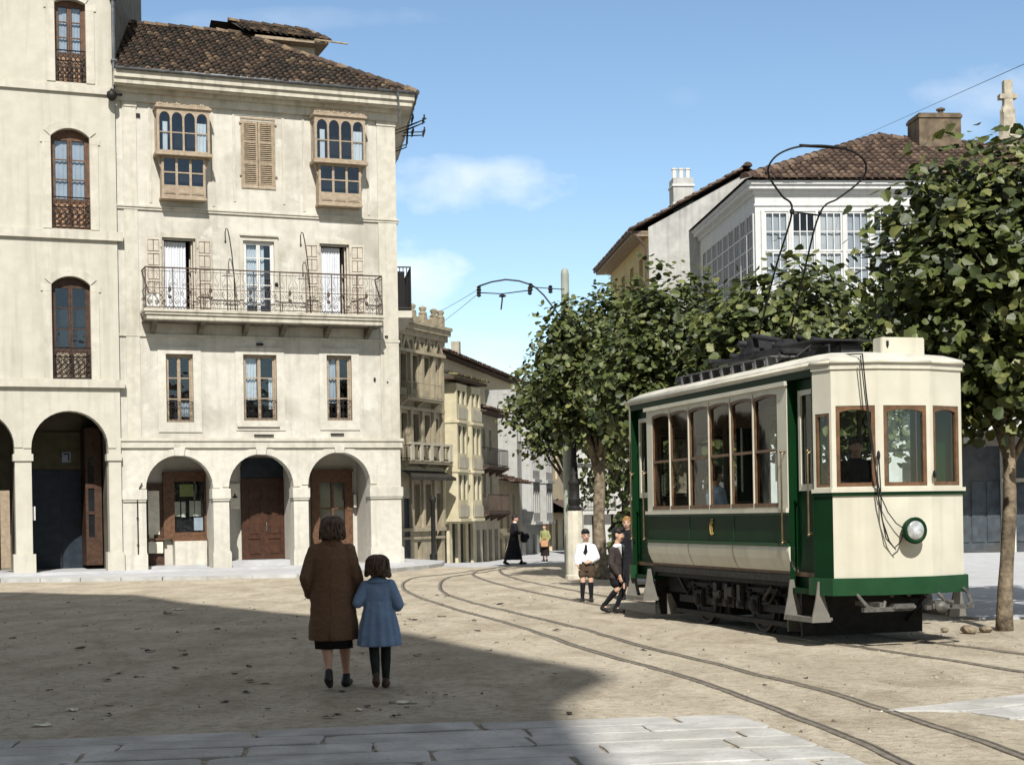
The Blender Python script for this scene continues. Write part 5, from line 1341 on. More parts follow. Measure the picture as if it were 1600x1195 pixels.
# ------------------------------------------------------------------ people
def field_of(prims, vox, k):
    """signed distance of the blended shapes on a grid"""
    items = []
    lo = np.full(3, 1e9); hi = -lo
    for q in prims:
        Mx = np.array(q[1]) if q[1] is not None else np.eye(4)
        sc = np.linalg.norm(Mx[:3,0])
        if q[0] == 'e':
            r = q[3] if isinstance(q[3], (tuple, list)) else (q[3],)*3
            P = np.array([q[2]]); m = max(r)
        elif q[0] == 'c':
            P = np.array([c[:3] for c in q[2]]); m = max(c[3] for c in q[2])
        else:
            P = np.array([c[:3] for c in q[2]]); m = max(max(c[3], c[4]) for c in q[2])*1.12
        P = P @ Mx[:3,:3].T+Mx[:3,3]; m = m*sc+k+2*vox
        a, b = P.min(0)-m, P.max(0)+m
        if q[0] == 'l': a[2] = P[:,2].min()-k-2*vox; b[2] = P[:,2].max()+k+2*vox
        items.append((q, Mx, sc, a, b)); lo = np.minimum(lo, a); hi = np.maximum(hi, b)
    n = np.ceil((hi-lo)/vox).astype(int)+1
    F = np.full(n, 1.0, dtype=np.float32)
    for q, Mx, sc, a, b in items:
        i0 = np.maximum(np.floor((a-lo)/vox).astype(int), 0); i1 = np.minimum(np.ceil((b-lo)/vox).astype(int)+1, n)
        g = [lo[d]+vox*np.arange(i0[d], i1[d]) for d in range(3)]
        X_, Y_, Z_ = np.meshgrid(*g, indexing='ij')
        if q[1] is not None:
            I = np.linalg.inv(Mx)
            X_, Y_, Z_ = (I[r,0]*X_+I[r,1]*Y_+I[r,2]*Z_+I[r,3] for r in range(3))
        if q[0] == 'e':
            r = q[3] if isinstance(q[3], (tuple, list)) else (q[3],)*3
            x, y, z = X_-q[2][0], Y_-q[2][1], Z_-q[2][2]
            if q[4] is not None:
                W_ = np.array(q[4]).T; x, y, z = (W_[i,0]*x+W_[i,1]*y+W_[i,2]*z for i in range(3))
            k0 = np.sqrt((x/r[0])**2+(y/r[1])**2+(z/r[2])**2); k1 = np.sqrt((x/r[0]**2)**2+(y/r[1]**2)**2+(z/r[2]**2)**2)
            D = k0*(k0-1)/np.maximum(k1, 1e-6)
        elif q[0] == 'c':
            D = None; ch = q[2]
            for c0, c1 in zip(ch[:-1], ch[1:]):
                A = np.array(c0[:3]); E = np.array(c1[:3])-A; ee = max(E @ E, 1e-12)
                t = np.clip(((X_-A[0])*E[0]+(Y_-A[1])*E[1]+(Z_-A[2])*E[2])/ee, 0, 1)
                d = np.sqrt((X_-A[0]-t*E[0])**2+(Y_-A[1]-t*E[1])**2+(Z_-A[2]-t*E[2])**2)-(c0[3]+t*(c1[3]-c0[3]))
                D = d if D is None else np.minimum(D, d)
        else:
            zz = np.array([c[2] for c in q[2]]); ip = lambda i: np.interp(Z_, zz, np.array([c[i] for c in q[2]]))
            x, y, rx, ry = X_-ip(0), Y_-ip(1), ip(3), ip(4)
            if any(len(c) > 5 for c in q[2]):
                an = np.arctan2(y/ry, x/rx); j = np.clip(np.searchsorted(zz, Z_)-1, 0, len(zz)-2)
                E = np.stack([c[5](an) if len(c) > 5 else np.ones_like(an) for c in q[2]])
                f = np.clip((Z_-zz[j])/(zz[j+1]-zz[j]), 0, 1)
                s_ = np.take_along_axis(E, j[None], 0)[0]*(1-f)+np.take_along_axis(E, j[None]+1, 0)[0]*f
                rx = rx*s_; ry = ry*s_
            D = (np.sqrt((x/rx)**2+(y/ry)**2)-1)*np.minimum(rx, ry)
            D = np.maximum(D, np.maximum(zz[0]-Z_, Z_-zz[-1]))
        D = (D*sc).astype(np.float32)
        sl_ = tuple(slice(i0[d], i1[d]) for d in range(3)); O = F[sl_]
        kk = .003 if q[-1] == ('fine',) else k
        h = np.maximum(kk-np.abs(O-D), 0)/kk
        F[sl_] = np.minimum(O, D)-h*h*kk*.25
    return F, lo
def nets(F, lo, vox):
    """surface nets: one vertex per crossed cell, one quad per crossed edge"""
    ins = F < 0; n = np.array(F.shape)
    c = np.zeros(n-1, np.int16)
    for dx in (0,1):
        for dy in (0,1):
            for dz in (0,1): c += ins[dx:n[0]-1+dx, dy:n[1]-1+dy, dz:n[2]-1+dz]
    act = (c > 0) & (c < 8); idx = np.full(n-1, -1); ci = np.argwhere(act); idx[act] = np.arange(len(ci))
    P = np.zeros((len(ci),3)); W_ = np.zeros(len(ci))
    for ax in range(3):
        o1, o2 = [d for d in range(3) if d != ax]
        for a in (0,1):
            for b in (0,1):
                p = ci.copy(); p[:,o1] += a; p[:,o2] += b; q = p.copy(); q[:,ax] += 1
                f0 = F[tuple(p.T)]; f1 = F[tuple(q.T)]; m = (f0 < 0) != (f1 < 0)
                t = f0[m]/(f0[m]-f1[m]); pt = p[m].astype(float); pt[:,ax] += t; P[m] += pt; W_[m] += 1
    P = lo+vox*(P/W_[:,None]); Q = []
    for ax in range(3):
        o1, o2 = (ax+1) % 3, (ax+2) % 3
        A = [slice(None)]*3; B = [slice(None)]*3; A[ax] = slice(0,-1); B[ax] = slice(1,None)
        s0, s1 = ins[tuple(A)], ins[tuple(B)]
        e = np.argwhere(s0 != s1); ok = (e[:,o1] > 0) & (e[:,o2] > 0) & (e[:,o1] < n[o1]-1) & (e[:,o2] < n[o2]-1); e = e[ok]
        def cell(a, b):
            k = e.copy(); k[:,o1] -= a; k[:,o2] -= b; return idx[tuple(k.T)]
        q = np.stack([cell(1,1), cell(0,1), cell(0,0), cell(1,0)], 1); fl = ~s0[tuple(e.T)]
        q[fl] = q[fl][:,::-1]; Q.append(q)
    return P, np.concatenate(Q)
def remesh(mb, name, mats, parent, vox=.009, smooth=2, region=None, disp=0, k=.014):
    """blends the collected shapes into ONE continuous surface"""
    F, lo = field_of(mb.prims, vox, k); P, Q = nets(F, lo, vox)
    for _ in range(smooth):
        S = np.zeros_like(P); C_ = np.zeros(len(P))
        for a, b in ((0,1),(1,2),(2,3),(3,0)):
            np.add.at(S, Q[:,a], P[Q[:,b]]); np.add.at(C_, Q[:,a], 1); np.add.at(S, Q[:,b], P[Q[:,a]]); np.add.at(C_, Q[:,b], 1)
        P = P*.5+.5*S/np.maximum(C_, 1)[:,None]
    nm = bpy.data.meshes.new(name); nm.from_pydata(P.tolist(), [], Q.tolist())
    if not isinstance(mats, (list, tuple)): mats = [mats]
    for m in mats: nm.materials.append(m)
    nm.polygons.foreach_set('use_smooth', [True]*len(nm.polygons)); nm.update()
    if disp:
        N_ = [v.normal.copy() for v in nm.vertices]
        for v, q in zip(nm.vertices, N_):
            c_ = v.co; v.co = c_+q*disp*(mnoise.noise((c_.x*11,c_.y*11,c_.z*4.5))*1.2+.6*mnoise.noise((c_.x*16,c_.y*16,c_.z*21)))
    if region: nm.polygons.foreach_set('material_index', [region(p.center) for p in nm.polygons])
    nm.update()
    ob = bpy.data.objects.new(name, nm); COL.objects.link(ob); ob.parent = parent
    return ob
SKIN = mat('skin', (.50,.29,.20), .55, .08, 12, spec=.4); SKINL = mat('fair_skin', (.50,.31,.22), .55, .08, 12, spec=.4)
HAIR = mat('dark_brown_hair', (.065,.034,.020), .5, .4, 30, bump=.6, bscale=60, spec=.4); HAIRB = mat('black_hair', (.012,.010,.009), .45, .4, 30, bump=.5, bscale=60); HAIRF = mat('fair_hair', (.30,.16,.06), .6, .3, 30)
def cloth(name, c, var=.2, sc=14, b=.5): return mat(name, c, .92, var, sc, bump=b, bscale=55, spec=.1)
COATB = cloth('brown_tweed', (.145,.085,.052), .09, 40, .5); COATBL = cloth('blue_wool', (.165,.235,.355), .12, 7, .35); SKIRTD = cloth('black_skirt', (.018,.015,.014)); STOCK = cloth('dark_stocking', (.026,.03,.026)); SHOEB = mat('black_leather', (.015,.013,.012), .4, .3, 20); SHOEBR = mat('brown_leather', (.06,.03,.018), .5, .3, 20)
SHIRT = cloth('white_shirt', (.74,.75,.77), .05, 8, .3); SHORTS = cloth('brown_shorts', (.075,.052,.036)); BLAZER = cloth('charcoal_wool', (.045,.036,.034)); BLACKC = cloth('black_cloth', (.014,.014,.017)); NAVY = cloth('navy_cloth', (.012,.017,.026)); LIMEC = cloth('lime_blouse', (.25,.26,.11), .1); TANB = mat('tan_bag', (.42,.22,.12), .7, .1, 10); LIP = mat('lips', (.35,.11,.09), .5, .1, 10); EYEW = mat('eye_white', (.6,.58,.55), .3, .05, 10); EYED = mat('iris', (.02,.015,.012), .2, .2, 10); PALEB = cloth('pale_blue_shirt', (.50,.58,.68), .08)
def person(label, loc, rz, group=None): return thing('person', label, 'person', loc, rz, group)
def headM(c, s, pitch=0, yaw=0, tilt=0):
    return Matrix.Translation(c) @ Matrix.Rotation(R(yaw), 4, 'Z') @ Matrix.Rotation(R(pitch), 4, 'X') @ Matrix.Rotation(R(tilt), 4, 'Y') @ Matrix.Scale(s, 4)
def head(b, M_):
    """skull, face, jaw, nose and ears; faces +y; total height about .22"""
    b.M = M_
    b.ell((0,-.012,.025), (.074,.092,.088)); b.ell((0,.022,-.015), (.062,.068,.085)); b.ell((0,.036,-.070), (.043,.045,.036)); b.caps([(0,.085,.005,.009),(0,.102,-.022,.012),(0,.09,-.032,.012)], 8)
    for s in (-1,1):
        b.ell((s*.074,-.008,-.012), (.010,.022,.032)); b.ell((s*.034,.062,-.035), (.02,.02,.018)); b.ell((s*.028,.078,.022), (.022,.012,.007))
    b.ell((0,.078,-.052), (.022,.012,.009))
    b.M = None
def face_bits(M_, parent):
    for s in (-1,1):
        e = MB(); e.M = M_; e.ell((s*.029,.080,.008), (.012,.008,.007), 8, 5, 0); e.ell((s*.029,.0875,.008), (.006,.003,.006), 8, 5, 1); e.build('eye', [EYEW, EYED], parent, smooth=True)
    e = MB(); e.M = M_; e.ell((0,.0895,-.053), (.021,.005,.006), 8, 5); e.build('lips', LIP, parent, smooth=True)
    e = MB(); e.M = M_
    for s in (-1,1): e.tube([(s*.014,.088,.026),(s*.03,.089,.031),(s*.045,.079,.027)], .0035, 5)
    e.build('eyebrow', HAIRB, parent)
def hand(b, w, d, up, s=1.0, curl=.5, side=1):
    n0 = len(b.prims); hand_(b, w, d, up, s, curl, side)
    for i in range(n0, len(b.prims)): b.prims[i] = tuple(b.prims[i])+(('fine',),)
def hand_(b, w, d, up, s, curl, side):
    """palm with four fingers of different length and a thumb leaving its side; w wrist, d pointing direction, up = back of the hand"""
    w = Vector(w); d = Vector(d).normalized(); up = Vector(up); up = (up-d*up.dot(d)).normalized(); r = d.cross(up)*side
    rotm = Matrix((r, d, up)).transposed()
    b.ell(tuple(w+d*.045*s), (.036*s,.05*s,.015*s), rot=rotm)
    for k, (o, ln) in enumerate(((-.028,.060),(-.010,.072),(.009,.078),(.027,.070))):
        p0 = w+d*.080*s+r*o*s; a = curl*(.9+.15*(k % 2))
        p1 = p0+(d*math.cos(a*.5)-up*math.sin(a*.5))*ln*.45*s; p2 = p1+(d*math.cos(a*1.4)-up*math.sin(a*1.4))*ln*.33*s; p3 = p2+(d*math.cos(a*2.1)-up*math.sin(a*2.1))*ln*.25*s
        b.caps([(*p0,.0095*s),(*p1,.009*s),(*p2,.008*s),(*p3,.007*s)], 8)
    t0 = w+d*.025*s+r*.03*s; t1 = t0+(d*.5+r*.75-up*.25)*.035*s; t2 = t1+(d*.85+r*.3-up*.35)*.03*s
    b.caps([(*t0,.013*s),(*t1,.0105*s),(*t2,.009*s)], 8)
def shoe(b, ank, toe, s=1.0, r=.036):
    a = Vector(ank); t = Vector(toe); d = (t-a); dh = Vector((d.x,d.y,0)).normalized() if Vector((d.x,d.y,0)).length > 1e-4 else Vector((0,1,0))
    heel = a-dh*.035*s; heel.z = max(a.z-.055*s, .028*s)
    b.caps([(*heel,r*s),(*(heel.lerp(t,.5)),r*1.02*s),(*t,r*.78*s)], 10); b.caps([(a.x,a.y,a.z+.01,r*.95*s),(*heel,r*s)], 10)
def hair_mass(parent, M_, mat_, bobs, name='hair', vox=.008, disp=.004):
    b = MB(); b.M = M_
    for c, r_ in bobs: b.ell(c, r_, 10, 7)
    b.M = None
    return remesh(b, name, mat_, parent, vox, 1, None, disp, k=.006)
rp = random.Random(33)
def curls(w, z0, z1, yb, n, r_, full=True):
    out = []
    for k in range(n):
        a = PI*(1.0+.0)+(2*PI*k/n) if full else PI+PI*k/(n-1)
        out.append(((w*math.cos(a), yb+w*.92*math.sin(a), rp.uniform(z0, z1)), (r_*rp.uniform(.8,1.2),)*3))
    return out

def locks(parent, M_, mat_, rx, ry, zt, zb, n, seed, r_=.009):
    """separate wavy locks laid over the hair, their ends turned out"""
    q = random.Random(seed); b = MB(); b.M = M_
    for i in range(n):
        a = PI*.86+PI*1.28*i/(n-1)+q.uniform(-.06,.06); P = []; m = 9; w = q.uniform(.05,.12); ph = q.uniform(0,6); end = zb+q.uniform(-.02,.022)
        for k in range(m+1):
            f = k/m; th = .25+f*1.35; rr_ = math.sin(min(th, PI/2)); z = zt*math.cos(min(th, PI/2)) if th < PI/2 else 0
            z = .03+(zt-.03)*math.cos(th) if f < .7 else None
            if z is None: z0_ = .03+(zt-.03)*math.cos(.25+.7*1.35); z = z0_+(end-z0_)*(f-.7)/.3
            aa = a+w*math.sin(ph+f*7)*(.3+f); o_ = 1.015+.03*math.sin(ph*2+f*9)+(.07*(f-.8)/.2 if f > .8 else 0)
            P.append((rx*rr_*o_*math.cos(aa), -.02+ry*rr_*o_*math.sin(aa), z))
        b.tube(P, [r_*(.6+.6*math.sin(PI*min(1, .15+.8*k/m))) for k in range(m+1)], 6)
    b.M = None
    b.build('hair_locks', mat_, parent, smooth=True)
HAIRL = mat('auburn_hair', (.10,.052,.028), .5, .4, 30, bump=.4, bscale=60, spec=.5)
# --- the woman in the brown coat
t = person('woman in a long brown coat walking away across the square, holding a girl', (-1.70,14.42,0), R(2))
b = MB(); HM = headM((.01,.02,1.485), 1.0, -4, 4)
head(b, HM); b.caps([(0,.0,1.30,.055),(.005,.01,1.40,.052)]); b.loft([(0,0,.80,.15,.11),(0,0,1.0,.125,.095),(0,0,1.2,.15,.10),(0,0,1.33,.10,.07)], 20)
for (hip, knee, ank, toe) in (((-.075,0,.86),(-.06,.0,.47),(-.035,-.13,.155),(-.035,-.045,.035)), ((.075,0,.86),(.095,.13,.48),(.105,.16,.10),(.125,.28,.03))):
    cm = Vector(knee).lerp(Vector(ank), .33)
    b.caps([(*hip,.09),(*Vector(hip).lerp(Vector(knee),.5),.075),(*knee,.054),(cm.x,cm.y-.018,cm.z,.055),(*Vector(knee).lerp(Vector(ank),.75),.036),(*ank,.030)]); b.caps([(*ank,.026),(toe[0],toe[1],toe[2]-.005,.012)])
for s in (-1, 1):
    el = (-.24,-.03,1.04) if s < 0 else (.225,-.01,1.05); wr = (-.215,.085,.88) if s < 0 else (.240,.065,.895)
    b.caps([(s*.15,0,1.29,.05),(*el,.038),(*wr,.026)])
    hand(b, wr, (.12,.3,-1) if s < 0 else (.02,.12,-1), (s,0,.1), .92, .55, s)
body = remesh(b, 'body', SKIN, t, .0085, 2)
c = MB()
fold = lambda k, a0: (lambda a: 1+k*np.sin(3*a+a0)+k*.6*np.sin(7*a+a0*2))
c.loft([(0,0,.455,.232,.165,fold(.035,.3)),(0,0,.60,.226,.162,fold(.03,.35)),(0,0,.80,.213,.155,fold(.02,.4)),(0,0,1.0,.197,.145,fold(.01,.5)),(0,0,1.12,.195,.138),(0,-.005,1.22,.200,.130),(0,-.005,1.30,.182,.112),(0,0,1.345,.135,.090),(0,.005,1.385,.08,.072)], 48)
for s in (-1, 1):
    el = (-.245,-.035,1.04) if s < 0 else (.23,-.015,1.05); wr = (-.22,.08,.885) if s < 0 else (.238,.06,.905)
    c.caps([(s*.150,-.002,1.285,.074),(*Vector((s*.15,0,1.285)).lerp(Vector(el),.5),.068),(*el,.062),(*wr,.052)], 14)
remesh(c, 'coat', COATB, t, .008, 2, None, .008)
c = MB(); c.tube([(0,-.150,.98),(.0,-.152,.85),(-.002,-.160,.72),(-.008,-.168,.60),(-.012,-.172,.46)], [.004,.005,.007,.009,.010], 8); c.tube([(.012,-.156,.70),(.02,-.166,.58),(.026,-.17,.46)], [.003,.006,.007], 6)
c.build('vent_fold', COATB, t, smooth=True)
c = MB(); c.loft([(0,.003,1.325,.108,.092),(0,.003,1.34,.122,.104),(0,.006,1.385,.088,.084),(0,.008,1.405,.070,.072)], 28); c.build('collar', COATB, t, smooth=True, ang=50)
c = MB(); c.loft([(0,.01,.375,.178,.14,fold(.03,1)),(0,.01,.5,.18,.14),(0,.01,.66,.18,.13)], 40); c.build('skirt', SKIRTD, t, smooth=True)
for (ank, toe) in (((-.035,-.13,.155),(-.035,-.045,.035)),((.105,.16,.095),(.13,.29,.032))):
    c = MB(); shoe(c, ank, toe, 1.0, .040)
    h = Vector(ank)-(Vector(toe)-Vector(ank)).normalized()*.0
    c.caps([(ank[0],ank[1]-.03,ank[2]-.05,.022),(ank[0],ank[1]-.05,max(.02,ank[2]-.085),.020)], 8)
    remesh(c, 'shoe', SHOEB, t, .007, 2)
hair_mass(t, HM, HAIR, [((0,-.018,.035),(.100,.108,.094)),((0,-.04,-.03),(.108,.085,.070))]+[((.098*math.cos(a), -.02+.088*math.sin(a), -.062+.014*math.sin(k*2.3)), (.026,.026,.030)) for k, a in [(k, PI*.92+PI*1.16*k/11) for k in range(12)]]+[((.106*math.cos(a), -.02+.098*math.sin(a), -.01+.02*math.sin(k*1.7)), (.022,.022,.034)) for k, a in [(k, PI*.95+PI*1.1*k/10) for k in range(11)]]+[((.07*math.cos(a), -.03+.088*math.sin(a), .06), (.03,.03,.04)) for a in [PI+PI*k/6 for k in range(7)]], disp=.012)
locks(t, HM, HAIR, .112, .108, .128, -.075, 26, 5); locks(t, HM, HAIRL, .113, .109, .126, -.05, 11, 6, .007)
# --- the girl in the blue coat
t = person('girl in a light blue coat and dark stockings holding the woman by the hand', (-1.265,14.36,0), R(3))
b = MB(); HM = headM((0,.015,1.13), .93, -3, -3)
head(b, HM); b.caps([(0,0,.98,.042),(0,.008,1.06,.040)]); b.loft([(0,0,.55,.115,.09),(0,0,.75,.10,.08),(0,0,.93,.11,.075),(0,0,1.0,.07,.05)], 18)
for (hip, knee, ank, toe) in (((-.055,0,.60),(-.045,.0,.35),(-.03,-.08,.12),(-.03,-.01,.03)), ((.055,0,.60),(.06,.08,.35),(.055,.09,.075),(.065,.18,.028))):
    b.caps([(*hip,.062),(*knee,.044),(*Vector(knee).lerp(Vector(ank),.35),.043),(*ank,.030)]); b.caps([(*ank,.022),(toe[0],toe[1],toe[2]-.005,.010)])
for s in (-1, 1):
    el = (-.185,-.02,.80) if s < 0 else (.19,-.02,.78); wr = (-.205,.11,.845) if s < 0 else (.17,.10,.74)
    b.caps([(s*.115,0,.96,.04),(*el,.032),(*wr,.022)])
    hand(b, wr, (-.2,.8,.1) if s < 0 else (-.4,.8,-.3), (0,0,1), .72, .7, s)
remesh(b, 'body', SKIN, t, .0075, 2)
c = MB(); pl = lambda k: (lambda a: 1+k*np.cos(13*a)+k*.7*np.sin(5*a+1))
c.loft([(0,0,.395,.205,.155,pl(.045)),(0,0,.5,.192,.145,pl(.042)),(0,0,.65,.165,.125,pl(.035)),(0,0,.78,.138,.105,pl(.02)),(0,0,.825,.130,.098),(0,0,.83,.126,.094),(0,0,.90,.135,.095),(0,0,.96,.132,.086),(0,0,.995,.10,.072),(0,.004,1.02,.058,.055)], 72)
for s in (-1, 1):
    el = (-.188,-.022,.80) if s < 0 else (.193,-.022,.78); wr = (-.20,.09,.835) if s < 0 else (.175,.085,.745)
    c.caps([(s*.112,0,.955,.058),(*Vector((s*.112,0,.955)).lerp(Vector(el),.5),.056),(*el,.052),(*wr,.042)], 14)
remesh(c, 'coat', COATBL, t, .007, 2, None, .006)
c = MB(); c.loft([(0,0,.826,.133,.101),(0,0,.832,.134,.102)], 40); c.build('waist_seam', COATBL, t, smooth=True)
c = MB(); c.loft([(0,.0,.985,.108,.088),(0,.0,.995,.115,.094),(0,.004,1.025,.076,.072),(0,.005,1.04,.056,.058)], 28); c.build('collar', COATBL, t, smooth=True, ang=50)
for (knee, ank) in (((-.045,.0,.35),(-.03,-.08,.12)),((.06,.08,.35),(.055,.09,.075))):
    c = MB(); hip = (knee[0]*1.1,0,.58); c.caps([(*hip,.066),(*knee,.048),(*Vector(knee).lerp(Vector(ank),.35),.047),(*ank,.034)]); remesh(c, 'stocking', STOCK, t, .008, 2)
for (ank, toe) in (((-.03,-.08,.125),(-.03,-.01,.03)),((.055,.09,.078),(.07,.185,.028))):
    c = MB(); shoe(c, ank, toe, .86, .040); remesh(c, 'shoe', SHOEBR, t, .007, 2)
hair_mass(t, HM, HAIR, [((0,-.015,.03),(.104,.108,.094)),((0,-.03,-.03),(.116,.090,.072))]+[((.112*math.cos(a), -.015+.088*math.sin(a), -.068+.012*math.sin(k*2.1)), (.027,.027,.030)) for k, a in [(k, PI*.88+PI*1.24*k/12) for k in range(13)]], disp=.011)

locks(t, HM, HAIR, .118, .104, .124, -.085, 24, 8); locks(t, HM, HAIRL, .119, .105, .122, -.06, 10, 9, .007)
# --- boy in white shirt and shorts, facing the camera
def boy_legs(b, L, thigh=.06):
    for hip, knee, ank, toe in L:
        b.caps([(*hip,thigh),(*Vector(hip).lerp(Vector(knee),.6),thigh*.82),(*knee,.045),(*Vector(knee).lerp(Vector(ank),.33),.046),(*Vector(knee).lerp(Vector(ank),.75),.034),(*ank,.030)]); b.caps([(ank[0],ank[1],ank[2]-.02,.022),(toe[0],toe[1],max(.02,toe[2]-.006),.010)])
def socks_shoes(t, L, top, ms=BLACKC, mh=SHOEB):
    for hip, knee, ank, toe in L:
        k, a = Vector(knee), Vector(ank); s_ = k.lerp(a, top)
        c = MB(); c.caps([(*s_,.047),(*k.lerp(a,top+.2),.049),(*k.lerp(a,.78),.038),(*ank,.034)]); remesh(c, 'sock', ms, t, .008, 2)
        c = MB(); shoe(c, (ank[0],ank[1],ank[2]+.0), toe, .95, .040); remesh(c, 'shoe', mh, t, .008, 2)
t = person('boy in a white shirt, dark tie, brown shorts and black knee socks facing the camera', (1.335,27.85,0), R(174))
b = MB(); HM = headM((.005,.02,1.205), .95, -8, 12, 6); L = (((-.06,0,.66),(-.072,.02,.39),(-.075,-.005,.08),(-.10,.11,.03)),((.06,0,.66),(.068,.03,.39),(.085,.0,.08),(.10,.115,.03)))
head(b, HM); b.caps([(0,0,1.03,.045),(0,.01,1.12,.043)]); b.loft([(0,0,.60,.12,.085),(0,0,.72,.112,.08),(0,0,.9,.12,.08),(0,0,1.03,.08,.055)], 18); boy_legs(b, L)
# his right arm (image left) hangs with the hand at the pocket, his left forearm crosses the belly
for s, el, wr, d in ((1,(.17,-.04,.81),(.150,.05,.66),(-.15,.3,-1)),(-1,(-.175,-.02,.80),(-.085,.13,.735),(1,.25,-.2))):
    b.caps([(s*.115,0,.99,.042),(*el,.032),(*wr,.023)]); hand(b, wr, d, (s*.6,.7,.4) if s < 0 else (1,0,0), .78, .45, -s)
remesh(b, 'body', SKINL, t, .0075, 2); face_bits(HM, t)
c = MB(); c.loft([(0,0,.685,.135,.10,fold(.03,1)),(0,0,.74,.142,.105,fold(.04,2)),(0,0,.84,.138,.10,fold(.02,1.4)),(0,0,.95,.140,.095),(0,0,1.01,.11,.08),(0,.003,1.045,.062,.058)], 36)
for s, el, wr in ((1,(.178,-.045,.81),(.158,.035,.70)),(-1,(-.183,-.02,.80),(-.11,.105,.75))):
    c.caps([(s*.115,0,.985,.066),(*Vector((s*.115,0,.985)).lerp(Vector(el),.55),.064),(*el,.062),(*wr,.043)], 14)
remesh(c, 'shirt', SHIRT, t, .008, 2, None, .006)
c = MB(); c.loft([(0,.005,1.025,.085,.075),(0,.007,1.05,.072,.070),(0,.008,1.07,.056,.055)], 20); c.build('collar', SHIRT, t, smooth=True, ang=40)
c = MB(); c.prism([(-.02,1.03),(.02,1.03),(.028,.96),(.05,.90),(.01,.85),(-.03,.91),(-.025,.95)], .088, .112); c.ell((0,.1,1.02),(.022,.014,.02),8,5); c.build('tie', BLACKC, t)
c = MB(); c.loft([(0,0,.56,.135,.100),(0,0,.645,.145,.105),(0,0,.70,.132,.098),(0,0,.73,.122,.092)], 28)
for s in (-1,1): c.caps([(s*.058,0,.66,.082),(s*.07,.012,.50,.080)], 16)
o = remesh(c, 'shorts', SHORTS, t, .008, 2, None, .003)
c = MB(); c.loft([(0,0,.70,.136,.102),(0,0,.73,.136,.102)], 30); c.build('belt', SHOEB, t, smooth=True, ang=40)
socks_shoes(t, L, .13)
hair_mass(t, HM, HAIRB, [((0,-.02,.05),(.082,.10,.078)),((0,.035,.095),(.06,.055,.03)),((0,-.06,.0),(.07,.05,.06)),((-.03,.055,.085),(.04,.03,.022))])

# --- boy in dark blazer stepping towards the tram
t = person('boy in a dark blazer with white collar and black shorts stepping towards the tram', (1.645,24.55,0), R(-122))
L = (((-.055,0,.66),(-.05,.12,.42),(-.03,-.02,.10),(-.03,.11,.03)),((.055,0,.66),(.05,.04,.38),(.045,-.20,.13),(.05,-.10,.03)))
b = MB(); HM = headM((0,.065,1.25), .97, -10, 4, -4)
head(b, HM); b.caps([(0,.015,1.05,.046),(0,.045,1.16,.044)]); b.loft([(0,0,.6,.12,.085),(0,0,.75,.115,.082),(0,.01,.92,.12,.085),(0,.015,1.06,.08,.055)], 18); boy_legs(b, L, .064)
for s, el, wr, d in ((1,(.165,.01,.80),(.14,.14,.60),(-.1,.25,-1)),(-1,(-.165,-.06,.80),(-.15,-.02,.58),(0,.1,-1))):
    b.caps([(s*.115,.01,1.01,.044),(*el,.034),(*wr,.025)]); hand(b, wr, d, (s,0,0), .82, .5, s)
remesh(b, 'body', SKINL, t, .0075, 2); face_bits(HM, t)
c = MB(); c.loft([(0,0,.56,.155,.115,fold(.03,1)),(0,0,.68,.150,.112),(0,.003,.82,.145,.108),(0,.01,.94,.148,.104),(0,.014,1.02,.125,.09),(0,.018,1.065,.068,.06)], 36)
for s, el, wr in ((1,(.17,.005,.80),(.143,.115,.635)),(-1,(-.17,-.06,.80),(-.152,-.03,.62))):
    c.caps([(s*.115,.01,1.0,.066),(*Vector((s*.115,.01,1.0)).lerp(Vector(el),.5),.060),(*el,.054),(*wr,.042)], 14)
remesh(c, 'blazer', BLAZER, t, .008, 2, None, .004)
c = MB(); c.prism([(-.075,1.075),(0,.88),(.075,1.075),(.03,1.10),(-.03,1.10)], .085, .125); c.loft([(0,.03,1.055,.082,.075),(0,.035,1.085,.074,.072),(0,.045,1.105,.058,.058)], 20)
c.build('shirt_collar', SHIRT, t)
c = MB(); c.prism([(-.014,1.06),(.014,1.06),(.022,.92),(0,.88),(-.022,.92)], .124, .134); c.build('tie', BLACKC, t)
c = MB()
for s in (-1,1): c.caps([(s*.055,0,.64,.09),(s*.055,.05 if s < 0 else .02,.49,.088)], 16)
remesh(c, 'shorts', BLACKC, t, .008, 2, None, .003); socks_shoes(t, L, .10)
hair_mass(t, HM, HAIRB, [((0,-.02,.055),(.090,.105,.082)),((0,.04,.095),(.072,.06,.038)),((0,-.06,.0),(.08,.055,.07)),((.03,.062,.095),(.045,.03,.02)),((-.04,.03,.11),(.05,.05,.03))])

# --- priest in a cassock striding to the right
t = person('priest in a long black cassock striding along the street with a dark bundle', (.05,49.55,0), R(-80))
b = MB(); HM = headM((0,.05,1.475), 1.0, -4, 0); head(b, HM); b.caps([(0,0,1.30,.055),(0,.03,1.39,.053)])
L = (((-.07,0,.8),(-.06,.16,.45),(-.05,.25,.10),(-.05,.39,.035)),((.07,0,.8),(.06,-.02,.44),(.05,-.30,.14),(.05,-.20,.035)))
b.loft([(0,0,.75,.14,.11),(0,0,1.0,.13,.10),(0,.01,1.2,.15,.105),(0,.015,1.33,.09,.07)], 18); boy_legs(b, L, .08)
for s in (-1, 1):
    el = (s*.2,.03,1.04); wr = (s*.12,.27,1.02); b.caps([(s*.15,.01,1.27,.05),(*el,.04),(*wr,.028)]); hand(b, wr, (-s*.6,1,-.1), (s*.5,.2,1), .95, .6, s)
remesh(b, 'body', SKIN, t, .009, 2); face_bits(HM, t)
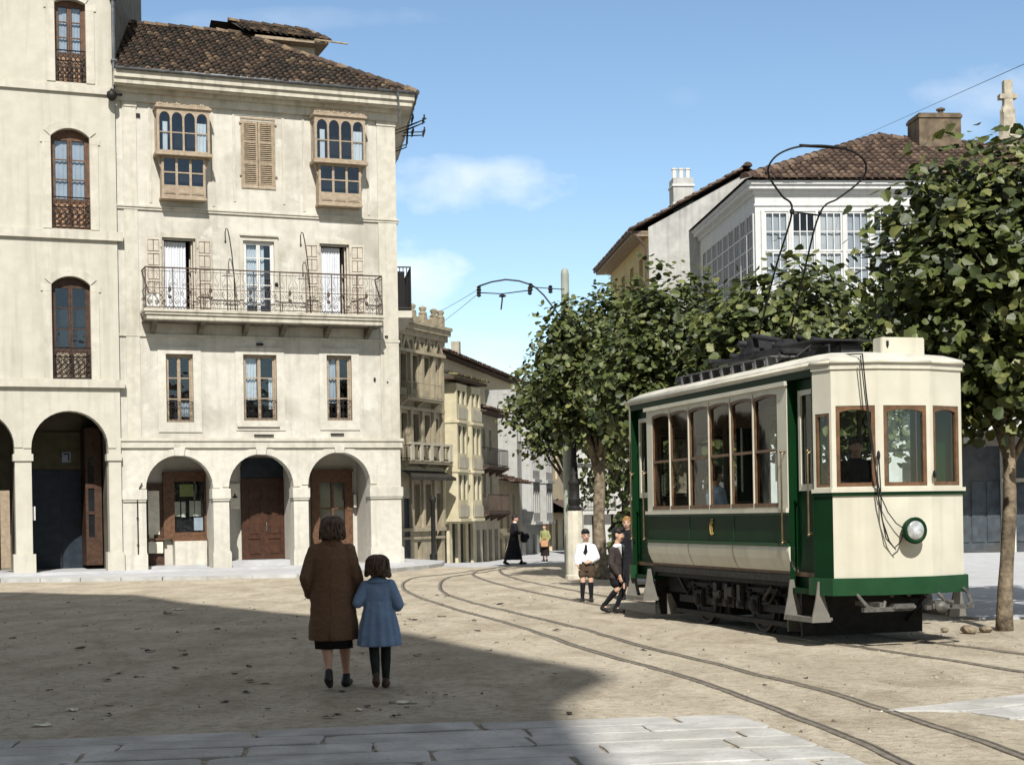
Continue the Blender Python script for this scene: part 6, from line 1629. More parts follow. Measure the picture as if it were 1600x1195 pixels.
c = MB(); c.loft([(0,-.03,.16,.20,.30,fold(.05,1)),(0,-.02,.4,.19,.25,fold(.04,1.3)),(0,-.01,.7,.165,.18),(0,0,.95,.145,.13),(0,.01,1.15,.165,.125),(0,.012,1.28,.15,.10),(0,.018,1.35,.075,.068)], 40)
for s in (-1, 1): c.caps([(s*.15,.01,1.255,.072),(s*.205,.03,1.04,.062),(s*.13,.25,1.02,.055)], 14)
remesh(c, 'cassock', BLACKC, t, .010, 2, None, .006)
c = MB(); c.loft([(0,.03,1.335,.066,.062),(0,.035,1.375,.062,.060)], 20); c.build('collar', SHIRT, t, smooth=True)
for hip, knee, ank, toe in L: c = MB(); shoe(c, ank, toe, 1.05, .042); remesh(c, 'shoe', SHOEB, t, .009, 2)
hair_mass(t, HM, HAIRB, [((0,-.025,.05),(.082,.098,.08)),((0,.03,.1),(.06,.05,.028)),((0,-.065,.0),(.07,.045,.06))])
c = MB(); c.ell((0,.36,.90),(.13,.15,.12)); c.ell((.02,.33,.80),(.11,.12,.10)); o = remesh(c, 'bundle', BLACKC, None, .012, 2, None, .012)
o.location = (0,0,0); o.matrix_world = Matrix.Translation((.05,49.55,0)) @ Matrix.Rotation(R(-80), 4, 'Z'); tag(o, 'dark cloth bundle carried in front of the priest', 'bundle')

# --- simple standing townspeople
def standing(label, loc, rz, h, top, bottom, hair, long=True, arms=((.16,.0,.82),(-.16,.0,.82)), head_pitch=0, sk=SKIN, hem=.25):
    t = person(label, loc, rz); k = h/1.6
    b = MB(); HM = headM((0,.02*k,1.47*k), k, head_pitch); head(b, HM); b.caps([(0,0,1.28*k,.054*k),(0,.01,1.38*k,.052*k)]); b.loft([(0,0,.75*k,.14*k,.1*k),(0,0,1.0*k,.125*k,.095*k),(0,0,1.2*k,.15*k,.10*k),(0,0,1.31*k,.09*k,.07*k)], 18)
    L = [((s*.07*k,0,.8*k),(s*.075*k,.02,.45*k),(s*.075*k,0,.09*k),(s*.09*k,.13*k,.03*k)) for s in (-1,1)]; boy_legs(b, L, .08*k)
    for (x, y, z), s in zip(arms, (1,-1)):
        el = (s*.205*k,-.02,1.03*k); wr = (x*k,y*k,z*k); b.caps([(s*.145*k,0,1.26*k,.05*k),(*el,.04*k),(*wr,.028*k)]); d = Vector(wr)-Vector(el); hand(b, wr, d, (s,0,.2), .95*k, .4, s)
    remesh(b, 'body', sk, t, .009, 2); face_bits(HM, t)
    c = MB(); z0 = (.78 if long else .80)*k
    c.loft([(0,0,z0,.165*k,.12*k),(0,0,1.0*k,.15*k,.115*k),(0,0,1.18*k,.172*k,.12*k),(0,0,1.27*k,.15*k,.10*k),(0,.005,1.34*k,.075*k,.07*k)], 30)
    for (x, y, z), s in zip(arms, (1,-1)): c.caps([(s*.145*k,0,1.25*k,.068*k),(s*.208*k,-.02,1.03*k,.058*k),(*Vector((s*.208*k,-.02,1.03*k)).lerp(Vector((x*k,y*k,z*k)),.8),.046*k)], 14)
    remesh(c, 'jacket', top, t, .010, 2, None, .005)
    c = MB()
    if long: c.loft([(0,0,hem*k,.20*k,.16*k,fold(.05,1)),(0,0,.55*k,.18*k,.14*k,fold(.03,1)),(0,0,.84*k,.15*k,.115*k)], 36)
    else:
        for hip, knee, ank, toe in L: c.caps([(*hip,.095*k),(*knee,.075*k),(*ank,.06*k)], 14)
    remesh(c, 'skirt' if long else 'trousers', bottom, t, .010, 2, None, .004)
    for hip, knee, ank, toe in L: c = MB(); shoe(c, ank, toe, k, .042); remesh(c, 'shoe', SHOEB, t, .009, 2)
    hair_mass(t, HM, hair, [((0,-.02,.05),(.086,.1,.08)),((0,-.055,-.01),(.082,.055,.08)),((0,.03,.1),(.06,.05,.03))])
    return t
standing('woman in a lime blouse and dark skirt standing far down the street', (1.22,57.8,-.17), R(150), 1.42, LIMEC, SKIRTD, HAIR, True, ((.15,.14,.86),(-.16,.1,.84)))
c = MB(); c.bevbox(-.13,.13,-.06,.06,0,.26,.03); c.tube([(-.09,0,.25),(-.06,0,.38),(.06,0,.38),(.09,0,.25)], .012, 6); o = c.build('handbag', TANB); o.location = (1.2,57.6,.38); tag(o, 'tan handbag held in front of the lime blouse woman', 'bag')
standing('fair haired person in dark clothes half hidden behind the boy in the blazer', (2.11,28.3,0), R(172), 1.54, BLACKC, BLACKC, HAIRF, True, head_pitch=-6, sk=SKINL)
# people in the tram
def tw(x, y, z): return (3.56+.9578*x-.2873*y, 17.8+.2873*x+.9578*y, z)
TA = math.atan2(.28735,.95783)
t = standing('tram driver in dark clothes standing behind the front window of the tram', tw(.80,.56,.852), TA+R(165), 1.62, BLACKC, BLACKC, HAIRB, False, ((.14,.3,1.0),(-.14,.28,.95)))
def seated(label, loc, rz, top, hair, sk=SKIN):
    t = person(label, loc, rz); b = MB(); HM = headM((0,.02,.80), .98, -5, 20); head(b, HM); b.caps([(0,0,.6,.052),(0,.01,.70,.05)]); b.loft([(0,0,.0,.15,.13),(0,0,.3,.13,.10),(0,0,.5,.155,.105),(0,0,.63,.09,.07)], 18)
    for s in (-1,1):
        b.caps([(s*.09,.05,.08,.085),(s*.1,.40,.08,.058),(s*.1,.42,-.30,.035)]); b.caps([(s*.1,.42,-.33,.035),(s*.1,.52,-.36,.028)]); b.caps([(s*.15,0,.57,.05),(s*.2,.04,.34,.04),(s*.1,.22,.24,.028)]); hand(b, (s*.1,.22,.24), (-s*.2,1,-.3), (0,0,1), .95, .5, s)
    remesh(b, 'body', sk, t, .010, 2)
    c = MB(); c.loft([(0,0,.0,.165,.145),(0,0,.3,.15,.12),(0,0,.5,.175,.125),(0,0,.58,.15,.1),(0,.005,.65,.07,.065)], 30)
    for s in (-1,1): c.caps([(s*.148,0,.56,.068),(s*.203,.04,.34,.056),(s*.115,.2,.25,.044)], 14)
    remesh(c, 'shirt', top, t, .010, 2, None, .006)
    c = MB()
    for s in (-1,1): c.caps([(s*.09,.04,.08,.10),(s*.1,.40,.08,.072),(s*.1,.42,-.26,.06)], 14); 
    remesh(c, 'trousers', BLACKC, t, .010, 2)
    hair_mass(t, HM, hair, [((0,-.02,.05),(.086,.1,.08)),((0,-.055,-.01),(.082,.055,.08)),((0,.03,.1),(.06,.05,.03))]); return t
seated('tram passenger in a pale blue shirt sitting at the third side window', tw(.33,3.62,1.30), TA+R(-90), PALEB, HAIRB)
seated('tram passenger in a dark jacket sitting on the far side of the tram', tw(1.5,2.6,1.30), TA+R(90), BLAZER, HAIRF)

# ------------------------------------------------------------------ the tram
def paint(name, c, rough=.28, dirt=.35):
    m = mat(name, c, rough, .06, 2.5, stain=dirt, stain_c=tuple(x*.6+.03 for x in c), bump=.05, bscale=6, spec=.5, streak=dirt*.8)
    return m
CREAM = mat('cream_enamel', (.52,.495,.405), .36, .06, 2.5, stain=.35, stain_c=(.44,.405,.31), bump=.12, bscale=5, spec=.4, streak=.3, soil=.06); GREEN = mat('green_enamel', (.003,.024,.007), .45, .1, 3, spec=.1, streak=.1, stain_c=(.02,.05,.02)); GREENL = mat('green_skirt', (.010,.047,.017), .42, .12, 4, spec=.2, streak=.15, stain_c=(.03,.06,.03))
ROOFC = mat('roof_canvas', (.50,.48,.42), .85, .12, 4, stain=.4, bump=.2)
SASH = mat('varnished_sash', (.12,.064,.032), .4, .25, 9)
UNDER = mat('underframe_black', (.012,.011,.010), .7, .4, 12); UNDERG = mat('greasy_grey_iron', (.034,.031,.028), .6, .4, 14)
STEPG = mat('grey_step_paint', (.14,.132,.115), .7, .12, 6, stain=.4, stain_c=(.15,.13,.1))
BRASS = mat('dull_brass', (.25,.2,.12), .35, .2, 20, metal=.8); GOLD = mat('gold_paint', (.32,.22,.07), .45, .2, 20)
LENS = mat('lamp_lens', (.42,.43,.42), .12, .35, 14, spec=.8, metal=.3); GEAR = mat('grey_roof_gear', (.09,.09,.092), .6, .3, 10); GEARD = mat('dark_roof_gear', (.022,.022,.024), .6, .3, 10)
TG = glass_mat('tram_glass', (.80,.85,.84), .02, .025)
LINER = mat('cabin_varnish', (.10,.055,.03), .5, .25, 6)
TR = thing('tram', 'green and cream electric tram with wire bow on its roof', 'tram', (3.56,17.8,0), math.atan2(.28735,.95783))
TW, TL = 1.88, 6.1; cxT, cyT = TW/2, TL/2
OUT = [(0,TL-.12),(0,.12),(.085,-.17),(.61,-.34),(1.27,-.34),(TW-.085,-.17),(TW,.12)]
ROT = Matrix.Translation((TW,TL,0)) @ Matrix.Rotation(PI, 4, 'Z')
def fac(p0, p1):
    a = math.atan2(p1[1]-p0[1], p1[0]-p0[0])
    return Matrix.Translation((p0[0],p0[1],0)) @ Matrix.Rotation(a, 4, 'Z'), math.hypot(p1[0]-p0[0], p1[1]-p0[1])
def both(fn):
    """run fn for this half and for the half turned round"""
    for Q in (Matrix.Identity(4), ROT): fn(Q)
def outl(o):
    """outline of the whole body moved out by o"""
    pts = OUT[1:]+[(TW-x, TL-y) for x, y in OUT[1:]]
    n = len(pts); res = []
    for i in range(n):
        p0, p1, p2 = Vector(pts[i-1]), Vector(pts[i]), Vector(pts[(i+1)%n])
        d1 = (p1-p0).normalized(); d2 = (p2-p1).normalized()
        n1 = Vector((d1.y,-d1.x)); n2 = Vector((d2.y,-d2.x)); b = (n1+n2); b = b/(1+n1.dot(n2))
        res.append((p1.x+b.x*o, p1.y+b.y*o))
    return res
def ring(mb, o0, o1, z0, z1, m=0, cut=None, only=None):
    """trim strip round the two ends only (front polyline A..F), thickness o0..o1"""
    def f(Q):
        a = outl(o0)[:6]; b = outl(o1)[:6]
        if cut is not None:
            a = [(a[0][0], cut)]+a+[(a[-1][0], cut)]; b = [(b[0][0], cut)]+b+[(b[-1][0], cut)]
        mb.M = Q
        n = len(a)
        vs = [(x,y,z) for (x,y) in a for z in (z0,z1)]+[(x,y,z) for (x,y) in b for z in (z0,z1)]
        k = 2*n; fs = []
        for i in range(n-1):
            fs += [[k+2*i,k+2*i+2,k+2*i+3,k+2*i+1],[2*i,2*i+1,2*i+3,2*i+2],[2*i+1,k+2*i+1,k+2*i+3,2*i+3],[2*i,2*i+2,k+2*i+2,k+2*i]]
        fs += [[0,k,k+1,1],[2*n-2,2*n-1,k+2*n-1,k+2*n-2]]
        mb.add(vs, fs, m); mb.M = None
    f(only)
# cream ends with window openings
EWC = mat('cream_lining', (.30,.26,.17), .6, .1)
def ends(Q):
    ce = MB()
    for i in range(1, 6):
        p0, p1 = OUT[i], OUT[i+1]; F_, w = fac(p0, p1); ce.M = Q @ F_
        corner = i in (1, 5)
        e = .035 if corner else .05
        hole = (e, w-e, 1.85, 2.78 if not corner else 2.70, 0)
        wall_holes(ce, 0, w, 1.76, 3.26, [hole], 0, .05, 0, seg=8)
        wall_holes(ce, 0, w, .78, 1.76, [], 0, .05, 1 if corner else 0)
        ce.poly([(0,.06,.8),(w,.06,.8),(w,.06,1.84),(0,.06,1.84)], 2); ce.poly([(0,.06,2.8),(w,.06,2.8),(w,.06,3.24),(0,.06,3.24)], 2)
        wn = MB(); wn.M = Q @ F_
        lattice(wn, hole[0], hole[1], hole[2], hole[3], 1, 1, .006, .04, .032 if corner else .045, .035, rise=0 if corner else .03)
        o = wn.build('end_window', SASH, TR)
        gl = MB(); gl.M = Q @ F_
        gl.poly([(hole[0],.03,hole[2]),(hole[1],.03,hole[2]),(hole[1],.03,hole[3]),(hole[0],.03,hole[3])]); gl.build('glass', TG, o)
    ce.build('end_panel', [CREAM, GREEN, LINER], TR)
both(ends)
def trim_end(Q):
    for nm, m_, args in (('end_moulding', CREAM, ((.002,.035,1.785,1.83,None),(.0,.02,3.20,3.25,None))), ('dark_line', GREEN, ((.002,.02,1.745,1.783,None),)), ('bumper', GREENL, ((-.02,.045,.60,.80,.2),))):
        for g in args:
            mb = MB(); ring(mb, g[0], g[1], g[2], g[3], 0, g[4], Q); mb.build(nm, m_, TR)
both(trim_end)
# sides
SEAM = mat('panel_seam', (.22,.19,.12), .7)
def side(Q):
    F_, w = fac((0,TL-.12),(0,.12)); S = Q @ F_           # u from the rear (0) to the front (w); inward is +y
    U = lambda y: (TL-.12)-y
    sd_ = MB(); sd_.M = S
    c0, c1 = U(5.30), U(.76)
    pitch = (U(1.0)-U(5.10))/6; u0 = U(5.10)
    H = [(u0+i*pitch+.014, u0+(i+1)*pitch-.014, 1.635, 3.03, .022) for i in range(6)]
    wall_holes(sd_, c0, c1, 1.60, 3.13, H, -.012, .02, 0, seg=10)                       # cream window band
    sd_.poly([(c0,-.012,1.6),(c0,.1,1.6),(c0,.1,3.13),(c0,-.012,3.13)],0); sd_.poly([(c1,-.012,1.6),(c1,-.012,3.13),(c1,.12,3.13),(c1,.12,1.6)],0)
    for h in H[1:]: sd_.box(h[0]-.022, h[0]-.006, -.022, -.012, 1.62, 3.06, 0)
    sd_.box(c0-.02, c1+.02, -.05, -.0125, 1.565, 1.615, 0); sd_.box(c0-.02, c1+.03, -.055, -.0125, 3.09, 3.145, 0)
    wall_holes(sd_, c0, c1, 1.17, 1.565, [], 0, .05, 1); sd_.box(c0-.005, c1+.005, -.04, .0, 1.155, 1.195, 2)
    for u in (c0+(c1-c0)*.335, c0+(c1-c0)*.655): sd_.box(u-.006, u+.006, -.006, 0, 1.2, 1.56, 2)
    sd_.box(c0, c1, -.008, 0, 1.535, 1.562, 2)
    # curved rocker panel
    pr = [(-.02,1.153),(-.028,1.10),(-.012,1.0),(.03,.9),(.085,.82)]
    for (ya,za),(yb_,zb_) in zip(pr[:-1],pr[1:]): sd_.poly([(c0,yb_,zb_),(c1+.02,yb_,zb_),(c1+.02,ya,za),(c0,ya,za)], 0)
    sd_.poly([(c1+.02,y,z) for y, z in pr]+[(c1+.02,.2,.82),(c1+.02,.2,1.153)], 0); sd_.poly([(c0,y,z) for y, z in pr[::-1]]+[(c0,.2,1.153),(c0,.2,.82)], 0)
    for u in (c0+(c1-c0)*.335, c0+(c1-c0)*.655):
        for (ya,za),(yb_,zb_) in zip(pr[:-1],pr[1:]): sd_.poly([(u-.007,yb_-.004,zb_),(u+.007,yb_-.004,zb_),(u+.007,ya-.004,za),(u-.007,ya-.004,za)], 3)
    sd_.box(c0, c1+.02, .06, .12, .72, .82, 4)
    # green fascia above, over the whole length
    sd_.box(0, w, -.004, .05, 3.147, 3.262, 1)
    # lining inside
    sd_.poly([(c0,.07,.85),(c1,.07,.85),(c1,.07,1.64),(c0,.07,1.64)], 5)
    for h in H:
        sw_ = MB(); sw_.M = S; lattice(sw_, h[0], h[1], h[2], h[3], 1, 2, -.006, .035, .034, .02, rise=.03)
        sw_.box(h[0], h[1], -.02, -.0061, h[2], h[2]+.05)
        o = sw_.build('side_window', SASH, TR)
        sg = MB(); sg.M = S; sg.poly([(h[0],.02,h[2]),(h[1],.02,h[2]),(h[1],.02,h[3]),(h[0],.02,h[3])]); sg.build('glass', TG, o)
    # platform doors, recessed
    for a, b in ((0.02, U(5.32)), (U(.74), w-.01)):
        yr = .10
        dd = MB(); dg = MB(); df = MB()
        for q in (dd, dg, df): q.M = S
        wall_holes(dd, a, b, .66, 3.147, [(a+.1,b-.1,1.88,2.98,0)], yr, .03, 0)
        wall_holes(df, a+.085, b-.085, 1.82, 3.02, [(a+.14,b-.14,1.9,2.96,0)], yr-.014, .03, 0)
        dg.poly([(a+.12,yr+.02,1.85),(b-.12,yr+.02,1.85),(b-.12,yr+.02,2.99),(a+.12,yr+.02,2.99)])
        dd.box(a+.1, b-.1, yr-.012, yr, .8, 1.7, 0); dd.bevbox(a+.15, b-.15, yr-.02, yr-.01, .9, 1.6, .008, 0)
        dd.box(a-.02, a, .0, .3, .66, 3.147, 0)
        if a > 1: dd.box(b-.012, b+.008, -.003, .12, .66, 3.147, 0)
        dd.box(a, b, .0, .4, .60, .66, 0)
        o = dd.build('platform_door', GREEN, TR); df.build('door_frame', CREAM, o); dg.build('glass', TG, o)
    sd_.build('side_panel', [CREAM, GREEN, GREENL, SEAM, UNDERG, LINER], TR)
both(side)
def rails_(Q):
    for y, x, z0, z1 in ((.81,-.07,1.2,2.3),(.15,-.06,1.3,2.28),(5.36,-.06,1.2,2.2),(5.9,-.05,1.2,2.2)):
        mb = MB(); mb.M = Q
        mb.tube([(x+.06,y,z0),(x,y,z0+.03),(x,y,z1-.03),(x+.06,y,z1)], .014, 6); mb.ell((x,y,z0+.0),.022,6,4); mb.ell((x,y,z1),.022,6,4)
        mb.build('grab_rail', BRASS, TR, smooth=True)
both(rails_)
# roof
mb = MB(); P0 = outl(.03); n = len(P0)
rings = [([p for p in outl(.02)], 3.235), (P0, 3.262), (P0, 3.30), (outl(.02), 3.325)]
rr_ = []
for o_, z in rings: rr_.append([(x,y,z) for x, y in o_])
for s_, z in ((.86,3.395),(.66,3.445),(.4,3.475),(.15,3.485)):
    rr_.append([(cxT+(x-cxT)*s_, cyT+(y-cyT)*(1-(1-s_)*.45), z) for x, y in outl(.02)])
vs = [p for r_ in rr_ for p in r_]; fs = []
for i in range(len(rr_)-1):
    for k in range(n): fs.append([i*n+k, i*n+(k+1)%n, (i+1)*n+(k+1)%n, (i+1)*n+k])
fs.append([(len(rr_)-1)*n+k for k in range(n)]); fs.append(list(range(n))[::-1])
mb.add(vs, fs); 
rfT = mb.build('roof', ROOFC, TR, smooth=True, ang=35)
mb = MB(); mb.M = None
q = outl(.032)
for i in range(n):
    a, b = q[i], q[(i+1)%n]; mb.tube([(a[0],a[1],3.28),(b[0],b[1],3.28)], .02, 6)
mb.build('roof_edge', CREAM, rfT, smooth=True)
# destination box, roof gear
mb = MB(); mb.bevbox(.86,1.44,.02,.22,3.36,3.61,.012); mb.box(.82,1.48,.0,.24,3.335,3.362)
db = mb.build('destination_box', CREAM, TR)
mb = MB(); mb.box(.925,.955,.008,.021,3.51,3.565); mb.ell((.94,.014,3.51),(.014,.01,.03),6,4); mb.build('latch', UNDER, db)
for s_ in (0, 1):
    mb = MB(); fx = (lambda x: x) if s_ == 0 else (lambda x: TW-x)
    for x in (.16,.30,.44): mb.box(min(fx(x),fx(x+.11)), max(fx(x),fx(x+.11)), 1.5, 4.4, 3.52, 3.54)
    for k in range(9):
        y = 1.6+k*.34; mb.prism([(fx(.15),3.40),(fx(.19),3.40),(fx(.40),3.518),(fx(.15),3.518)], y, y+.035)
    mb.build('roof_walkway', GEAR, TR, fix=True)
mb = MB()
for x in (.6,1.26):
    mb.box(x-.03,x+.03,2.0,4.2,3.66,3.72)
    for y in (2.1,4.1): mb.lathe([(.06,0),(.06,.05),(.04,.07),(.06,.1),(.06,.14),(.03,.18)], (x,y,3.47), 8)
for y in (2.0,2.7,3.4,4.15): mb.box(.5,1.36,y,y+.06,3.72,3.77)
mb.bevbox(.56,.86,2.85,3.25,3.70,3.92,.02); mb.bevbox(1.0,1.3,2.85,3.25,3.70,3.92,.02); mb.tube([(.45,3.05,3.86),(1.42,3.05,3.86)], .04, 8); mb.tube([(.6,2.1,3.8),(.6,2.9,3.95)], .035, 8); mb.tube([(1.26,2.1,3.8),(1.26,2.9,3.95)], .035, 8)
mb.bevbox(.9,1.25,1.1,1.75,3.5,3.66,.03); mb.bevbox(.3,.55,4.6,4.95,3.46,3.58,.03); mb.box(.5,1.3,1.0,1.9,3.68,3.70)
mb.tube([(.25,1.0,3.47),(.5,1.1,3.62),(.9,1.2,3.66),(1.2,1.5,3.72),(1.0,2.2,3.8)], .012, 5); mb.tube([(.36,.35,3.42),(.6,.8,3.6),(.8,1.4,3.64),(.9,2.2,3.78)], .012, 5)
mb.build('roof_gear', GEARD, TR)
mb = MB()      # the lyre-shaped wire bow
c = .925
side_pts = lambda s: [(c+s*.23,3.02,3.82),(c+s*.215,2.45,4.75),(c+s*.20,1.95,5.45),(c+s*.40,1.83,5.62),(c+s*.60,1.72,5.78),(c+s*.685,1.64,5.9),(c+s*.66,1.56,6.01),(c+s*.55,1.50,6.10),(c+s*.33,1.46,6.17),(c,1.445,6.195)]
pts = side_pts(-1)+side_pts(1)[::-1][1:]
S_ = []
V = [Vector(p) for p in pts]
for i in range(len(V)-1):
    p0, p1, p2, p3 = V[max(i-1,0)], V[i], V[i+1], V[min(i+2,len(V)-1)]
    for k in range(5):
        t = k/5; S_.append(.5*((2*p1)+(-p0+p2)*t+(2*p0-5*p1+4*p2-p3)*t*t+(-p0+3*p1-3*p2+p3)*t**3))
S_.append(V[-1])
mb.tube(S_, .0135, 6)
mb.tube([(c-.20,1.95,5.45),(c+.21,1.97,5.42)], .012, 5); mb.ell((c-.2,1.95,5.45),.04,6,4); mb.ell((c+.2,1.95,5.45),.03,6,4)
mb.tube([(c-.33,1.46,6.185),(c+.33,1.46,6.185)], .019, 6)
mb.build('wire_bow', UNDER, TR, smooth=True)
# headlamp
hl = MB(); hx, hz, hy = .95, 1.335, -.34
hl.lathe([(.05,.0),(.10,-.03),(.135,-.09),(.15,-.14),(.15,-.165),(.125,-.175),(.12,-.16)], (hx,hy,hz), 20, axis='y')
hlo = hl.build('headlamp', GREEN, TR, smooth=True, ang=50)
mb = MB(); mb.lathe([(.118,-.168),(.10,-.184),(.06,-.196),(.0,-.20)], (hx,hy,hz), 18, axis='y'); mb.build('lens', LENS, hlo, smooth=True)
mb = MB(); mb.lathe([(.152,-.14),(.155,-.165),(.135,-.180),(.116,-.174),(.116,-.16)], (hx,hy,hz), 20, axis='y'); mb.build('rim', GREEN, hlo, smooth=True)
mb = MB()
mb.tube([(.36,.30,3.42),(.37,-.40,3.36),(.40,-.42,2.9),(.46,-.42,2.4),(.50,-.43,2.0),(.53,-.43,1.7),(.58,-.42,1.45),(.66,-.42,1.22),(.72,-.43,1.14),(.79,-.44,1.2),(.83,-.46,1.33)], .009, 5)
mb.tube([(.34,-.41,3.34),(.38,-.42,2.9),(.44,-.42,2.4),(.55,-.43,1.75),(.65,-.42,1.55),(.75,-.43,1.42),(.83,-.46,1.36)], .007, 5)
mb.tube([(.56,-.40,2.16),(.565,-.41,1.9),(.57,-.42,1.5),(.62,-.42,1.25),(.74,-.43,1.12)], .008, 5); mb.ell((.56,-.39,2.2),(.025,.025,.06),6,4); mb.ell((1.285,-.39,1.98),(.02,.03,.05),6,4)
mb.build('bow_cord', UNDER, TR)
# crest on the side
mb = MB(); P = []
for k in range(14):
    a = R(50)+R(260)*k/13; P.append((-.012, 3.0-.055*math.cos(a), 1.37+.09*math.sin(a)))
mb.tube(P, .012, 5); mb.tube([(-.012,3.0,1.27),(-.012,3.0,1.47)], .008, 4)
for k in (-1,0,1): mb.ell((-.008,3.0+.025*k,1.485),(.008,.012,.02),6,4)
mb.build('emblem', GOLD, TR)
# underframe and truck
mb = MB()
mb.box(.12,TW-.12,.15,TL-.15,.66,.80); 
for x in (.30,TW-.38): mb.box(x, x+.08, .3, TL-.3, .5, .66)
for x in (.24,TW-.30):
    mb.box(x, x+.06, 1.35, 4.75, .30, .40); mb.box(x, x+.06, 1.5, 4.6, .54, .60)
    for y in (2.15,3.95):
        mb.bevbox(x-.06,x+.1,y-.13,y+.13,.26,.50,.02); mb.ell((x-.07,y,.37),(.05,.08,.08),8,6)
        for s_ in (-1,1):
            mb.lathe([(.05,0),(.07,.02),(.05,.05),(.07,.08),(.05,.11),(.07,.14),(.05,.17)], (x+.02,y+s_*.24,.40), 8)
            mb.tube([(x+.02,y+s_*.3,.62),(x+.02,y+s_*.62,.34)], .025, 6)
    for y in (2.6,2.9,3.2,3.5): mb.box(x-.02, x+.0, y-.06, y+.03, .3, .62); 
    mb.bevbox(x-.04,x+.1,2.75,3.3,.42,.52,.02)
    mb.tube([(x-.03,1.5,.62),(x-.03,1.75,.42),(x-.03,1.95,.4)], .02, 6); mb.tube([(x-.03,4.6,.62),(x-.03,4.35,.42)], .02, 6)
    mb.box(x-.03, x+.03, 1.2, 4.9, .14, .2)
mb.box(.42,1.34,1.75,2.7,.16,.62); mb.box(.42,1.34,3.4,4.35,.16,.62); mb.box(.3,1.5,.8,1.5,.42,.66); mb.box(.3,1.5,4.6,5.3,.42,.66)  # closed boxes added to block sunlight and view under the floor
mb.build('truck', UNDER, TR)
for y in (2.6,3.0,3.35):
    mb = MB(); mb.box(.17,.22,y-.05,y+.05,.34,.62); mb.ell((.17,y,.36),(.03,.05,.05),8,5); mb.build('brake_hanger', UNDERG, TR)
for P in ([(.17,1.6,.64),(.17,1.85,.46)], [(.17,4.4,.5),(.17,4.6,.66)]):
    mb = MB(); mb.tube(P, .02, 5); mb.build('brake_rod', UNDERG, TR)
for q in ((2.75,2.95,.45,.58),(3.15,3.4,.42,.52)):
    mb = MB(); mb.bevbox(.15,.25,q[0],q[1],q[2],q[3],.02); mb.build('brake_block', UNDERG, TR)
for y in (2.15,3.95):
    for x in (.36,1.40):
        mb = MB(); s_ = 1 if x < 1 else -1
        mb.lathe([(.06,-.07*s_),(.08,-.07*s_),(.1,-.03*s_),(.27,-.03*s_),(.3,-.055*s_),(.345,-.055*s_),(.345,.0),(.375,.01*s_),(.375,.03*s_),(.3,.035*s_),(.06,.035*s_)], (x,y,.36), 24, axis='x'); mb.build('wheel', UNDERG, TR, smooth=True, ang=40)
    mb = MB(); mb.tube([(.3,y,.36),(1.5,y,.36)], .05, 8); mb.build('axle', UNDER, TR)
def steps(Q):
    for y0, y1 in ((.02,.70),(TL-.78,TL-.12)):
        mb = MB(); mb.M = Q
        mb.box(-.10,.16,y0,y1,.30,.335); mb.box(-.11,-.095,y0,y1,.285,.345)
        for y in (y0-.02, y1): mb.prism([(-.03,.76),(.02,.76),(.05,.58),(.13,.285),(-.115,.285),(-.105,.36),(-.06,.55)], y, y+.02)
        mb.build('step', STEPG, TR)
both(steps)
for y in (1.12,4.98):
    mb = MB(); mb.prism([(.14,.40),(.2,.40),(.34,.1),(.14,.1)], y-.012, y+.012); mb.build('splash_guard', STEPG, TR)
DRAWM = mat('worn_iron', (.10,.095,.085), .55, .35, 14, metal=.3)
def draw(Q):
    mb = MB(); mb.M = Q
    mb.box(.50,.58,-.46,.1,.46,.52); mb.tube([(.30,-.20,.68),(.33,-.34,.56),(.36,-.44,.47),(.44,-.48,.44),(.54,-.48,.46),(.58,-.44,.53)], [.016,.02,.024,.024,.024,.02], 6)
    mb.box(.28,.9,-.50,-.43,.42,.47); mb.bevbox(.64,.94,-.53,-.40,.43,.50,.02)
    mb.bevbox(1.16,1.38,-.54,-.34,.40,.52,.03); mb.ell((1.25,-.55,.45),(.08,.05,.07),8,6); mb.box(1.1,1.72,-.48,-.42,.42,.47)
    mb.tube([(1.74,-.15,.68),(1.74,-.32,.6),(1.71,-.44,.48),(1.62,-.47,.45)], [.016,.024,.024,.024], 6); mb.tube([(1.30,-.4,.6),(1.33,-.50,.52),(1.42,-.52,.5)], .022, 6)
    for x in (.78,1.0,1.22): mb.ell((x,-.26,.585),(.03,.03,.02),6,4)
    mb.build('drawgear', DRAWM, TR, smooth=True, ang=40)
both(draw)
def guard(Q):
    mb = MB(); mb.M = Q; mb.box(.12,TW-.12,.7,.74,.07,.62); mb.box(.3,.34,.7,.74,.2,.66); mb.box(TW-.34,TW-.3,.7,.74,.2,.66)  # full-width board added to keep sunlight out from under the tram
    for x in (.3,TW-.34): mb.tube([(x,.1,.66),(x,.72,.2)], .02, 5)
    mb.build('lifeguard_sun_board', UNDER, TR)
both(guard)
